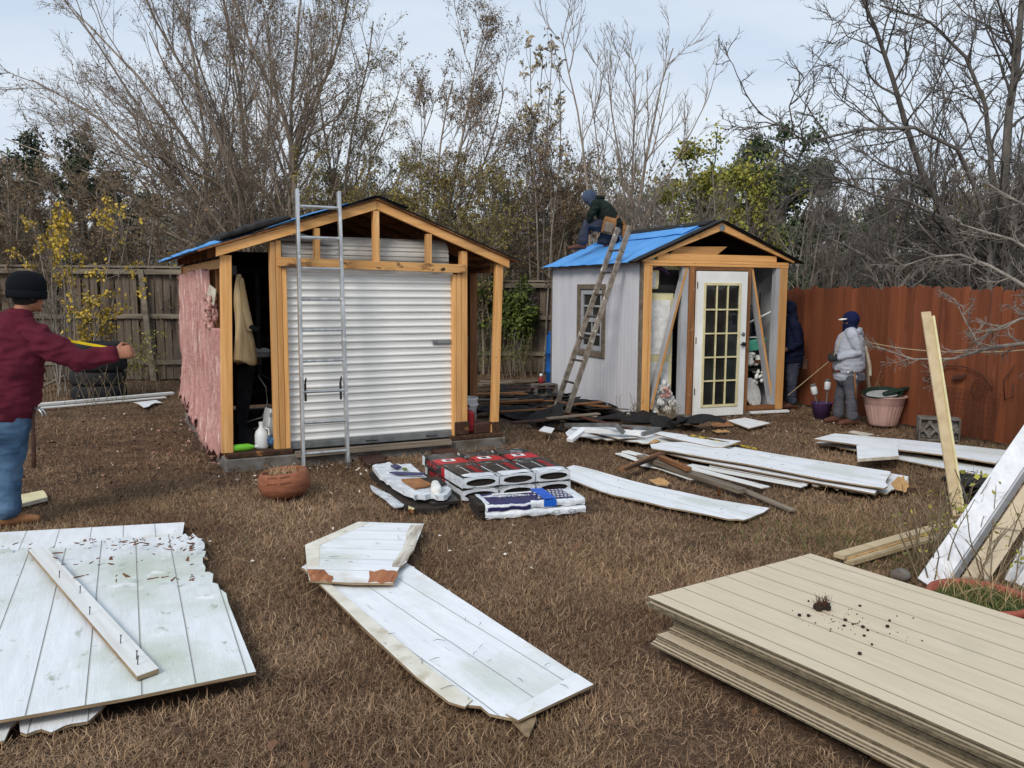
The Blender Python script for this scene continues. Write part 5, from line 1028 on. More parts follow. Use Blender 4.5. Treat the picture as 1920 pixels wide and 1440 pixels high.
for lay in (0, 1):
    for k in range(3):
        lb = ('upper ' if lay else 'lower ')+['left', 'middle', 'right'][k]+(' black and red wrapped shingle bundle of the pile' if lay else ' shingle bundle beneath a black and red wrapped one')
        h_ = .098; loc = Vector((P00.x, P00.y, 0))+ex*(bw*k+(.008 if not lay else 0)*(k-1))+ey*(shear*0)+Vector((0, 0, .102*lay+.006)); rz = th_+(.02*(k-1) if not lay else .012*(1-k))
        t = bundle('shingle_bundle', lb, loc, rz, bw*.985, bl, h_, 'print')
        if lay:
            txt('HERITAGE', .085, 'wrap_red', 'lettering', t, (bw*.60, bl*.24, h_+.007), (0, 0, PI/2+PI), sx=.75); MB().box(bw*.36, bw*.372, bl*.12, bl*.36, h_+.004, h_+.006).build('printed_line', 'label_white', t); MB().box(bw*.2, bw*.55, bl*.60, bl*.68, h_+.004, h_+.0065).build('printed_label', 'label_white', t)
            MB().box(bw*.3, bw*.45, bl*.615, bl*.665, h_+.0066, h_+.0072).build('printed_mark', 'ink', t)
        if k == 0: txt('HERITAGE', .07, 'wrap_red', 'lettering', t, (.0025, bl*.74, h_*.5), (PI/2, 0, -PI/2), sx=.8)
exc([P00, P10, P10+ey*bl, P00+ey*bl])
# the two flag printed bundles in front
A, B, C_ = G(868, 923, .15), G(1070, 908, .15), G(905, 948, .15); A = G(872, 921, .16); exf = (G(1100, 934, .118)-G(912, 946, .118)); fl_ = exf.length; exf.normalize(); th_f = math.atan2(exf.y, exf.x); o_ = G(910, 947, .118)
for lay in (0, 1):
    h_ = .056; l_ = fl_-.03; w_ = .335; t = thing('shingle_bundle', ('lower of the two star printed shingle bundles in front of the pile', 'upper star printed shingle bundle with a strip of blue tape')[lay], 'shingles', (o_.x, o_.y, .006+.059*lay), th_f+.025*lay, 'wrapped bundles of roofing shingles')
    mb = MB(); n = 8
    for k in range(n): z = .004+(h_-.01)*k/n; mb.box(-.035-random.uniform(0, .02), l_-.03, .012, w_-.012, z, z+(h_-.01)/n*.88)
    mb.build('shingle_layers', 'shingle', t)
    na, nb = 40, 10; vs = []; fs = []; mats = []; mb = MB()
    prof = [(0, .004), (-.006, h_*.5), (.0, h_-.008), (.02, h_)]+[(.02+(w_-.04)*k/6, h_+.002) for k in range(1, 7)]+[(w_, h_-.008), (w_+.004, h_*.5), (w_, .004)]
    for i in range(na+1):
        u = i/na
        for j, (y, z) in enumerate(prof): nn = mnoise.noise((u*9, j*1.3, lay*4+2)); vs.append((.0+(l_+.03)*u+.02*mnoise.noise((j*2, lay, 3))*(i == 0), y+.012*nn*(j < 3), z+.010*nn+.006*mnoise.noise((u*22, j, 7))))
    m_ = len(prof)
    for i in range(na):
        u = (i+.5)/na
        for j in range(m_-1):
            fs.append((i*m_+j, (i+1)*m_+j, (i+1)*m_+j+1, i*m_+j+1)); top = 3 <= j <= 9
            mi = 0
            if lay and top and .06 < u < .90: mi = 1 if (u > .44 or j < 7) else (0 if j == 7 else 1)
            if lay and not top and j < 3 and .02 < u < .46: mi = 1 if j != 1 else 0
            mats.append(mi)
    mb.add(vs, fs); mb.m = mats; mb.mi = 0
    e = na*m_; mb.add([vs[e+j] for j in range(m_)], [tuple(range(m_))])
    mb.build('wrapper', ['wrap_white', 'wrap_navy'], t, smooth=True)
    if lay:
        for r_ in range(5):
            for c_ in range(9):
                x, y = l_*.57+.0385*c_*l_/.95+(.02 if r_ % 2 else 0), .045+.055*r_; s_ = .011
                pts = [(x+(s_ if k % 2 == 0 else s_*.42)*math.sin(k*PI/5), y+(s_ if k % 2 == 0 else s_*.42)*math.cos(k*PI/5)) for k in range(10)]
                MB().prism(pts, h_+.010, h_+.0135).build('star', 'label_white', t)
        mb = MB().box(.46, .56, .0, .335, h_+.011, h_+.0145).box(.458, .558, -.012, -.0085, .01, h_+.006); mb.build('tape_strip', 'tape_blue', t)
        txt('HERITAGE', .055, 'label_white', 'lettering', t, (.27, .16, h_+.013), (0, 0, PI)); MB().box(.12, .44, .235, .26, h_+.010, h_+.0135).build('printed_band', 'label_white', t)
    else:
        mb = MB()
        for x in (.55, .68): mb.tube([(x+.03*math.cos(a), -.018, h_*.5+.012*math.sin(a)) for a in np.linspace(0, 6.28, 16)], .0015, 4)
        mb.build('printed_mark', 'ink', t)
exc([o_-exf*.06, o_+exf*1.04, o_+exf*1.04+Vector((-exf.y, exf.x, 0))*.35, o_-exf*.06+Vector((-exf.y, exf.x, 0))*.35])
# opened bundle and loose shingles at the left of the pile
panel('loose_shingles', 'fanned stack of loose black shingles beneath the opened white bundle', 'shingles', ragged([(693, 886), (716, 868), (770, 876), (852, 915), (868, 925), (838, 950), (780, 954), (740, 930)], (5, 6), 3, 12, 3), .05, 'shingle', .045, edge='shingle', sag=.012)
panel('loose_shingles', 'dark shingle sheet sticking out in front of the opened bundle', 'shingles', [(784, 930), (842, 920), (862, 938), (812, 944)], .075, 'wrap_black', .02, edge='shingle', grass=False)
ob = panel('open_bundle', 'opened white wrapped shingle bundle left of the pile with bare shingles showing', 'shingles', ragged([(698, 872), (722, 868), (745, 869), (770, 869), (802, 893), (840, 910), (846, 916), (838, 927), (790, 928), (778, 930), (758, 921), (736, 908), (712, 890)], (0, 1, 2, 7, 8, 9, 10, 11), 3, 7, 4), .13, 'wrap_white', .04, edge='wrap_white', grass=False, sag=.03)
inv = ROOTM[ob.name].inverted()
def onb(px, z, m, name, h=.004): P = [inv @ G(*p, z) for p in px]; MB().prism([(p.x, p.y) for p in P], z-h, z).build(name, m, ob)
onb([(752, 898), (786, 896), (812, 908), (778, 915)], .150, 'cardboard', 'bare_shingle', .012); onb([(787, 896), (822, 893), (838, 907), (813, 908)], .149, 'shingle', 'bare_shingle', .012)
onb([(730, 885), (745, 884), (796, 886), (792, 889), (745, 888)], .149, 'wrap_navy', 'printed_stripe', .01); onb([(732, 872), (745, 870), (753, 875), (742, 877)], .15, 'wrap_navy', 'printed_emblem', .012); onb([(754, 877), (760, 876), (764, 879), (757, 880)], .15, 'leaf_vine', 'printed_emblem', .012)
one(MB().chain([(G(816, 905, .17), .03, .02), (G(818, 915, .16), .045, .03), (G(818, 923, .14), .04, .03), (G(819, 932, .1), .012, .01)], (1, 0, 0), 10), 'plastic_twist', 'soft_white', 'pale blue white twist of torn wrapper on the opened bundle', 'wrapper', smooth=True)
panel('torn_wrapper', 'torn white wrapper lying in the grass under the black shingles', 'wrapper', ragged([(694, 906), (708, 913), (735, 928), (764, 941), (756, 949), (740, 952), (722, 936), (700, 920)], (5, 6, 7), 2, 10, 4), .035, 'wrap_white', .01, edge='wrap_white', sag=.03)
panel('paper_scrap', 'crumpled cream and brown paper scrap before the loose shingles', 'scrap', ragged([(764, 945), (776, 940), (781, 947), (774, 956), (766, 955)], (0, 1, 2, 3, 4), 2, 5, 4), .05, 'cream', .03, edge='cardboard')

# ------------------------------------------------------------------ stack of beige siding sheets
S_LOC, S_TH = Vector((.652, 3.854, 0)), .590; q = random.Random(31); nS = 19; zt = .259; z = .045
grp = 'beige siding sheets in the stack'
MS = Matrix.Translation(S_LOC) @ Matrix.Rotation(S_TH, 4, 'Z') @ Matrix.Rotation(-PI/2, 4, 'Z')   # local x runs along the sheet towards the camera side, y across it
def sheet_mesh(L_=2.44, w_=1.22, th=.0085, bow=0.):
    mb = MB(); n = 12; mb.mi = 1
    vs = []
    for zz in (0, th):
        for i in range(n+1):
            for y in (0, w_): vs.append((L_*i/n, y, zz+bow*math.sin(PI*i/n)))
    N = 2*(n+1); fs = []
    for i in range(n): fs += [(2*i+N, 2*i+2+N, 2*i+3+N, 2*i+1+N), (2*i, 2*i+1, 2*i+3, 2*i+2), (2*i, 2*i+2, 2*i+2+N, 2*i+N), (2*i+1, 2*i+1+N, 2*i+3+N, 2*i+3)]
    fs += [(0, N, N+1, 1), (2*n, 2*n+1, 2*n+1+N, 2*n+N)]
    mb.add(vs, fs); 
    for k, f in enumerate(fs): mb.m[k] = 0 if all(i >= N for i in f) else 1
    return mb
offs = {}
BO = (.06, -.02, .09, .062)
order = [('bottom', 5), ('middle', 10), ('top', 4)]; idx = 0
for nm, cnt in order:
    for k in range(cnt):
        last = nm == 'top' and k == cnt-1
        dx_, dy_ = {'bottom': (BO[0]+.004*k, BO[1]+.006*k), 'middle': (BO[2], BO[3]+.003*k), 'top': (.0, .0)}[nm]; dx_ += q.uniform(-.008, .008); dy_ += q.uniform(-.006, .006)
        if last: dx_ = dy_ = 0; z = zt-.0085
        if idx == 0: lb = 'bottom beige sheet of the siding stack jutting out furthest on the ground'
        elif last: lb = 'top beige grooved sheet of the siding stack with a clod on it'
        else: lb = {'bottom': 'beige sheet jutting out low in the siding stack', 'middle': 'recessed beige sheet in the dark middle of the siding stack', 'top': 'beige sheet directly below the top of the siding stack'}[nm]
        o = sheet_mesh(bow=q.uniform(-.001, .001)).build('siding_sheet', ['siding_beige', 'siding_edge'], None, matrix=MS @ Matrix.Translation((-dx_*-1 if False else dx_, dy_, z)) @ Matrix.Rotation(q.uniform(-.006, .006)*(not last), 4, 'Z'))
        props(o, lb, 'siding sheet', grp); z += .0108; idx += 1
for k, (xx) in enumerate((.3, 1.2, 2.1)): one(MB().beam((xx, .04, .02), (xx, 1.18, .02), .09, .04), 'stack_bearer', 'old_pine_x', ('far', 'middle', 'near')[k]+' wooden bearer under the beige siding stack', 'bearer', matrix=MS)
exc([MS @ Vector((-.06, -.06, 0)), MS @ Vector((2.5, -.06, 0)), MS @ Vector((2.5, 1.24, 0)), MS @ Vector((-.06, 1.24, 0))])
cl = G(1541, 1143, zt); t = thing('turf_clod', 'clod of dark soil with dry grass on the beige siding stack', 'clod', tuple(cl)); q = random.Random(4); mb = MB()
for k in range(14): mb.ball((q.uniform(-.03, .03), q.uniform(-.02, .02), .008+q.random()*.012), (q.uniform(.008, .018),)*3, 7)
mb.build('soil_lump', 'soil', t); mb = MB()
for k in range(90):
    a = q.random()*6.28; r = q.uniform(.005, .03); h = q.uniform(.02, .06); p = Vector((r*math.cos(a), r*math.sin(a)*.6, .01)); e = p+Vector((q.uniform(-.03, .03), q.uniform(-.02, .02), h)); m_ = (p+e)/2+Vector((q.uniform(-.01, .01), 0, .008)); mb.tube([p, m_, e], [.0012, .001, .0005], 3)
mb.build('grass_tuft', 'rust', t)
mb = MB()
for k in range(60):
    px = 1541+abs(q.gauss(0, 1))*70*q.choice((1, 1, 1, -.35)); py = 1160+(px-1541)*.15+q.gauss(0, 16); s_ = q.choice((.002, .002, .003, .003, .004, .007)); mb.ball(G(px, py, zt+s_*.5), (s_*q.uniform(.7, 1.4), s_, s_*.8), 6)
for px, py in ((1499, 1153), (1516, 1154), (1664, 1174), (1618, 1175), (1585, 1162), (1612, 1225)): mb.ball(G(px, py, zt+.006), (.009, .009, .007), 8)
props(mb.build('soil_crumbs', 'soil', None), 'scattered dark soil crumbs on the top beige sheet', 'crumbs', None, 'stuff')

# ------------------------------------------------------------------ trim and posts at the right
A = G(1797, 967); B = W(1738, 585, 6.75); t = thing('corner_trim', 'tall beige L shaped trim plank standing before the red fence', 'trim', tuple(A)); d = B-A; x_ = d.cross(Vector((0, 1, 0))).normalized(); y_ = x_.cross(d).normalized()
xr = Vector((1, 0, 0))-d.normalized()*d.normalized().x; xr.normalize(); yr = d.normalized().cross(xr); yr = yr if yr.y < 0 else -yr
q4 = lambda p, o, w1, w2: [p+o+xr*w1[0]+yr*w1[1], p+o+xr*w2[0]+yr*w1[1], p+o+xr*w2[0]+yr*w2[1], p+o+xr*w1[0]+yr*w2[1]]
MB().hexa(q4(Vector(), Vector(), (-.05, 0), (.025, .014)), q4(d, Vector((0, 0, .0)), (-.05, 0), (.025, .014))).build('face_board', 'beige_trim', t)
MB().hexa(q4(Vector(), Vector(), (.0255, -.035), (.042, .03)), q4(d-d.normalized()*.04, Vector(), (.0255, -.035), (.042, .03))).build('return_board', 'cream', t)  # lighter material than the face: the lit side is put into its colour
stick('beige_batten', 'upper of two raw beige battens on the ground by the siding stack', (1572, 1043), (1795, 978), .075, .03, 'beige_trim', .045)
stick('beige_batten', 'lower of two raw beige battens on the ground by the siding stack', (1590, 1054), (1800, 992), .07, .03, 'beige_trim', .012)
one(MB().beam(G(1589, 1048, .078), G(1792, 985, .078), .012, .006), 'batten_edge', 'osb', 'rough yellow sliver along the beige battens', 'sliver')
# the long white corner column propped at the right
Ag = G(1742, 1100); Bt = W(1985, 745, 5.35)
def column(name, label, A, B, legs, m):
    t = thing(name, label, 'column', tuple(A)); d = B-A; u = d.normalized(); x = (Vector((1, 0, 0))-u*u.x).normalized(); y = u.cross(x)
    for nm, (x0, y0), (x1, y1), mm in legs:
        a = x*x0+y*y0; b = x*x1+y*y1; n_ = u.cross(b-a).normalized()*.012; MB().hexa([a, b, b+n_, a+n_], [d+a, d+b, d+b+n_, d+a+n_]).build(nm, mm, t, bevel=.002)
    return t
column('white_column', 'long white box trim leaning up to the right beside the clay pot', Ag, Bt, [('front_board', (-.075, -.0), (.055, -.02), 'white_trim'), ('side_board', (.068, -.02), (.12, .06), 'grey_paint'), ('back_board', (.13, .05), (.26, .06), 'siding_beige')], None)
column('white_column', 'narrow white trim length leaning at the right frame edge', G(1893, 1092), W(1990, 900, 4.95), [('front_board', (-.03, 0), (.03, 0), 'white_trim'), ('side_board', (.044, 0), (.05, .05), 'grey_paint')], None)
column('white_column', 'second white trim length low at the right frame edge', G(1915, 1100), W(2010, 960, 4.8), [('front_board', (-.04, 0), (.04, 0), 'white_trim'), ('side_board', (.054, 0), (.06, .05), 'grey_paint')], None)
t = thing('rubber_tub', 'black rubber tub lying behind the tall beige plank', 'tub', tuple(G(1820, 938))); MB().lathe([(0, 0), (.17, 0), (.2, .16), (.215, .17), (.2, .18), (.17, .03), (0, .03)], k=28).build('tub_body', 'black', t, smooth=True); MB().lathe([(.2, .15), (.225, .155), (.225, .165), (.2, .168)], k=28).build('rim', 'black', t, smooth=True)
one(MB().ball(G(1686, 1100, .04)+Vector((.1, .2, 0)), (.06, .05, .04), 12), 'grey_stone', 'concrete', 'rounded grey stone by the foot of the white column', 'stone', smooth=True)

# ------------------------------------------------------------------ houses beyond the fences
def house(name, label, c, rz, w_, d_, h_, rh, wall, hip=True, wins=()):
    t = thing(name, label, 'house', tuple(c), rz); MB().box(-w_/2, w_/2, -d_/2, d_/2, -1, h_).build('wall', wall, t)
    e = .4; r = w_*.22 if hip else w_/2+e; mb = MB(); b = [(-w_/2-e, -d_/2-e, h_+.002), (w_/2+e, -d_/2-e, h_+.002), (w_/2+e, d_/2+e, h_+.002), (-w_/2-e, d_/2+e, h_+.002)]; mb.add(b+[(-r, 0, h_+rh), (r, 0, h_+rh)], [(0, 1, 5, 4), (1, 2, 5), (2, 3, 4, 5), (3, 0, 4), (3, 2, 1, 0)]); mb.build('roof', 'roof_grey', t)
    for x, z, ww, hh in wins:
        f = MB().box(x-ww/2-.08, x+ww/2+.08, -d_/2-.05, -d_/2-.003, z-.08, z+hh+.08).build('window', 'house_white', t); MB().box(x-ww/2, x+ww/2, -d_/2-.058, -d_/2-.052, z, z+hh).build('pane', 'house_glass', f)
    return t
house('brick_house', 'grey roofed house glimpsed beyond the left fence behind the trees', W(430, 480, 34)*Vector((1, 1, 0)) if False else Vector((W(440, 480, 34).x, 36, 0)), .25, 12, 8, 2.5, 2.4, 'house_brick', wins=((-4.6, .9, .9, 1.3), (-2.6, .9, .9, 1.3), (1.5, .9, 1.2, 1.3)))
house('pale_house', 'pale walled grey roofed house glimpsed between the two sheds', Vector((W(905, 480, 32).x, 34, 0)), -.1, 11, 8, 2.4, 2.0, 'house_wall', wins=((1.2, 1.1, 1.0, 1.2), (3.4, 1.1, 1.0, 1.2)))
house('low_house', 'low grey roofed building seen just above the red fence', Vector((W(1525, 520, 20).x, 22, 0)), -.3, 6, 5, 1.85, .75, 'house_wall', wins=((0, .9, .8, .7),))
# ------------------------------------------------------------------ people
def remeshed(mb, name, m, parent, voxel, smooth_it=4, disp=0., dsize=.1, seed=0):
    """union of the collected shapes as one continuous smooth surface"""
    me = bpy.data.meshes.new(name); me.from_pydata(mb.v, [], mb.f); o = bpy.data.objects.new(name, me); COL.objects.link(o)
    r = o.modifiers.new('r', 'REMESH'); r.mode = 'VOXEL'; r.voxel_size = voxel; r.use_smooth_shade = True
    s_ = o.modifiers.new('s', 'SMOOTH'); s_.iterations = smooth_it; s_.factor = .5
    dg = bpy.context.evaluated_depsgraph_get(); new = bpy.data.meshes.new_from_object(o.evaluated_get(dg)); o.modifiers.clear(); o.data = new; bpy.data.meshes.remove(me)
    if disp:
        n = len(new.vertices); co = np.empty(n*3, np.float32); new.vertices.foreach_get('co', co); co = co.reshape(-1, 3); no = np.empty(n*3, np.float32); new.vertices.foreach_get('normal', no); no = no.reshape(-1, 3)
        for i in range(n):
            p = co[i]/dsize; f = mnoise.noise((p[0]+seed, p[1], p[2]*2.1)); g = 1-abs(mnoise.noise((p[0]*.8, p[1]*.8+seed, p[2]*1.9)))*2; co[i] += no[i]*disp*(.6*f+.6*g)
        new.vertices.foreach_set('co', co.ravel()); new.update()
    new.name = name; new.materials.clear(); new.materials.append(M[m]); o.name = name
    new.polygons.foreach_set('use_smooth', np.ones(len(new.polygons), dtype=bool)); o.parent = parent
    return o
def hand(mb, wrist, d, n, size=1., curl=60, thumb_side=1):
    """palm from the wrist along d, palm facing n; four unequal fingers curling towards n and a thumb from the side"""
    d = Vector(d).normalized(); n = Vector(n); n = (n-d*n.dot(d)).normalized(); s = d.cross(n); w = Vector(wrist); S = size
    mb.chain([(w, .024*S, .019*S), (w+d*.035*S, .036*S, .017*S), (w+d*.075*S, .041*S, .016*S), (w+d*.092*S, .039*S, .014*S)], s, 12)
    for k, (off, ln) in enumerate(((-.030, .072), (-.010, .080), (.010, .075), (.029, .060))):
        p = w+d*.088*S+s*off*S; a = 0; dd = d; secs = [(p-d*.01*S, .0088*S, .0088*S)]
        for j, f in enumerate((.42, .33, .25)):
            a = math.radians(curl*(.75, 1.05, .8)[j]); ax = s; dd = Matrix.Rotation(-a if (d.cross(n)).dot(s) < 0 else a, 3, ax) @ dd
            p = p+dd*ln*f*1.25*S; secs.append((p, (.0086, .0078, .0068)[j]*S, (.0086, .0078, .0068)[j]*S))
        mb.chain(secs, s, 8)
    p = w+d*.03*S+s*.032*S*thumb_side; e = p+(d*.6+s*.6*thumb_side+n*.4).normalized()*.04*S; e2 = e+(d*.75+n*.75-s*.25*thumb_side).normalized()*.032*S; e3 = e2+(d*.3+n*.8-s*.6*thumb_side).normalized()*.022*S
    mb.chain([(p, .012*S, .011*S), (e, .0105*S, .0105*S), (e2, .0095*S, .0092*S), (e3, .008*S, .0078*S)], d, 8)
def head(mb, c, fwd, up, r=.1, jaw=True):
    fwd = Vector(fwd).normalized(); up = (Vector(up)-fwd*Vector(up).dot(fwd)).normalized(); sd = fwd.cross(up); R_ = Matrix((sd, fwd, up)).transposed(); c = Vector(c); L = lambda x, y, z: c+R_ @ Vector((x*r, y*r, z*r))
    mb.ball(L(0, -.05, .18), (.76*r, .98*r, .98*r), 18, R_); mb.ball(L(0, .22, -.42), (.60*r, .66*r, .78*r), 16, R_)
    mb.ball(L(0, .86, -.12), (.13*r, .22*r, .26*r), 10, R_); mb.ball(L(0, .99, -.22), (.15*r, .13*r, .11*r), 10, R_)     # nose
    mb.ball(L(0, .84, -.55), (.25*r, .1*r, .06*r), 10, R_); mb.ball(L(0, .82, -.66), (.23*r, .1*r, .07*r), 10, R_); mb.ball(L(0, .72, -.98), (.24*r, .2*r, .17*r), 10, R_)
    mb.ball(L(0, .80, .18), (.52*r, .16*r, .11*r), 12, R_)
    for s_ in (-1, 1): mb.ball(L(s_*.80, -.02, -.10), (.08*r, .2*r, .3*r), 10, R_); mb.ball(L(s_*.42, .62, -.22), (.26*r, .2*r, .2*r), 10, R_)
    return L, R_
def person(label, base, J, top, legs, boots, voxel=.008, skin='skin', tw=.20, td=.125, bw=.17, arm=1., leg=1., hip_w=.175, handn=((0, 0, -1), (0, 0, -1)), curl=(60, 60), handd=(None, None), gloves=None, fold=.012, hem=.05, hr=.1, hs_=1.0):
    """J: joints in world coordinates, index 0 = the person's left, 1 = right"""
    t = thing('person', label, 'person', tuple(base)); inv = Matrix.Translation(-Vector(base)); Jl = {}
    for k, v in J.items(): Jl[k] = [inv @ Vector(q_) for q_ in v] if isinstance(v, (list, tuple)) and not isinstance(v, Vector) and not isinstance(v[0], (int, float)) else (inv @ Vector(v) if k not in ('fwd', 'up', 'hfwd', 'hup', 'toe') else Vector(v))
    J = Jl; sh = J['sh']; side = (sh[1]-sh[0]).normalized(); hs = (J['hip'][1]-J['hip'][0]).normalized(); pel = J['pelvis']; ch = J['chest']; nk = J['neck']
    b = MB(); Lh, Rh = head(b, J['head'], J['hfwd'], J['hup'], hr)
    b.chain([(ch+(nk-ch)*.5, .06, .06), (nk, .055, .058), (J['head']-Vector(J['hup'])*.05, .052, .055)], side, 14)
    b.chain([(pel, hip_w*.8, .10), (pel.lerp(ch, .45), bw*.78, .09), (ch, tw*.8, .10), (ch.lerp(nk, .6), .12, .07)], side, 16)
    for i in (0, 1):
        b.chain([(sh[i]*.85+ch*.15, .05, .05), (J['el'][i], .038, .038), (J['wr'][i], .026, .022)], side if i else -side, 10)
        b.chain([(J['hip'][i], .075, .075), (J['kn'][i], .052, .052), (J['an'][i], .036, .036)], hs, 10)
        b.chain([(J['an'][i]-Vector((0, 0, .02)), .038, .035), (J['an'][i]+Vector(J['toe'])*.10-Vector((0, 0, .045)), .04, .028), (J['an'][i]+Vector(J['toe'])*.15-Vector((0, 0, .05)), .035, .02)], hs, 8)
        d = handd[i] or (J['wr'][i]-J['el'][i]); hand(b, J['wr'][i], d, handn[i], hs_, curl[i], 1 if i else -1)
    remeshed(b, 'body', skin, t, voxel*.72, 2)
    for s_ in (-1, 1): MB().ball(Lh(s_*.33, .80, -.02), .011, 10).build('eye', 'dark_glass', t, smooth=True)
    c = MB(); wa = pel.lerp(ch, .18)
    c.chain([(pel+(pel-ch).normalized()*hem, hip_w+.03, td+.03), (wa, bw+.035, td+.04), (pel.lerp(ch, .55), bw+.03, td+.035), (ch, tw, td+.02), (ch.lerp(nk, .45), tw*.82, td-.01), (ch.lerp(nk, .86), .09, .085)], side, 22)
    for i in (0, 1):
        s0 = sh[i]; c.chain([(s0.lerp(ch, .22), .082*arm, .085*arm), (s0, .074*arm, .078*arm), (s0.lerp(J['el'][i], .5), .068*arm, .07*arm), (J['el'][i], .06*arm, .06*arm), (J['el'][i].lerp(J['wr'][i], .5), .053*arm, .053*arm), (J['wr'][i]-(J['wr'][i]-J['el'][i]).normalized()*.01, .042*arm, .04*arm)], side, 14)
    for i in (0, 1): c.chain([(nk.lerp(ch, .25), .075, .08), (sh[i].lerp(nk, .38)-Vector((0, 0, .012)), .08, .085*arm), (sh[i].lerp(J['el'][i], .12), .07*arm, .078*arm)], ch-nk, 14)
    remeshed(c, 'jacket', top, t, voxel, 9, fold, .10, 1.3)
    p = MB(); p.chain([(pel+Vector((0, 0, .03)) if abs((ch-pel).z) > .2 else pel, hip_w+.012, td+.012), (pel-(ch-pel).normalized()*.08, hip_w+.015, td+.015)], hs, 18)
    for i in (0, 1):
        h_, k_, a_ = J['hip'][i], J['kn'][i], J['an'][i]; p.chain([(h_, .098*leg, .105*leg), (h_.lerp(k_, .5), .09*leg, .095*leg), (k_, .075*leg, .078*leg), (k_.lerp(a_, .5), .072*leg, .075*leg), (k_.lerp(a_, .93), .075*leg, .08*leg)], hs, 14)
    remeshed(p, 'trousers', legs, t, voxel, 4, min(fold, .014), .11, 4.7)
    for i in (0, 1):
        a_, tv = J['an'][i], Vector(J['toe']); q_ = MB(); q_.chain([(a_+Vector((0, 0, .05)), .052, .055), (a_-Vector((0, 0, .03)), .05, .05)], hs, 12)
        q_.chain([(a_-tv*.05-Vector((0, 0, .045)), .045, .042), (a_+tv*.06-Vector((0, 0, .045)), .05, .045), (a_+tv*.15-Vector((0, 0, .055)), .052, .036), (a_+tv*.19-Vector((0, 0, .062)), .042, .028)], hs, 12); remeshed(q_, 'boot', boots, t, .009, 3)
        if gloves:
            g_ = MB(); d = handd[i] or (J['wr'][i]-J['el'][i]); hand(g_, J['wr'][i]-Vector(d).normalized()*.01, d, handn[i], 1.16, curl[i], 1 if i else -1); remeshed(g_, 'glove', gloves, t, .006, 2)
    return t, J, Lh, Rh, side
def belt(t, c, side, w_, d_, axis, m='dark_leather', h_=.045, name='tool_belt'):
    c = Vector(c); side = Vector(side).normalized(); ax = (Vector(axis)-side*Vector(axis).dot(side)).normalized(); y = ax.cross(side); vs = []; k = 40
    for rr, z in ((1.0, -h_/2), (1.0, h_/2), (.95, h_/2), (.95, -h_/2)):
        for j in range(k): a = 2*PI*j/k; vs.append(c+side*w_*rr*math.cos(a)+y*d_*rr*math.sin(a)+ax*z)
    return MB().add(vs, [(r_*k+j, r_*k+(j+1) % k, ((r_+1) % 4)*k+(j+1) % k, ((r_+1) % 4)*k+j) for r_ in range(4) for j in range(k)]).build(name, m, t, smooth=False)
def pouch(t, c, x, z, y, w_, h_, d_, m, name='pouch', parent=None):
    c = Vector(c); x, z, y = (Vector(v).normalized() for v in (x, z, y)); q4 = lambda u, s_: [c+x*(-w_*s_)+z*u, c+x*(w_*s_)+z*u, c+x*(w_*s_)+z*u+y*d_, c+x*(-w_*s_)+z*u+y*d_]
    return MB().hexa(q4(-h_, .9), q4(h_*.5, 1.0)).hexa([p for p in [c+x*(-w_)+z*h_*.52, c+x*w_+z*h_*.52, c+x*w_+z*h_*.52+y*d_*.5, c+x*(-w_)+z*h_*.52+y*d_*.5]], [c+x*(-w_*.85)+z*h_, c+x*w_*.85+z*h_, c+x*w_*.85+z*h_+y*d_*.3, c+x*(-w_*.85)+z*h_+y*d_*.3]).build(name, m, t, bevel=.012)
def hammer(name, label, p, u, f, handle_m='boot', L_=.33):
    """claw hammer hanging head up at p, handle down along -u, claw towards f"""
    t = thing(name, label, 'hammer', tuple(p)); u = Vector(u).normalized(); f = Vector(f).normalized(); s = u.cross(f)
    MB().tube([(0, 0, 0), -u*L_*.4, -u*L_*.55, -u*L_], [.012, .012, .015, .016], 8).build('handle', handle_m, t, smooth=True)
    MB().tube([u*.01-f*.055, u*.012-f*.03, u*.012, u*.012+f*.02], [.015, .014, .013, .012], 10).build('head', 'grey_metal', t, smooth=True)
    mb = MB()
    for s_ in (-1, 1): mb.tube([u*.012+f*.02+s*s_*.004, u*.018+f*.05+s*s_*.009, u*.0+f*.085+s*s_*.014, -u*.03+f*.105+s*s_*.016], [.009, .008, .006, .003], 6)
    mb.build('claw', 'aluminium', t, smooth=True); return t

# --- man in the maroon shirt at the left edge, back to the camera
Y = 5.9; w3 = lambda px, py, dy=0.: W(px, py, Y+dy)
ank = lambda px, dy: Vector((W(px, 972, Y+dy).x, Y+dy, .085))
J = dict(pelvis=w3(3, 775), chest=w3(12, 655), neck=w3(38, 588, .03), head=w3(52, 551, .07), sh=[w3(-62, 625, .06), w3(78, 640, .0)], el=[w3(-60, 705, .14), w3(150, 676, .03)], wr=[w3(40, 690, .38), w3(213, 664, .10)],
    hip=[w3(-26, 790, .02), w3(24, 790, .0)], kn=[w3(-34, 880, .05), w3(18, 880, .03)], an=[ank(-38, .02), ank(14, .0)], hfwd=(.62, .78, -.05), hup=(.06, .05, 1), toe=(.86, .5, 0))
man, Jm, Lh, Rh, sd_ = person('man in maroon shirt, blue jeans and black knit cap, back turned, arm outstretched', (J['an'][1].x, Y, 0), J, 'maroon', 'denim', 'boot', .009, tw=.25, td=.17, bw=.215, arm=1.28, leg=1.08, hip_w=.18, hem=-.05, hr=.108, hs_=1.22, handn=((0, 1, 0), (-.25, .9, -.2)), curl=(70, 82), fold=.024)
mb = MB(); vs = []; k = 32; prof = [(.128, -.02), (.134, .0), (.135, .045), (.128, .05), (.131, .055), (.132, .10), (.12, .15), (.095, .185), (.055, .205), (.0, .212)]
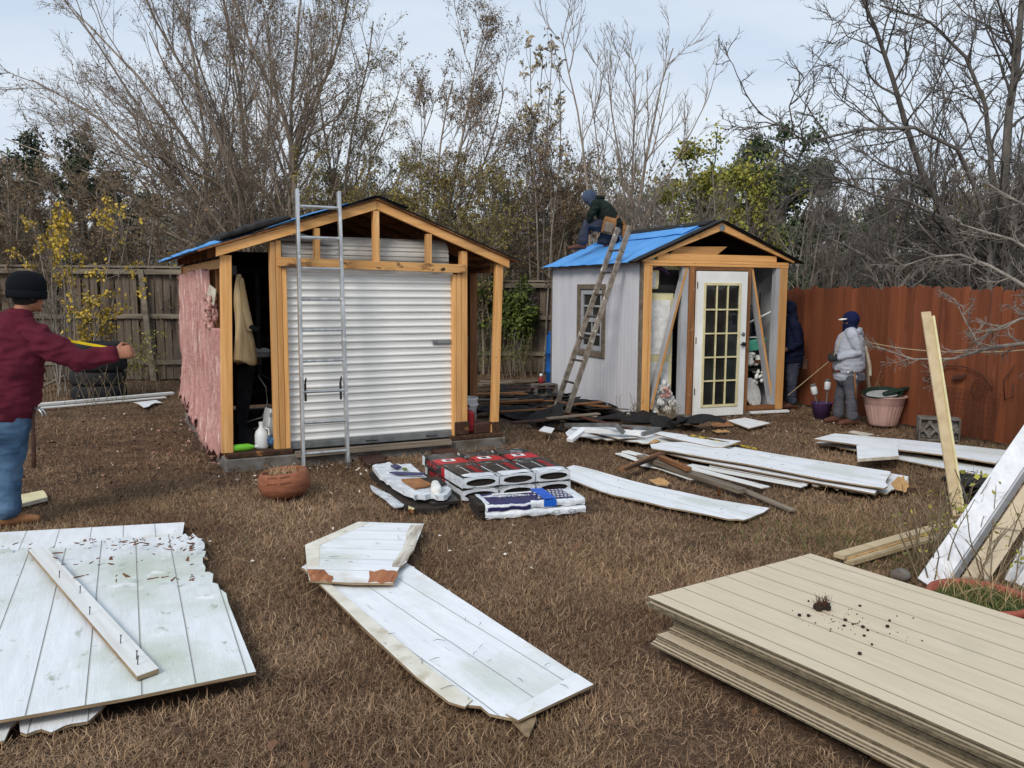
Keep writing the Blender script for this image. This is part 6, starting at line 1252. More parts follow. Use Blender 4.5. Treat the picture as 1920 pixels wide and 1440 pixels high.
c0 = Jm['head']+Rh @ Vector((0, -.008, -.018)); mb = MB().lathe([(r*.93, z*.86) for r, z in prof], k=40, rmod=lambda i, a: 1+.012*math.sin(a*20)*(i < 3)+.06*math.sin(a)**2)
mb.v = [tuple(c0+Rh @ Vector(v)) for v in mb.v]; mb.build('knit_cap', 'knit', man, smooth=True)
mb = MB().ball(Lh(0, -.28, -.35), (.074, .07, .06), 14, Rh); mb.ball(Lh(.5, .05, -.2), (.03, .05, .05), 10, Rh); remeshed(mb, 'hair', 'hair', man, .008, 2)
mb = MB().chain([(Jm['neck']+Vector((0, 0, -.045)), .088, .085), (Jm['neck']+Vector((.008, .004, -.008)), .073, .075)], sd_, 20); mb.build('collar', 'maroon', man, smooth=True)
belt(man, Jm['pelvis']+Vector((0, 0, .04)), sd_, .205, .20, (0, 0, 1), 'dark_leather', .04, 'belt')
hd_ = hammer('claw_hammer', 'claw hammer hanging from the belt of the man in maroon', w3(62, 768, -.0), (.04, 0, 1), (.95, -.3, -.1), 'dark_leather', .42)
MB().tube([(-.03, .0, .03), (.012, -.02, .0), (-.005, .03, -.02), (-.04, .03, .0)], .008, 6).build('hammer_loop', 'dark_leather', man, matrix=Matrix.Translation(Jm['an'][1]*0+hd_.location-man.location))
MB().box(-.06, .06, -.004, .004, -.08, .06).build('back_pocket', 'denim', man, matrix=Matrix.Translation(Jm['hip'][1]+Vector((-.015, -.118, -.01))) @ Matrix.Rotation(.1, 4, 'Z'))
t = thing('tape_measure', 'yellow tape measure stretched out in the hand of the man in maroon', 'tape measure', tuple(w3(209, 653, .16)))
e_ = w3(112, 636, .30)-t.location; MB().beam((0, 0, 0), e_*.08, .004, .028).build('tape_end', 'black', t); MB().beam(e_*.08, e_, .003, .019).build('blade', 'yellow', t); MB().box(-.03, .03, -.02, .02, -.03, .03).build('case', 'yellow', t, matrix=Matrix.Translation(e_+Vector((-.03, 0, 0))), bevel=.008)

# --- man in the grey hooded sweatshirt by the red fence
Y = 10.86; c1 = math.sqrt(.5)
ank = lambda px, dy: Vector((W(px, 780, Y+dy).x, Y+dy, .085))
J = dict(pelvis=w3(1591, 697), chest=w3(1594, 640, .0), neck=w3(1594, 616), head=w3(1594, 602), sh=[w3(1599, 630, -.17), w3(1592, 630, .17)], el=[w3(1610, 662, -.20), w3(1600, 662, .20)], wr=[w3(1572, 671, -.13), w3(1569, 668, .05)],
    hip=[w3(1594, 706, -.08), w3(1588, 706, .08)], kn=[w3(1596, 745, -.10), w3(1575, 745, .12)], an=[ank(1598, -.10), ank(1571, .13)], hfwd=(-1, -.08, -.04), hup=(0, 0, 1), toe=(-.96, -.2, 0))
gm, Jg, Lh, Rh, sd_ = person('man in grey hooded sweatshirt and navy balaclava hood standing by the red fence', (J['an'][0].x, Y, 0), J, 'hoodie_grey', 'grey_jean', 'boot_brown', .009, skin='skin_dark', tw=.185, td=.155, bw=.165, arm=.92, leg=.92, hip_w=.135, handn=((0, 1, 0), (0, -1, 0)), curl=(70, 70), handd=(Vector((-.9, .25, -.1)), Vector((-.9, -.1, 0))), gloves='glove', fold=.008)
mb = MB().ball(Lh(0, -.12, .18), (.098, .112, .112), 20, Rh).ball(Lh(0, .1, -.55), (.082, .085, .10), 16, Rh).chain([(Jg['neck']+Vector((0, 0, -.03)), .10, .10), (Jg['neck']+Vector((0, 0, .03)), .08, .085)], sd_, 14); remeshed(mb, 'balaclava', 'navy', gm, .009, 3, .003, .05)
mb = MB().chain([(Lh(0, .75, .32), .07, .012), (Lh(0, 1.35, .22), .055, .008)], Rh @ Vector((1, 0, 0)), 12); mb.build('cap_brim', 'cap_white', gm, smooth=True)
mb = MB().chain([(Jg['neck']+Vector((.0, -.12, -.05)), .035, .025), (Jg['neck']+Vector((.07, -.11, -.035)), .045, .03), (Jg['neck']+Vector((.115, -.05, -.03)), .05, .03), (Jg['neck']+Vector((.12, .05, -.03)), .05, .03), (Jg['neck']+Vector((.07, .11, -.035)), .045, .03)], (0, 0, 1), 12); mb.chain([(Jg['neck']+Vector((.135, 0, -.05)), .08, .03), (Jg['neck']+Vector((.15, 0, -.13)), .04, .02)], (0, 1, 0), 10); remeshed(mb, 'hood', 'hoodie_grey', gm, .008, 3, .006, .06)
bc = Jg['pelvis']+Vector((0, 0, .02)); belt(gm, bc, sd_, .178, .20, (-.05, 0, 1), 'dark_leather', .05)
MB().box(-.05, .05, -.02, .02, -.09, .0).build('tool_pouch', 'grey_jean', gm, matrix=Matrix.Translation(bc+Vector((.10, -.165, -.03))), bevel=.01)
txt('URLE', .06, 'dark_cloth', 'lettering', gm, tuple(Jg['chest']+Vector((-.105, -.135, -.02))), (PI/2, 0, -.75), sx=.8)
hammer('claw_hammer', 'claw hammer with wooden handle on the belt of the man in grey', w3(1602, 699, -.20), (-.12, 0, 1), (-.9, -.1, .1), 'boot', .34)
rope('taut_rope', 'taut pale cord running from the hands of the man in grey to the shed', (W(1566, 668, 10.8), W(1478, 741, 11.5)), .006, .0)
rope('shoulder_cord', 'pale cord over the chest of the man in grey to his hands', (W(1581, 622, 10.70), W(1563, 668, 10.74)), .005, .0)

# --- man kneeling on the blue roof
Y = 13.35
rz_ = lambda p: roofr((ROOTM[shedR.name].inverted() @ p).x)+.05
J = dict(pelvis=w3(1146, 418), chest=w3(1130, 391), neck=w3(1117, 377), head=w3(1106, 371), sh=[w3(1118, 385, -.17), w3(1122, 384, .17)], el=[w3(1107, 402, -.20), w3(1108, 402, .20)], wr=[w3(1103, 422, -.12), w3(1105, 422, .14)],
    hip=[w3(1142, 424, -.09), w3(1146, 424, .09)], kn=[w3(1100, 421, -.10), w3(1127, 453, .10)], an=[w3(1090, 457, -.10), w3(1156, 452, .12)], hfwd=(-.75, -.1, -.66), hup=(-.6, 0, .8), toe=(-.97, -.1, -.05))
rm, Jr, Lh, Rh, sd_ = person('man kneeling on the blue roof in dark green jacket with a leather tool belt', J['an'][0]-Vector((0, 0, .085)), J, 'forest', 'dark_denim', 'boot_brown', .010, skin='skin_dark', tw=.19, td=.12, bw=.165, arm=.95, leg=.98, hip_w=.15, curl=(50, 50), gloves='glove', fold=.012)
mb = MB().ball(Lh(0, -.05, .15), (.092, .115, .115), 18, Rh).ball(Lh(0, .12, -.5), (.08, .085, .1), 14, Rh); remeshed(mb, 'hood', 'slate_blue', rm, .01, 3)
mb = MB().chain([(Jr['neck']+Vector((.04, -.06, .05)), .05, .035), (Jr['neck']+Vector((.09, 0, .05)), .06, .04), (Jr['neck']+Vector((.05, .06, .05)), .05, .035)], (1, 0, 0), 12); remeshed(mb, 'jacket_hood', 'forest', rm, .01, 3)
ax = (Jr['chest']-Jr['pelvis']).normalized(); bc = Jr['pelvis']+ax*.03; belt(rm, bc, sd_, .19, .165, ax, 'leather', .05)
pouch(rm, Jr['pelvis']+Vector((-.06, -.21, -.06)), (1, 0, -.25), (.25, 0, 1), (0, -1, 0), .105, .13, .06, 'leather'); pouch(rm, Jr['pelvis']+Vector((-.07, -.275, -.09)), (1, 0, -.25), (.25, 0, 1), (0, -1, 0), .075, .075, .03, 'grey_wood_z', 'front_pocket')
pouch(rm, Jr['pelvis']+Vector((.17, -.03, -.10)), (0, 1, 0), (0.1, 0, 1), (1, 0, 0), .08, .13, .06, 'leather')

# --- man in navy half hidden behind the garden shed
Y = 12.35
ank = lambda px, dy: Vector((W(px, 768, Y+dy).x, Y+dy, .085))
J = dict(pelvis=w3(1484, 672), chest=w3(1484, 622, .0), neck=w3(1482, 594), head=w3(1479, 580), sh=[w3(1490, 612, -.15), w3(1486, 612, .15)], el=[w3(1497, 645, -.19), w3(1490, 645, .20)], wr=[w3(1477, 655, -.22), w3(1470, 655, .1)],
    hip=[w3(1486, 682, -.08), w3(1482, 682, .08)], kn=[w3(1484, 724, -.10), w3(1482, 724, .1)], an=[ank(1484, -.1), ank(1480, .1)], hfwd=(-1, -.1, -.1), hup=(0, 0, 1), toe=(-.97, -.2, 0))
nm_, Jn, Lh, Rh, sd_ = person('man in dark navy hooded jacket half hidden behind the garden shed corner', (J['an'][0].x, Y, 0), J, 'navy_dark', 'dark_denim', 'boot_brown', .010, skin='skin_dark', tw=.18, td=.14, bw=.15, arm=.95, leg=.9, hip_w=.14, handn=((0, 1, 0), (0, -1, 0)), handd=(Vector((-.9, .1, -.2)), None), fold=.012)
mb = MB().ball(Lh(0, -.08, .15), (.095, .115, .115), 18, Rh).chain([(Jn['neck']+Vector((.03, 0, -.03)), .1, .09), (Jn['neck']+Vector((.01, 0, .03)), .085, .085)], sd_, 14); remeshed(mb, 'hood', 'navy_dark', nm_, .01, 3)
bc = Jn['pelvis']+Vector((0, 0, .03)); belt(nm_, bc, sd_, .16, .165, (0, 0, 1), 'leather', .045); pouch(nm_, bc+Vector((.13, -.1, -.08)), (0, 1, 0), (0, 0, 1), (1, 0, 0), .07, .10, .06, 'dark_leather'); 
# ------------------------------------------------------------------ trees and shrubs
def resample(P, S):
    P = np.asarray([tuple(p) for p in P], float); t = np.r_[0, np.cumsum(np.linalg.norm(np.diff(P, axis=0), axis=1))]; u = np.linspace(0, t[-1], S)
    return np.stack([np.interp(u, t, P[:, i]) for i in range(3)], 1)
def unit(v): return v/np.maximum(np.linalg.norm(v, axis=-1, keepdims=True), 1e-9)
def spawn(P, R, rng, n, t=(.25, 1), ang=(25, 55), ln=.5, taper=.5, rad=.6, up=.08, wig=.14, S=6, rmin=.003, bias=None, absl=None, rend=.35):
    N, S0, _ = P.shape; i = np.repeat(np.arange(N), n); K = len(i); tt = rng.uniform(t[0], t[1], K)*(S0-1); a = np.minimum(tt.astype(int), S0-2); f = (tt-a)[:, None]
    p0 = P[i, a]*(1-f)+P[i, a+1]*f; tg = unit(P[i, a+1]-P[i, a]); r0 = R[i, a]*(1-f[:, 0])+R[i, a+1]*f[:, 0]
    pl = np.linalg.norm(np.diff(P, axis=1), axis=2).sum(1)[i]; pr = unit(np.cross(tg, rng.normal(size=(K, 3)))); an = np.radians(rng.uniform(ang[0], ang[1], K))[:, None]
    d = unit(tg*np.cos(an)+pr*np.sin(an)+(np.array(bias) if bias is not None else 0)); L_ = (absl if absl else pl*ln)*(1-taper*tt/(S0-1))*rng.uniform(.6, 1.25, K); st = (L_/(S-1))[:, None]
    Q = np.empty((K, S, 3)); Q[:, 0] = p0
    for s in range(1, S): Q[:, s] = Q[:, s-1]+d*st; d = unit(d+rng.normal(size=(K, 3))*wig+np.array([0, 0, up]))
    r1 = np.maximum(r0*rad*rng.uniform(.75, 1.1, K), rmin); return Q, r1[:, None]*np.linspace(1, rend, S)[None]
def tubes(P, R, k):
    N, S, _ = P.shape; T = unit(np.gradient(P, axis=1)); ref = unit(np.cross(T.mean(1), np.array([.31, .52, .23])))[:, None]; X = unit(ref-T*(ref*T).sum(-1, keepdims=True)); Y = np.cross(T, X)
    a = 2*np.pi*np.arange(k)/k; V = P[:, :, None]+R[:, :, None, None]*(X[:, :, None]*np.cos(a)[:, None]+Y[:, :, None]*np.sin(a)[:, None])
    b = (np.arange(N)*S*k)[:, None, None]+(np.arange(S-1)*k)[None, :, None]; j = np.arange(k); j2 = (j+1) % k
    F = np.stack([b+j, b+j2, b+k+j2, b+k+j], -1).reshape(-1, 4); return V.reshape(-1, 3), F
def leaf_cards(C, rng, size, droop=.0, asp=.5):
    n = len(C); d = unit(rng.normal(size=(n, 3))+np.array([0, 0, -droop])); s = unit(np.cross(d, rng.normal(size=(n, 3)))); L_ = size*rng.uniform(.55, 1.3, (n, 1)); nn = np.cross(d, s)
    V = np.stack([C, C+d*L_*.5+s*L_*asp*.5+nn*L_*.08, C+d*L_, C+d*L_*.5-s*L_*asp*.5+nn*L_*.08], 1).reshape(-1, 3); return V, np.arange(4*n).reshape(-1, 4)
def on_twigs(P, n, rng, spread=.0, t0=.2):
    i = rng.integers(0, len(P), n); S = P.shape[1]; tt = rng.uniform(t0, 1, n)*(S-1); a = np.minimum(tt.astype(int), S-2); f = (tt-a)[:, None]; return P[i, a]*(1-f)+P[i, a+1]*f+rng.normal(size=(n, 3))*spread
def plant(name, label, cat, limbs, levels, bark, leaf=None, nleaf=0, lsize=.06, seed=1, group=None, ks=(8, 5, 4, 3, 3), droop=.3, asp=.5, spread=.03, clump=0., lm=None, trunk_n=None, twig_bark=None, rs=1.):
    """limbs: list of (points, r0, r1) drawn by hand; levels: dicts for spawn(). trunk = the limbs, crown = branches, twigs and leaves"""
    rng = np.random.default_rng(seed); base = np.array(limbs[0][0][0], float)
    t = thing(name, label, cat, tuple(base), 0, group); P = np.stack([resample(l[0], 10) for l in limbs])-base; R = np.stack([np.linspace(l[1], l[2], 10) for l in limbs])
    R *= rs; P[:, 1:-1] += rng.normal(size=P[:, 1:-1].shape)*R[:, 1:-1, None]*.35
    V, F = tubes(P, R, ks[0]); np_mesh('trunk', V, [F], bark, smooth=True, parent=t)
    Vs, Fs, ms, tn = [], [], [], []; k0 = 0; cur = (P, R); last = P
    for li, lv in enumerate(levels):
        cur = spawn(*cur, rng, **lv); V, F = tubes(*cur, ks[min(li+1, len(ks)-1)]); Vs.append(V); Fs.append(F+k0); k0 += len(V); ms.append(np.zeros(len(F))); tn.append(np.zeros(len(F))); prev, last = last, cur[0]
    if leaf and nleaf:
        C = on_twigs(last, nleaf, rng, spread)
        if clump:
            ns = np.array([mnoise.noise(tuple(p*clump+seed)) for p in C]); C = C[ns > -.2]
        V, F = leaf_cards(C, rng, lsize, droop, asp); Vs.append(V); Fs.append(F+k0); ms.append(np.ones(len(F))); tn.append(rng.uniform(0, 1, len(F)))
    np_mesh('crown', np.concatenate(Vs), [np.concatenate(Fs)], [twig_bark or bark]+([leaf] if leaf else []), np.concatenate(ms), np.concatenate(tn), smooth=False, parent=t)
    return t
def limb(pts, Y, r0, r1, dy=None):
    """hand drawn limb through photograph pixels at depth Y (dy: extra depth per point)"""
    return ([tuple(W(x, y, Y+(dy[i] if dy else 0))) for i, (x, y) in enumerate(pts)], r0, r1)
def base_at(px, Y, pts): return [(W(px, 700, Y).x, Y, 0)]+pts
def limb0(px, pts, Y, r0, r1, dy=None):
    l = limb(pts, Y, r0, r1, dy); return ([(W(px, 600, Y).x, Y, 0.)]+l[0], r0, r1)
TG = 'bare winter trees beyond the weathered fence'
lv3 = lambda a=7, b=7, c=6, **k: [dict(n=a, t=(.2, 1), ang=(18, 42), ln=.42, up=.07, wig=.10, S=8, rmin=.010, rad=.55), dict(n=b, t=(.2, 1), ang=(20, 50), ln=.48, up=.05, wig=.13, S=6, rmin=.006, rad=.6), dict(n=c, t=(.15, 1), ang=(20, 55), ln=.55, up=.03, wig=.16, S=5, rmin=.0045, rad=.7)]
# the big spreading tree on the left: three clumps of stems
plant('spreading_tree', 'wide spreading tree with long limbs reaching up to the left, behind the left fence', 'tree', [
    limb0(470, [(455, 480), (400, 420), (300, 330), (180, 215), (60, 150)], 18.5, .13, .025, (0, 0, .3, .5, .8)), limb0(475, [(462, 470), (430, 390), (350, 265), (240, 120), (140, 20)], 18.8, .13, .025, (0, 0, .4, .8, 1)),
    limb0(480, [(470, 460), (445, 350), (390, 200), (300, 60), (250, -60)], 18.4, .13, .025, (0, -.2, -.4, -.6, -1)), limb0(465, [(420, 470), (330, 410), (200, 340), (90, 290), (10, 260)], 19, .10, .02, (0, .2, .5, .8, 1)),
    limb0(482, [(478, 450), (465, 330), (450, 180), (425, 30), (410, -90)], 18.9, .13, .03, (0, .1, .4, .6, .8)), limb0(460, [(440, 460), (370, 360), (270, 220), (190, 90), (120, 0)], 18.2, .10, .02, (0, -.2, -.5, -.9, -1.2)), limb0(478, [(475, 440), (440, 300), (380, 140), (330, 0)], 19.2, .10, .02),
    limb0(440, [(400, 475), (280, 420), (150, 380), (40, 330)], 18.7, .08, .015), limb0(484, [(484, 440), (500, 300), (510, 160), (500, 20)], 18.6, .10, .02), limb0(472, [(460, 440), (400, 300), (330, 170), (280, 60)], 18.0, .09, .02, (0, -.2, -.4, -.8))],
    lv3(14, 10, 9), 'bark_brown', 'leaf_brown', 9500, .05, 101, TG, rs=.58, spread=.03)
plant('forked_tree', 'dark forked tree right behind the tall silver ladder', 'tree', [
    limb0(548, [(548, 420), (549, 330), (552, 260), (520, 190), (470, 90), (430, -30)], 17.6, .15, .03), limb0(549, [(549, 400), (551, 300), (556, 250), (600, 180), (640, 80), (660, -40)], 17.6, .13, .03, (0, 0, 0, .2, .5, .7)),
    limb0(547, [(545, 410), (546, 330), (543, 240), (550, 140), (560, 30), (575, -70)], 17.8, .11, .025)],
    lv3(16, 10, 9), 'bark_brown', 'leaf_brown', 6500, .05, 102, TG, rs=.58)
plant('pale_trunk_tree', 'slim tree with a whitish lower trunk behind the felt roof', 'tree', [
    limb0(389, [(389, 440), (388, 380), (384, 280), (372, 170), (352, 40)], 19.5, .11, .03), limb0(390, [(392, 350), (420, 250), (460, 140), (500, 20)], 19.5, .08, .02)], lv3(13, 9, 8), 'bark_pale', 'leaf_brown', 3500, .05, 103, TG, rs=.58, twig_bark='bark_brown')
plant('thicket_tree', 'many stemmed leafy brown tree between the forked tree and the ridge of the garage shed', 'tree', [
    limb0(640, [(640, 430), (650, 320), (665, 220), (690, 120), (700, 40)], 18.2, .09, .02), limb0(635, [(630, 430), (620, 320), (600, 200), (590, 100)], 18.4, .08, .02), limb0(650, [(665, 420), (690, 320), (720, 240), (745, 180)], 18.6, .08, .018), limb0(660, [(690, 430), (730, 360), (760, 310)], 18.3, .06, .015)],
    lv3(13, 9, 8), 'bark_brown', 'leaf_olive', 8000, .055, 104, TG, rs=.58)
plant('oval_tree', 'oval crowned brown leaved tree standing behind the right slope of the garage roof', 'tree', [
    limb0(830, [(835, 430), (850, 340), (870, 250), (885, 170), (895, 95)], 18.0, .10, .02), limb0(828, [(825, 420), (820, 330), (830, 240), (850, 150)], 18.3, .08, .02), limb0(835, [(860, 420), (900, 330), (930, 240), (945, 170)], 18.1, .08, .02), limb0(825, [(800, 430), (785, 350), (790, 270), (810, 210)], 18.5, .06, .015)],
    lv3(13, 9, 8), 'bark_brown', 'leaf_brown', 10500, .05, 105, TG, rs=.58)
plant('slender_tree', 'tall slender stems topped with pale seed pods', 'tree', [limb0(1010, [(1008, 430), (1000, 300), (995, 180), (994, 90)], 17.5, .04, .010), limb0(1015, [(1020, 420), (1022, 300), (1030, 180), (1036, 85)], 17.7, .04, .010), limb0(1005, [(990, 420), (985, 320), (1010, 200), (1018, 110)], 17.6, .035, .010), limb0(1020, [(1035, 420), (1050, 300), (1052, 200), (1048, 120)], 17.4, .035, .01)],
    [dict(n=6, t=(.5, 1), ang=(12, 30), ln=.16, up=.15, wig=.1, S=6, rmin=.007), dict(n=3, t=(.3, 1), ang=(15, 35), ln=.45, up=.1, wig=.1, S=5, rmin=.004)], 'bark_grey', 'leaf_pod', 420, .13, 106, TG, rs=.7, asp=.45, droop=-.6, spread=.03)
plant('bare_tree', 'bare tree with fanned upright branches behind the kneeling man', 'tree', [
    limb0(1110, [(1108, 440), (1100, 330), (1085, 220), (1065, 130), (1052, 60)], 16.8, .07, .012), limb0(1185, [(1188, 430), (1205, 330), (1225, 230), (1245, 130), (1262, 90)], 16.6, .09, .015), limb0(1180, [(1180, 430), (1165, 330), (1150, 230), (1140, 140)], 16.9, .07, .012),
    limb0(1190, [(1200, 430), (1240, 350), (1290, 260), (1325, 190)], 16.7, .06, .012), limb0(1115, [(1120, 430), (1125, 320), (1115, 230), (1105, 160)], 17, .05, .01), limb0(1182, [(1184, 420), (1188, 300), (1190, 200), (1192, 120)], 17, .06, .012)],
    [dict(n=12, t=(.25, 1), ang=(15, 38), ln=.34, up=.12, wig=.09, S=8, rmin=.009, rad=.55), dict(n=6, t=(.2, 1), ang=(18, 42), ln=.5, up=.10, wig=.10, S=6, rmin=.006, rad=.65), dict(n=4, t=(.2, 1), ang=(18, 40), ln=.5, up=.08, wig=.12, S=5, rmin=.004)], 'bark_brown', None, 0, .05, 107, TG, rs=.7)
# brown brush that fills the band above the fences
def brush(label, px0, px1, Y, top, n, leaf, nleaf, seed, bark='bark_brown', lsize=.06, lean=.0, name='brush_shrub', grp='brushy shrubs above the fences'):
    q = random.Random(seed); L_ = []
    for k in range(n):
        px = px0+(px1-px0)*(k+q.random())/n; ty = top+q.uniform(-25, 70); b = W(px, 600, Y); e = W(px+q.uniform(-50, 50)+lean, ty, Y+q.uniform(-.6, .6)); m_ = (Vector((b.x, Y, 0))+e)/2+Vector((q.uniform(-.2, .2), 0, .2)); L_.append(([(b.x, Y, 0), tuple(m_), tuple(e)], .03, .008))
    return plant(name, label, 'shrub', L_, [dict(n=13, t=(.12, 1), ang=(15, 48), ln=.36, up=.08, wig=.13, S=6, rmin=.006), dict(n=9, t=(.15, 1), ang=(20, 50), ln=.52, up=.05, wig=.16, S=5, rmin=.0045), dict(n=5, t=(.2, 1), ang=(20, 50), ln=.55, up=.04, wig=.15, S=4, rmin=.004)], bark, leaf, nleaf, lsize, seed, grp, ks=(5, 4, 3, 3))
brush('brown twiggy brush leaning over the fence at the far left edge', -60, 130, 15.6, 330, 12, 'leaf_brown', 8320, 201, lean=-30)
brush('brown twiggy brush behind the yellow leaved shrub', 130, 340, 16.3, 380, 13, 'leaf_brown', 9600, 202)
brush('low olive leaved brush just behind the felt covered roof', 390, 560, 19.5, 400, 10, 'leaf_olive', 8320, 203)
brush('olive leaved brush behind the ridge of the garage shed', 560, 760, 17.5, 350, 12, 'leaf_olive', 13440, 204)
brush('brown and olive brush behind the right slope of the garage shed', 760, 930, 17.2, 330, 12, 'leaf_olive', 16640, 205)
brush('bare stemmed brush between the two sheds', 900, 1060, 18.2, 280, 13, 'leaf_brown', 8320, 206)
brush('dark leaved brush behind the back of the kneeling man', 1030, 1130, 17.9, 330, 9, 'leaf_brown', 9600, 207)
brush('dense grey twig brush rising behind the blue roof', 1150, 1420, 15.6, 345, 15, None, 0, 208, 'bark_grey', lean=45)
brush('grey twig tangle above the left part of the red fence', 1480, 1660, 14.6, 350, 14, None, 0, 209, 'bark_grey', lean=20)
brush('grey twig tangle above the right part of the red fence', 1660, 1980, 12.6, 300, 18, None, 0, 210, 'bark_grey')
# the far wood that closes the view behind it all
def woodland():
    rng = np.random.default_rng(900); n = 420; X = rng.uniform(-22, 22, n); Yb = rng.uniform(25, 31, n); H = 3.6+1.3*rng.random(n)+.8*np.sin(X*.5); P = np.zeros((n, 7, 3)); u = np.linspace(0, 1, 7)
    P[:, :, 0] = X[:, None]+u*rng.normal(0, .5, (n, 1)); P[:, :, 1] = Yb[:, None]+u*rng.normal(0, .4, (n, 1)); P[:, :, 2] = u*H[:, None]; R = np.full((n, 1), .035)*np.linspace(1, .3, 7)[None]
    a = spawn(P, R, rng, 12, (.1, 1), (20, 60), .36, up=.06, wig=.15, S=5, rmin=.01); b = spawn(*a, rng, 7, (.2, 1), (20, 60), .5, wig=.2, S=4, rmin=.007); Vs, Fs, ms = [], [], []; k0 = 0
    for p in ((P, R), a, b): V, F = tubes(*p, 3); Vs.append(V); Fs.append(F+k0); k0 += len(V); ms.append(np.zeros(len(F)))
    for m_, nl in ((1, 26000), (2, 26000), (3, 20000)):
        C = on_twigs(b[0], nl, rng, .1); ns = np.array([mnoise.noise((p[0]*.35, p[1]*.3, p[2]*.5+m_*7)) for p in C]); V, F = leaf_cards(C[ns > -.1], rng, .15, .2, .6); Vs.append(V); Fs.append(F+k0); k0 += len(V); ms.append(np.full(len(F), m_))
    m = np.concatenate(ms); props(np_mesh('woodland', np.concatenate(Vs), [np.concatenate(Fs)], ['bark_brown', 'leaf_brown', 'leaf_olive', 'leaf_dark'], m, rng.random(len(m))), 'hazy brown and olive woodland filling the far background', 'woodland', None, 'stuff')
woodland()
# evergreens
def evergreen(name, label, px, Y, top, wpx, leaf, nleaf, seed, lsize=.09, bottom=520, bark='bark_dark', grp='evergreen trees beyond the fences'):
    L_ = []; q = random.Random(seed); h = W(px, top, Y).z; wm = wpx/F_PX*Y/2; bx_ = W(px, 600, Y).x; L_.append(([(bx_, Y, 0), (bx_+.1, Y, h*.5), (bx_, Y, h*.93)], .14, .03))
    for k in range(13):
        z = h*(.18+.7*k/13); a = k*2.4; r = wm*(.75+.3*q.random())*math.sqrt(max(.05, 1-((z/h-.42)/.6)**2)); L_.append(([(bx_, Y, z*.75), (bx_+r*.5*math.cos(a), Y+r*.5*math.sin(a), z*.92), (bx_+r*.9*math.cos(a), Y+r*.9*math.sin(a), z+.1*h)], .05, .012))
    return plant(name, label, 'tree', L_, [dict(n=9, t=(.25, 1), ang=(25, 60), ln=.4, up=.05, wig=.15, S=5, rmin=.008), dict(n=6, t=(.2, 1), ang=(25, 60), ln=.5, up=.03, wig=.18, S=4, rmin=.005)], bark, leaf, nleaf, lsize, seed, grp, ks=(7, 4, 3, 3), spread=.09, clump=1.3, asp=.6)
evergreen('evergreen_tree', 'dark round evergreen tree rising behind the left fence', 160, 21, 250, 300, 'leaf_dark', 49400, 301)
evergreen('evergreen_tree', 'dark evergreen tree cut by the left frame edge', 10, 20, 300, 200, 'leaf_dark', 26600, 302)
evergreen('evergreen_tree', 'large dark green evergreen behind the right gable of the garden shed', 1455, 18.5, 262, 260, 'leaf_green', 57000, 303)
evergreen('evergreen_tree', 'olive green round evergreen just behind the blue roof', 1325, 18.0, 272, 190, 'leaf_lime', 28500, 304, .085)
evergreen('evergreen_tree', 'low dark evergreen mass above the red fence', 1640, 19, 390, 300, 'leaf_green', 41800, 305)
evergreen('evergreen_tree', 'low dark evergreen cut by the right frame edge', 1880, 17, 400, 320, 'leaf_dark', 41800, 306)
evergreen('yellow_shrub', 'yellow green leaved bush poking up behind the garden shed gable', 1410, 15.4, 300, 110, 'leaf_lime', 9880, 307, .075, grp='yellow leaved shrubs')
evergreen('evergreen_tree', 'dull green evergreen far behind the ridge of the garage shed', 700, 24, 330, 300, 'leaf_dark', 30400, 308)
evergreen('evergreen_tree', 'dull green evergreen far behind the bare tree', 1120, 25, 330, 260, 'leaf_dark', 22800, 309)
# yellow leaved shrub in front of the left fence
q = random.Random(5); L_ = []
for k in range(13):
    px = 70+165*q.random(); Yk = 13.3+q.random()*.7; b = Vector((W(110+(px-110)*.4, 600, Yk).x, Yk, 0)); e = W(px+q.uniform(-60, 30), q.choice((390, 430, 480, 520, 560)), Yk+q.uniform(-.3, .3)); L_.append(([tuple(b), tuple((b+e)/2+Vector((q.uniform(-.15, .15), 0, .1))), tuple(e)], .015, .005))
plant('yellow_shrub', 'straggly shrub with bright yellow leaves before the weathered fence', 'shrub', L_, [dict(n=8, t=(.3, 1), ang=(20, 55), ln=.32, up=.05, wig=.14, S=6, rmin=.005), dict(n=5, t=(.2, 1), ang=(20, 55), ln=.5, up=.02, wig=.16, S=5, rmin=.0035)], 'bark_grey', 'leaf_yellow', 4200, .062, 401, 'yellow leaved shrubs', ks=(5, 4, 3), spread=.02, clump=1.1, asp=.75)
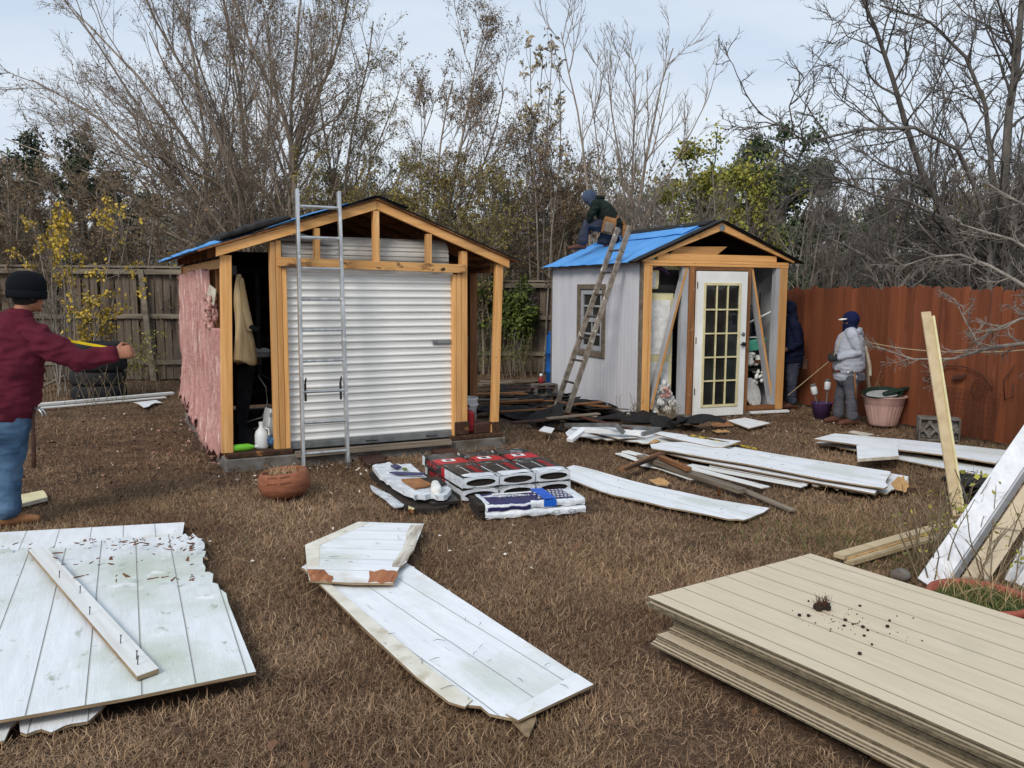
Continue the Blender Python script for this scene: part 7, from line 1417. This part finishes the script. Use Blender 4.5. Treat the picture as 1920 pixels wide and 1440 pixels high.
# vine and weeds on the fence between the sheds
q = random.Random(6); L_ = []
for k in range(12):
    px = 905+90*q.random(); Yk = 16.9+q.random()*.5; b = Vector((W(px, 600, Yk).x, Yk, 0)); e = W(px+q.uniform(-25, 30), q.uniform(520, 590), Yk); L_.append(([tuple(b), tuple((b+e)/2+Vector((q.uniform(-.1, .1), 0, 0))), tuple(e)], .016, .006))
plant('green_vine', 'green leaved vine climbing the fence between the two sheds', 'vine', L_, [dict(n=9, t=(.5, 1), ang=(30, 80), ln=.34, up=-.02, wig=.2, S=6, rmin=.004), dict(n=5, t=(.2, 1), ang=(30, 70), ln=.5, up=-.03, wig=.2, S=5, rmin=.003)], 'bark_grey', 'leaf_vine', 6500, .085, 402, None, ks=(5, 4, 3), spread=.04, clump=1.6, asp=.7)
def weeds(label, px0, px1, Y0, Y1, h, n, leaf, nleaf, seed, lsize=.03, bark='straw_bark'):
    q = random.Random(seed); L_ = []
    for k in range(n):
        Yk = q.uniform(Y0, Y1); b = Vector((W(q.uniform(px0, px1), 600, Yk).x, Yk, 0)); e = b+Vector((q.uniform(-.25, .25), q.uniform(-.2, .2), h*q.uniform(.5, 1.1))); L_.append(([tuple(b), tuple((b+e)/2+Vector((q.uniform(-.05, .05), 0, .05))), tuple(e)], .005, .002))
    return plant('weed_clump', label, 'weeds', L_, [dict(n=4, t=(.3, 1), ang=(20, 60), ln=.3, up=.02, wig=.2, S=4, rmin=.0016)], bark, leaf, nleaf, lsize, seed, 'clumps of dry weeds', ks=(4, 3))
mat('straw_bark', (150, 134, 108), (110, 96, 76), .9, 8)
weeds('dry weeds before the fence beside the tyre stack', 225, 300, 13.2, 14.6, 1.0, 26, 'leaf_lime', 420, 501, .05)
weeds('dry weeds growing around the foot of the tyre stack', 70, 230, 12.0, 12.6, .55, 26, 'leaf_brown', 60, 502)
weeds('dry weeds and stalks under the green vine', 900, 1010, 16.3, 17.0, .9, 40, 'leaf_vine', 700, 503, .05)
weeds('dry tuft in front of the white bag heap', 1240, 1275, 10.9, 11.05, .28, 26, None, 0, 504)
weeds('dry stalks standing by the pink planter', 1640, 1680, 11.0, 11.2, .75, 12, None, 0, 505)
weeds('tangled dry stalks at the foot of the long white column', 1725, 1870, 4.75, 5.3, .55, 46, 'leaf_lime', 70, 506, .035)
weeds('dry stalks behind the red clay pot', 1850, 1960, 4.6, 5.2, .5, 30, 'leaf_lime', 60, 507, .035)
weeds('thin weeds along the foot of the garden shed side wall', 1170, 1200, 11.1, 11.3, .3, 10, None, 0, 508)
# the big bare tree on the right and its low branches
Y = 12.9
plant('bare_tree', 'big bare tree with dark spreading limbs beyond the red fence on the right', 'tree', [
    limb0(1880, [(1885, 500), (1888, 400), (1885, 290), (1900, 150), (1915, 0), (1925, -90)], 11.6, .15, .05), limb0(1800, [(1800, 500), (1770, 400), (1720, 310), (1700, 240), (1665, 130), (1635, 40), (1600, -40)], 11.9, .12, .03, (0, 0, 0, -.2, -.4, -.6, -.8)),
    limb0(1850, [(1858, 480), (1850, 390), (1815, 310), (1770, 250), (1690, 235), (1600, 245), (1520, 270), (1420, 210)], 11.4, .09, .012, (0, 0, -.1, -.3, -.4, -.5, -.6, -.7)), limb0(1870, [(1870, 470), (1862, 330), (1850, 200), (1800, 80), (1740, 40), (1650, 10)], 11.8, .10, .02),
    limb0(1890, [(1892, 480), (1910, 360), (1935, 260), (1980, 150)], 11.5, .10, .03), limb0(1820, [(1820, 500), (1790, 430), (1730, 380), (1650, 370), (1560, 330), (1500, 335)], 11.7, .07, .012, (0, 0, 0, -.3, -.5, -.6)), limb0(1830, [(1815, 470), (1745, 370), (1740, 250), (1790, 160), (1750, 90)], 12.2, .06, .012)],
    [dict(n=26, t=(.18, 1), ang=(25, 60), ln=.34, up=.06, wig=.20, S=9, rmin=.010, rad=.5), dict(n=8, t=(.2, 1), ang=(30, 65), ln=.42, up=.06, wig=.22, S=7, rmin=.0065, rad=.6), dict(n=6, t=(.2, 1), ang=(30, 65), ln=.45, up=.05, wig=.24, S=5, rmin=.0045, rad=.7)], 'bark_dark', None, 0, .05, 601, None, rs=.6)
plant('bare_tree', 'grey bare tree with a low fork just behind the red fence', 'tree', [
    limb0(1675, [(1676, 530), (1650, 490), (1600, 470), (1570, 455), (1540, 440)], 12.2, .06, .015), limb0(1678, [(1680, 530), (1672, 480), (1690, 430), (1700, 380)], 12.2, .05, .015), limb0(1680, [(1685, 530), (1720, 500), (1790, 500), (1830, 470)], 12.1, .05, .012), limb0(1672, [(1668, 525), (1640, 490), (1625, 450), (1605, 410)], 12.4, .05, .012)],
    [dict(n=9, t=(.2, 1), ang=(25, 60), ln=.4, up=.05, wig=.2, S=7, rmin=.008), dict(n=6, t=(.2, 1), ang=(25, 60), ln=.5, up=.04, wig=.22, S=6, rmin=.005), dict(n=3, t=(.2, 1), ang=(25, 60), ln=.5, up=.04, wig=.22, S=5, rmin=.004)], 'bark_grey', None, 0, .05, 602, None)
plant('low_branch_tree', 'bare tree at the right edge whose pale branches hang across the red fence', 'tree', [
    ([(4.95, 6.6, 0), (4.9, 6.7, 1.0), tuple(W(2050, 640, 7.0)), tuple(W(1920, 640, 7.4)), tuple(W(1850, 655, 7.6)), tuple(W(1790, 672, 7.8)), tuple(W(1730, 680, 8.0)), tuple(W(1640, 650, 8.2))], .06, .008),
    ([(4.95, 6.6, .9), tuple(W(2060, 600, 6.9)), tuple(W(1960, 560, 7.2)), tuple(W(1860, 500, 7.6)), tuple(W(1780, 470, 7.9)), tuple(W(1690, 500, 8.2))], .05, .010), ([(4.95, 6.6, .8), tuple(W(2040, 620, 7.0)), tuple(W(1940, 590, 7.2)), tuple(W(1880, 610, 7.3)), tuple(W(1830, 640, 7.6)), tuple(W(1790, 560, 7.9))], .045, .006),
    ([(4.95, 6.6, .9), tuple(W(2080, 520, 7.0)), tuple(W(1990, 420, 7.3)), tuple(W(1910, 380, 7.7)), tuple(W(1830, 330, 8))], .05, .010), ([(4.95, 6.6, 1.0), tuple(W(2060, 540, 7.1)), tuple(W(1970, 490, 7.2)), tuple(W(1900, 450, 7.5)), tuple(W(1800, 420, 7.9))], .05, .010)],
    [dict(n=15, t=(.4, 1), ang=(25, 60), ln=.2, up=.03, wig=.2, S=7, rmin=.005, rad=.55), dict(n=8, t=(.2, 1), ang=(25, 60), ln=.5, up=.03, wig=.22, S=6, rmin=.0032, rad=.6), dict(n=4, t=(.2, 1), ang=(25, 60), ln=.45, up=.03, wig=.22, S=4, rmin=.0028)], 'bark_grey', None, 0, .05, 603, None, rs=.6)
q = random.Random(9); L_ = []
for a_, b_ in (((1843, 1055), (1790, 880)), ((1830, 1060), (1800, 905)), ((1880, 980), (1895, 850)), ((1780, 1085), (1770, 1000)), ((1850, 1060), (1880, 1000))):
    b = G(*a_); e = W(*b_, b.y+q.uniform(-.1, .3)); L_.append(([tuple(b), tuple((b+e)/2+Vector((.03, 0, .02))), tuple(e)], .008, .003))
plant('sapling', 'leafy dark stemmed sapling in front of the long white column', 'sapling', L_, [dict(n=5, t=(.3, 1), ang=(25, 60), ln=.4, up=.05, wig=.16, S=5, rmin=.0025), dict(n=3, t=(.3, 1), ang=(25, 60), ln=.4, up=.02, wig=.2, S=4, rmin=.0018)], 'bark_dark', 'leaf_lime', 60, .05, 604, None, ks=(6, 4, 3), asp=.7)
# ------------------------------------------------------------------ dead lawn
def inside(poly, X, Y):
    x, y = poly[:, 0], poly[:, 1]; n = len(poly); r = np.zeros(len(X), bool); j = n-1
    for i in range(n):
        c = ((y[i] > Y) != (y[j] > Y)) & (X < (x[j]-x[i])*(Y-y[i])/(y[j]-y[i]+1e-12)+x[i]); r ^= c; j = i
    return r
def in_exc(X, Y):
    m = np.zeros(len(X), bool)
    for p in EXC:
        lo, hi = p.min(0), p.max(0); s = (X >= lo[0]) & (X <= hi[0]) & (Y >= lo[1]) & (Y <= hi[1])
        if s.any(): k = np.where(s)[0]; m[k] |= inside(p, X[k], Y[k])
    return m
def vnoise(X, Y, sc, seed):
    r = np.random.default_rng(seed); g = r.normal(size=(64, 64)); x, y = (X*sc+500) % 64, (Y*sc+500) % 64; i, j = x.astype(int), y.astype(int); f, h = x-i, y-j; f = f*f*(3-2*f); h = h*h*(3-2*h); i2, j2 = (i+1) % 64, (j+1) % 64; i %= 64; j %= 64
    return (g[i, j]*(1-f)*(1-h)+g[i2, j]*f*(1-h)+g[i, j2]*(1-f)*h+g[i2, j2]*f*h)
def blades(name, X, Y, Z, mats, label_kind, ln=(.035, .085), wd=.0026, lie=(.25, 1.1), curl=1.0, seed=3, tint=None):
    rng = np.random.default_rng(seed); n = len(X); L_ = rng.uniform(*ln, n); az = rng.uniform(0, 2*np.pi, n); el = rng.uniform(*lie, n); P = np.stack([X, Y, Z], 1); S = 4; pts = [P]; cu = rng.normal(0, .55*curl, n); cv = rng.normal(-.25, .5*curl, n)
    for s in range(S-1):
        d = np.stack([np.cos(az)*np.cos(el), np.sin(az)*np.cos(el), np.sin(el)], 1); P = P+d*(L_/(S-1))[:, None]; P[:, 2] = np.maximum(P[:, 2], Z+.002); pts.append(P); az = az+cu; el = el+cv
    w_ = (wd*rng.uniform(.6, 1.5, n))[:, None]; a2 = rng.uniform(0, 2*np.pi, n); sd = np.stack([np.cos(a2), np.sin(a2), np.zeros(n)], 1)*w_
    V = np.empty((n, 7, 3)); 
    for s in range(3): k = (1, .85, .6)[s]; V[:, 2*s] = pts[s]-sd*k; V[:, 2*s+1] = pts[s]+sd*k
    V[:, 6] = pts[3]; b = (np.arange(n)*7)[:, None]
    Q = np.concatenate([b+np.array([0, 1, 3, 2]), b+np.array([2, 3, 5, 4])]); T = b+np.array([4, 5, 6]); t_ = rng.uniform(0, 1, n)**1.4 if tint is None else tint
    o = np_mesh(name, V.reshape(-1, 3), [Q, T], mats, None, np.concatenate([t_, t_, t_])); return o
rng = np.random.default_rng(77); XS, YS = [], []
for y0, y1, den in ((2.4, 3.6, 15000), (3.6, 5, 12500), (5, 6.6, 8500), (6.6, 8.6, 5200), (8.6, 11, 3200), (11, 14.5, 1500), (14.5, 17.5, 500)):
    hw = y1*.64+.5; n = int(den*2*hw*(y1-y0)); XS.append(rng.uniform(-hw, hw, n)); YS.append(rng.uniform(y0, y1, n))
X, Y = np.concatenate(XS), np.concatenate(YS)
# bare, trodden soil: beside the garage shed, before the garden shed door
bare = np.zeros(len(X))
for cx, cy, rx, ry, s in ((-4.0, 9.2, 1.5, 1.9, .75), (1.0, 11.6, 2.0, 1.6, .8), (3.2, 10.6, 1.4, .9, .7), (-1.9, 7.8, 1.5, .5, .45), (4.6, 10.9, .8, .8, .5), (-5.5, 11.6, 2.2, .7, .4)): bare = np.maximum(bare, s*np.exp(-(((X-cx)/rx)**2+((Y-cy)/ry)**2)**1.5))
keep = (rng.random(len(X)) > bare) & (vnoise(X, Y, 1.6, 5)*.28+vnoise(X, Y, 5, 8)*.22+rng.normal(0, .5, len(X)) > -.62) & ~in_exc(X, Y)
X, Y = X[keep], Y[keep]; Z = .022*0-.024+.012*vnoise(X, Y, 3, 6)*0; far = Y/6.
t_ = np.clip(rng.beta(1.3, 2.2, len(X))+.12*vnoise(X, Y, 1.2, 9)+.07*vnoise(X, Y, 4, 12), 0, 1)
o = blades('dead_grass', X, Y, np.full(len(X), -.02)+rng.uniform(0, .012, len(X)), 'dead_grass', None, (.035, .085), .0017, (.05, 1.0), 1.25, 3, t_); props(o, 'matted brown dead grass covering the yard', 'grass', None, 'stuff')
# loose glass fibre fuzz on the batts
pts = []
for o in BATTS: co = np.array([tuple(v.co) for v in o.data.vertices]); pts.append(co[co[:, 0] < -.02])
pts = np.concatenate(pts); n = 4500; P = pts[rng.integers(0, len(pts), n)]+rng.normal(size=(n, 3))*np.array([.004, .012, .015]); d = unit(np.stack([-np.abs(rng.normal(0, .35, n)), rng.normal(0, .45, n), -np.abs(rng.normal(.8, .5, n))*np.sign(rng.random(n)-.25)], 1)); L_ = rng.uniform(.012, .05, (n, 1)); sd_ = unit(np.cross(d, rng.normal(size=(n, 3))))*.0016; mid = P+d*L_*.5+rng.normal(size=(n, 3))*.006; E_ = P+d*L_+rng.normal(size=(n, 3))*.012
V = np.stack([P-sd_, P+sd_, mid+sd_, mid-sd_, E_], 1).reshape(-1, 3); b = (np.arange(n)*5)[:, None]
o = np_mesh('fibre_fuzz', V, [b+np.array([0, 1, 2, 3]), b+np.array([3, 2, 4])], 'fuzz', None, np.tile(rng.random(n), 2), parent=shedL); o['kind'] = 'stuff'
# long pale straws lying on top
n = 9000; X = rng.uniform(-8, 8, n); Y = 2.6+9.5*rng.random(n)**.8; k = ~in_exc(X, Y) & (np.abs(X) < Y*.66+.4); X, Y = X[k], Y[k]
o = blades('straw', X, Y, np.full(len(X), .008), 'straw', None, (.07, .17), .0016, (-.05, .5), .5, 5); props(o, 'long pale straws lying loose on the dead lawn', 'straw', None, 'stuff')
# green shoots: in the clay pot, near the siding stack, along the red fence
XS, YS, ZS = [], [], []
r = POT[3]*np.sqrt(rng.random(1500)); a = rng.uniform(0, 6.28, 1500); XS.append(POT[0]+r*np.cos(a)); YS.append(POT[1]+r*np.sin(a)); ZS.append(np.full(1500, POT[2]))
for cx, cy, sx, sy, n in ((2.3, 5.6, .5, .45, 1500), (5.4, 9.0, .5, .4, 700), (2.9, 5.0, .4, .3, 500), (-1.8, 5.6, .1, .1, 12)): XS.append(rng.normal(cx, sx, n)); YS.append(rng.normal(cy, sy, n)); ZS.append(np.full(n, -.01))
X, Y, Z = map(np.concatenate, (XS, YS, ZS)); k = (~in_exc(X, Y)) | (Z > .1); o = blades('green_grass', X[k], Y[k], Z[k], 'green_grass', None, (.03, .08), .0026, (.3, 1.3), .8, 9); props(o, 'sparse green shoots in the clay pot and at the lawn edge', 'grass', None, 'stuff')
n = 120; r = POT[3]*np.sqrt(rng.random(n)); a = rng.uniform(0, 6.28, n); o = blades('dry_grass', POT[0]+r*np.cos(a), POT[1]+r*np.sin(a), np.full(n, POT[2]), 'straw', None, (.12, .3), .0016, (.5, 1.4), .4, 19); props(o, 'dry grass stalks standing in the red clay pot', 'grass', None, 'stuff')
n = 240; r = .14*np.sqrt(rng.random(n)); a = rng.uniform(0, 6.28, n); pl = bpy.data.objects['planter'].location; o = blades('dry_grass', pl.x+r*np.cos(a), pl.y+r*np.sin(a), np.full(n, .185), 'straw', None, (.05, .14), .0015, (.0, 1.2), .6, 29); props(o, 'dry grass in the squat terracotta planter', 'grass', None, 'stuff')
# leaf litter and chips
def flakes(name, X, Y, z, size, m, label, seed):
    rg = np.random.default_rng(seed); n = len(X); C = np.stack([X, Y, np.full(n, z)+rg.uniform(0, .012, n)], 1); d = unit(rg.normal(size=(n, 3))*np.array([1, 1, .25])); s = unit(np.cross(np.array([0, 0, 1.])+rg.normal(size=(n, 3))*.25, d)); L_ = size*rg.uniform(.4, 1.4, (n, 1)); nn = np.cross(d, s)
    V = np.stack([C-d*L_*.5, C+s*L_*.3+nn*L_*.1, C+d*L_*.5, C-s*L_*.3+nn*L_*.06], 1).reshape(-1, 3); o = np_mesh(name, V, [np.arange(4*n).reshape(-1, 4)], m, None, rg.uniform(0, 1, n)); return props(o, label, 'litter', None, 'stuff')
n = 1700; X = np.concatenate([rng.normal(-4.1, 1.1, n), rng.uniform(-5, 5, 500)]); Y = np.concatenate([rng.normal(9.2, 1.5, n), rng.uniform(3, 12, 500)]); k = ~in_exc(X, Y); flakes('leaf_litter', X[k], Y[k], .012, .045, 'leaf_litter', 'fallen brown leaves strewn beside the garage shed and on the lawn', 1)
XS = [rng.normal(-1.5, .8, 110), rng.normal(1.2, 1.3, 110), rng.normal(3.6, .7, 60), rng.uniform(-5, 4, 40), rng.normal(-4.2, .8, 70), rng.normal(-1.0, .7, 70)]; YS = [rng.normal(7.5, .4, 110), rng.normal(10.7, .8, 110), rng.normal(10.6, .5, 60), rng.uniform(3.5, 10, 40), rng.normal(10.5, 1.0, 70), rng.normal(5.3, .4, 70)]
X, Y = np.concatenate(XS), np.concatenate(YS); k = ~in_exc(X, Y); flakes('white_litter', X[k], Y[k], .022, .028, 'white_litter', 'small pale paint flakes and wood chips scattered around the sheds', 2)
mat('bark_chip', (124, 84, 58), (70, 46, 34), .9, 30)
n = 120; X = rng.uniform(-5, 4.5, n); Y = rng.uniform(2.8, 10, n); k = ~in_exc(X, Y); flakes('fallen_leaves', X[k], Y[k], .025, .075, 'leaf_litter', 'larger single brown leaves fallen on the dead lawn', 6)
n = 260; XS = []; YS = []
for k in range(n): p = Lw(rng.uniform(-.2, 3.3), -rng.exponential(.28)-.06, 0); XS.append(p.x); YS.append(p.y)
X, Y = np.array(XS), np.array(YS); k = ~in_exc(X, Y); flakes('wood_chips', X[k], Y[k], .02, .05, 'leaf_litter', 'rotten wood splinters scattered along the front of the garage shed', 3)
n = 60; XS = []; YS = []
for k in range(n): p = Lw(-rng.exponential(.25)-.05, rng.uniform(-.2, 3.4), 0); XS.append(p.x); YS.append(p.y)
flakes('insulation_bits', np.array(XS), np.array(YS), .02, .05, 'insulation', 'small pink insulation shreds dropped along the side of the garage shed', 4)
# torn chips and dirt on the big sheet bottom left
q = random.Random(14); mb = MB()
for k in range(110):
    px, py = q.gauss(250, 110), q.choice((1010, 1012, 1016, 1030, 1050, 1080, 1020))+q.uniform(-6, 10); px = min(max(px, 5), 360)
    c = G(px, py, .125 if py > 1030 else .11); a = q.random()*3; l_ = q.choice((.006, .01, .014, .02, .03)); u = Vector((math.cos(a), math.sin(a), q.uniform(-.05, .15)))*l_; v = Vector((-math.sin(a), math.cos(a), 0))*l_*q.uniform(.15, .4); mb.hexa([c-u-v, c+u-v*.4, c+u*.9+v*.5, c-u*.7+v], [p+Vector((0, 0, .004)) for p in (c-u-v, c+u-v*.4, c+u*.9+v*.5, c-u*.7+v)])
props(mb.build('bark_chips', 'bark_chip', None), 'brown rotten wood chips along the torn edge of the large white sheet', 'chips', None, 'stuff')
mb = MB()
for (x0, x1, y0, y1, n, z) in ((600, 780, 985, 1060, 16, .078), (690, 1080, 1110, 1310, 24, .048), (1090, 1420, 895, 970, 12, .05), (1240, 1640, 838, 910, 16, .115)):
    for k in range(n):
        px, py = q.uniform(x0, x1), q.uniform(y0, y1)
        c = G(px, py, z+.008); a = q.random()*3; l_ = q.uniform(.01, .035); u = Vector((math.cos(a), math.sin(a), .0))*l_; w_ = Vector((q.uniform(-.01, .01), q.uniform(-.01, .01), .004)); mb.tube([c-u, c+w_, c+u], [.0009, .0013, .0006], 4)
props(mb.build('grass_bits', 'soil', None), 'dry grass bits and dark specks lying on the white panels', 'debris', None, 'stuff')
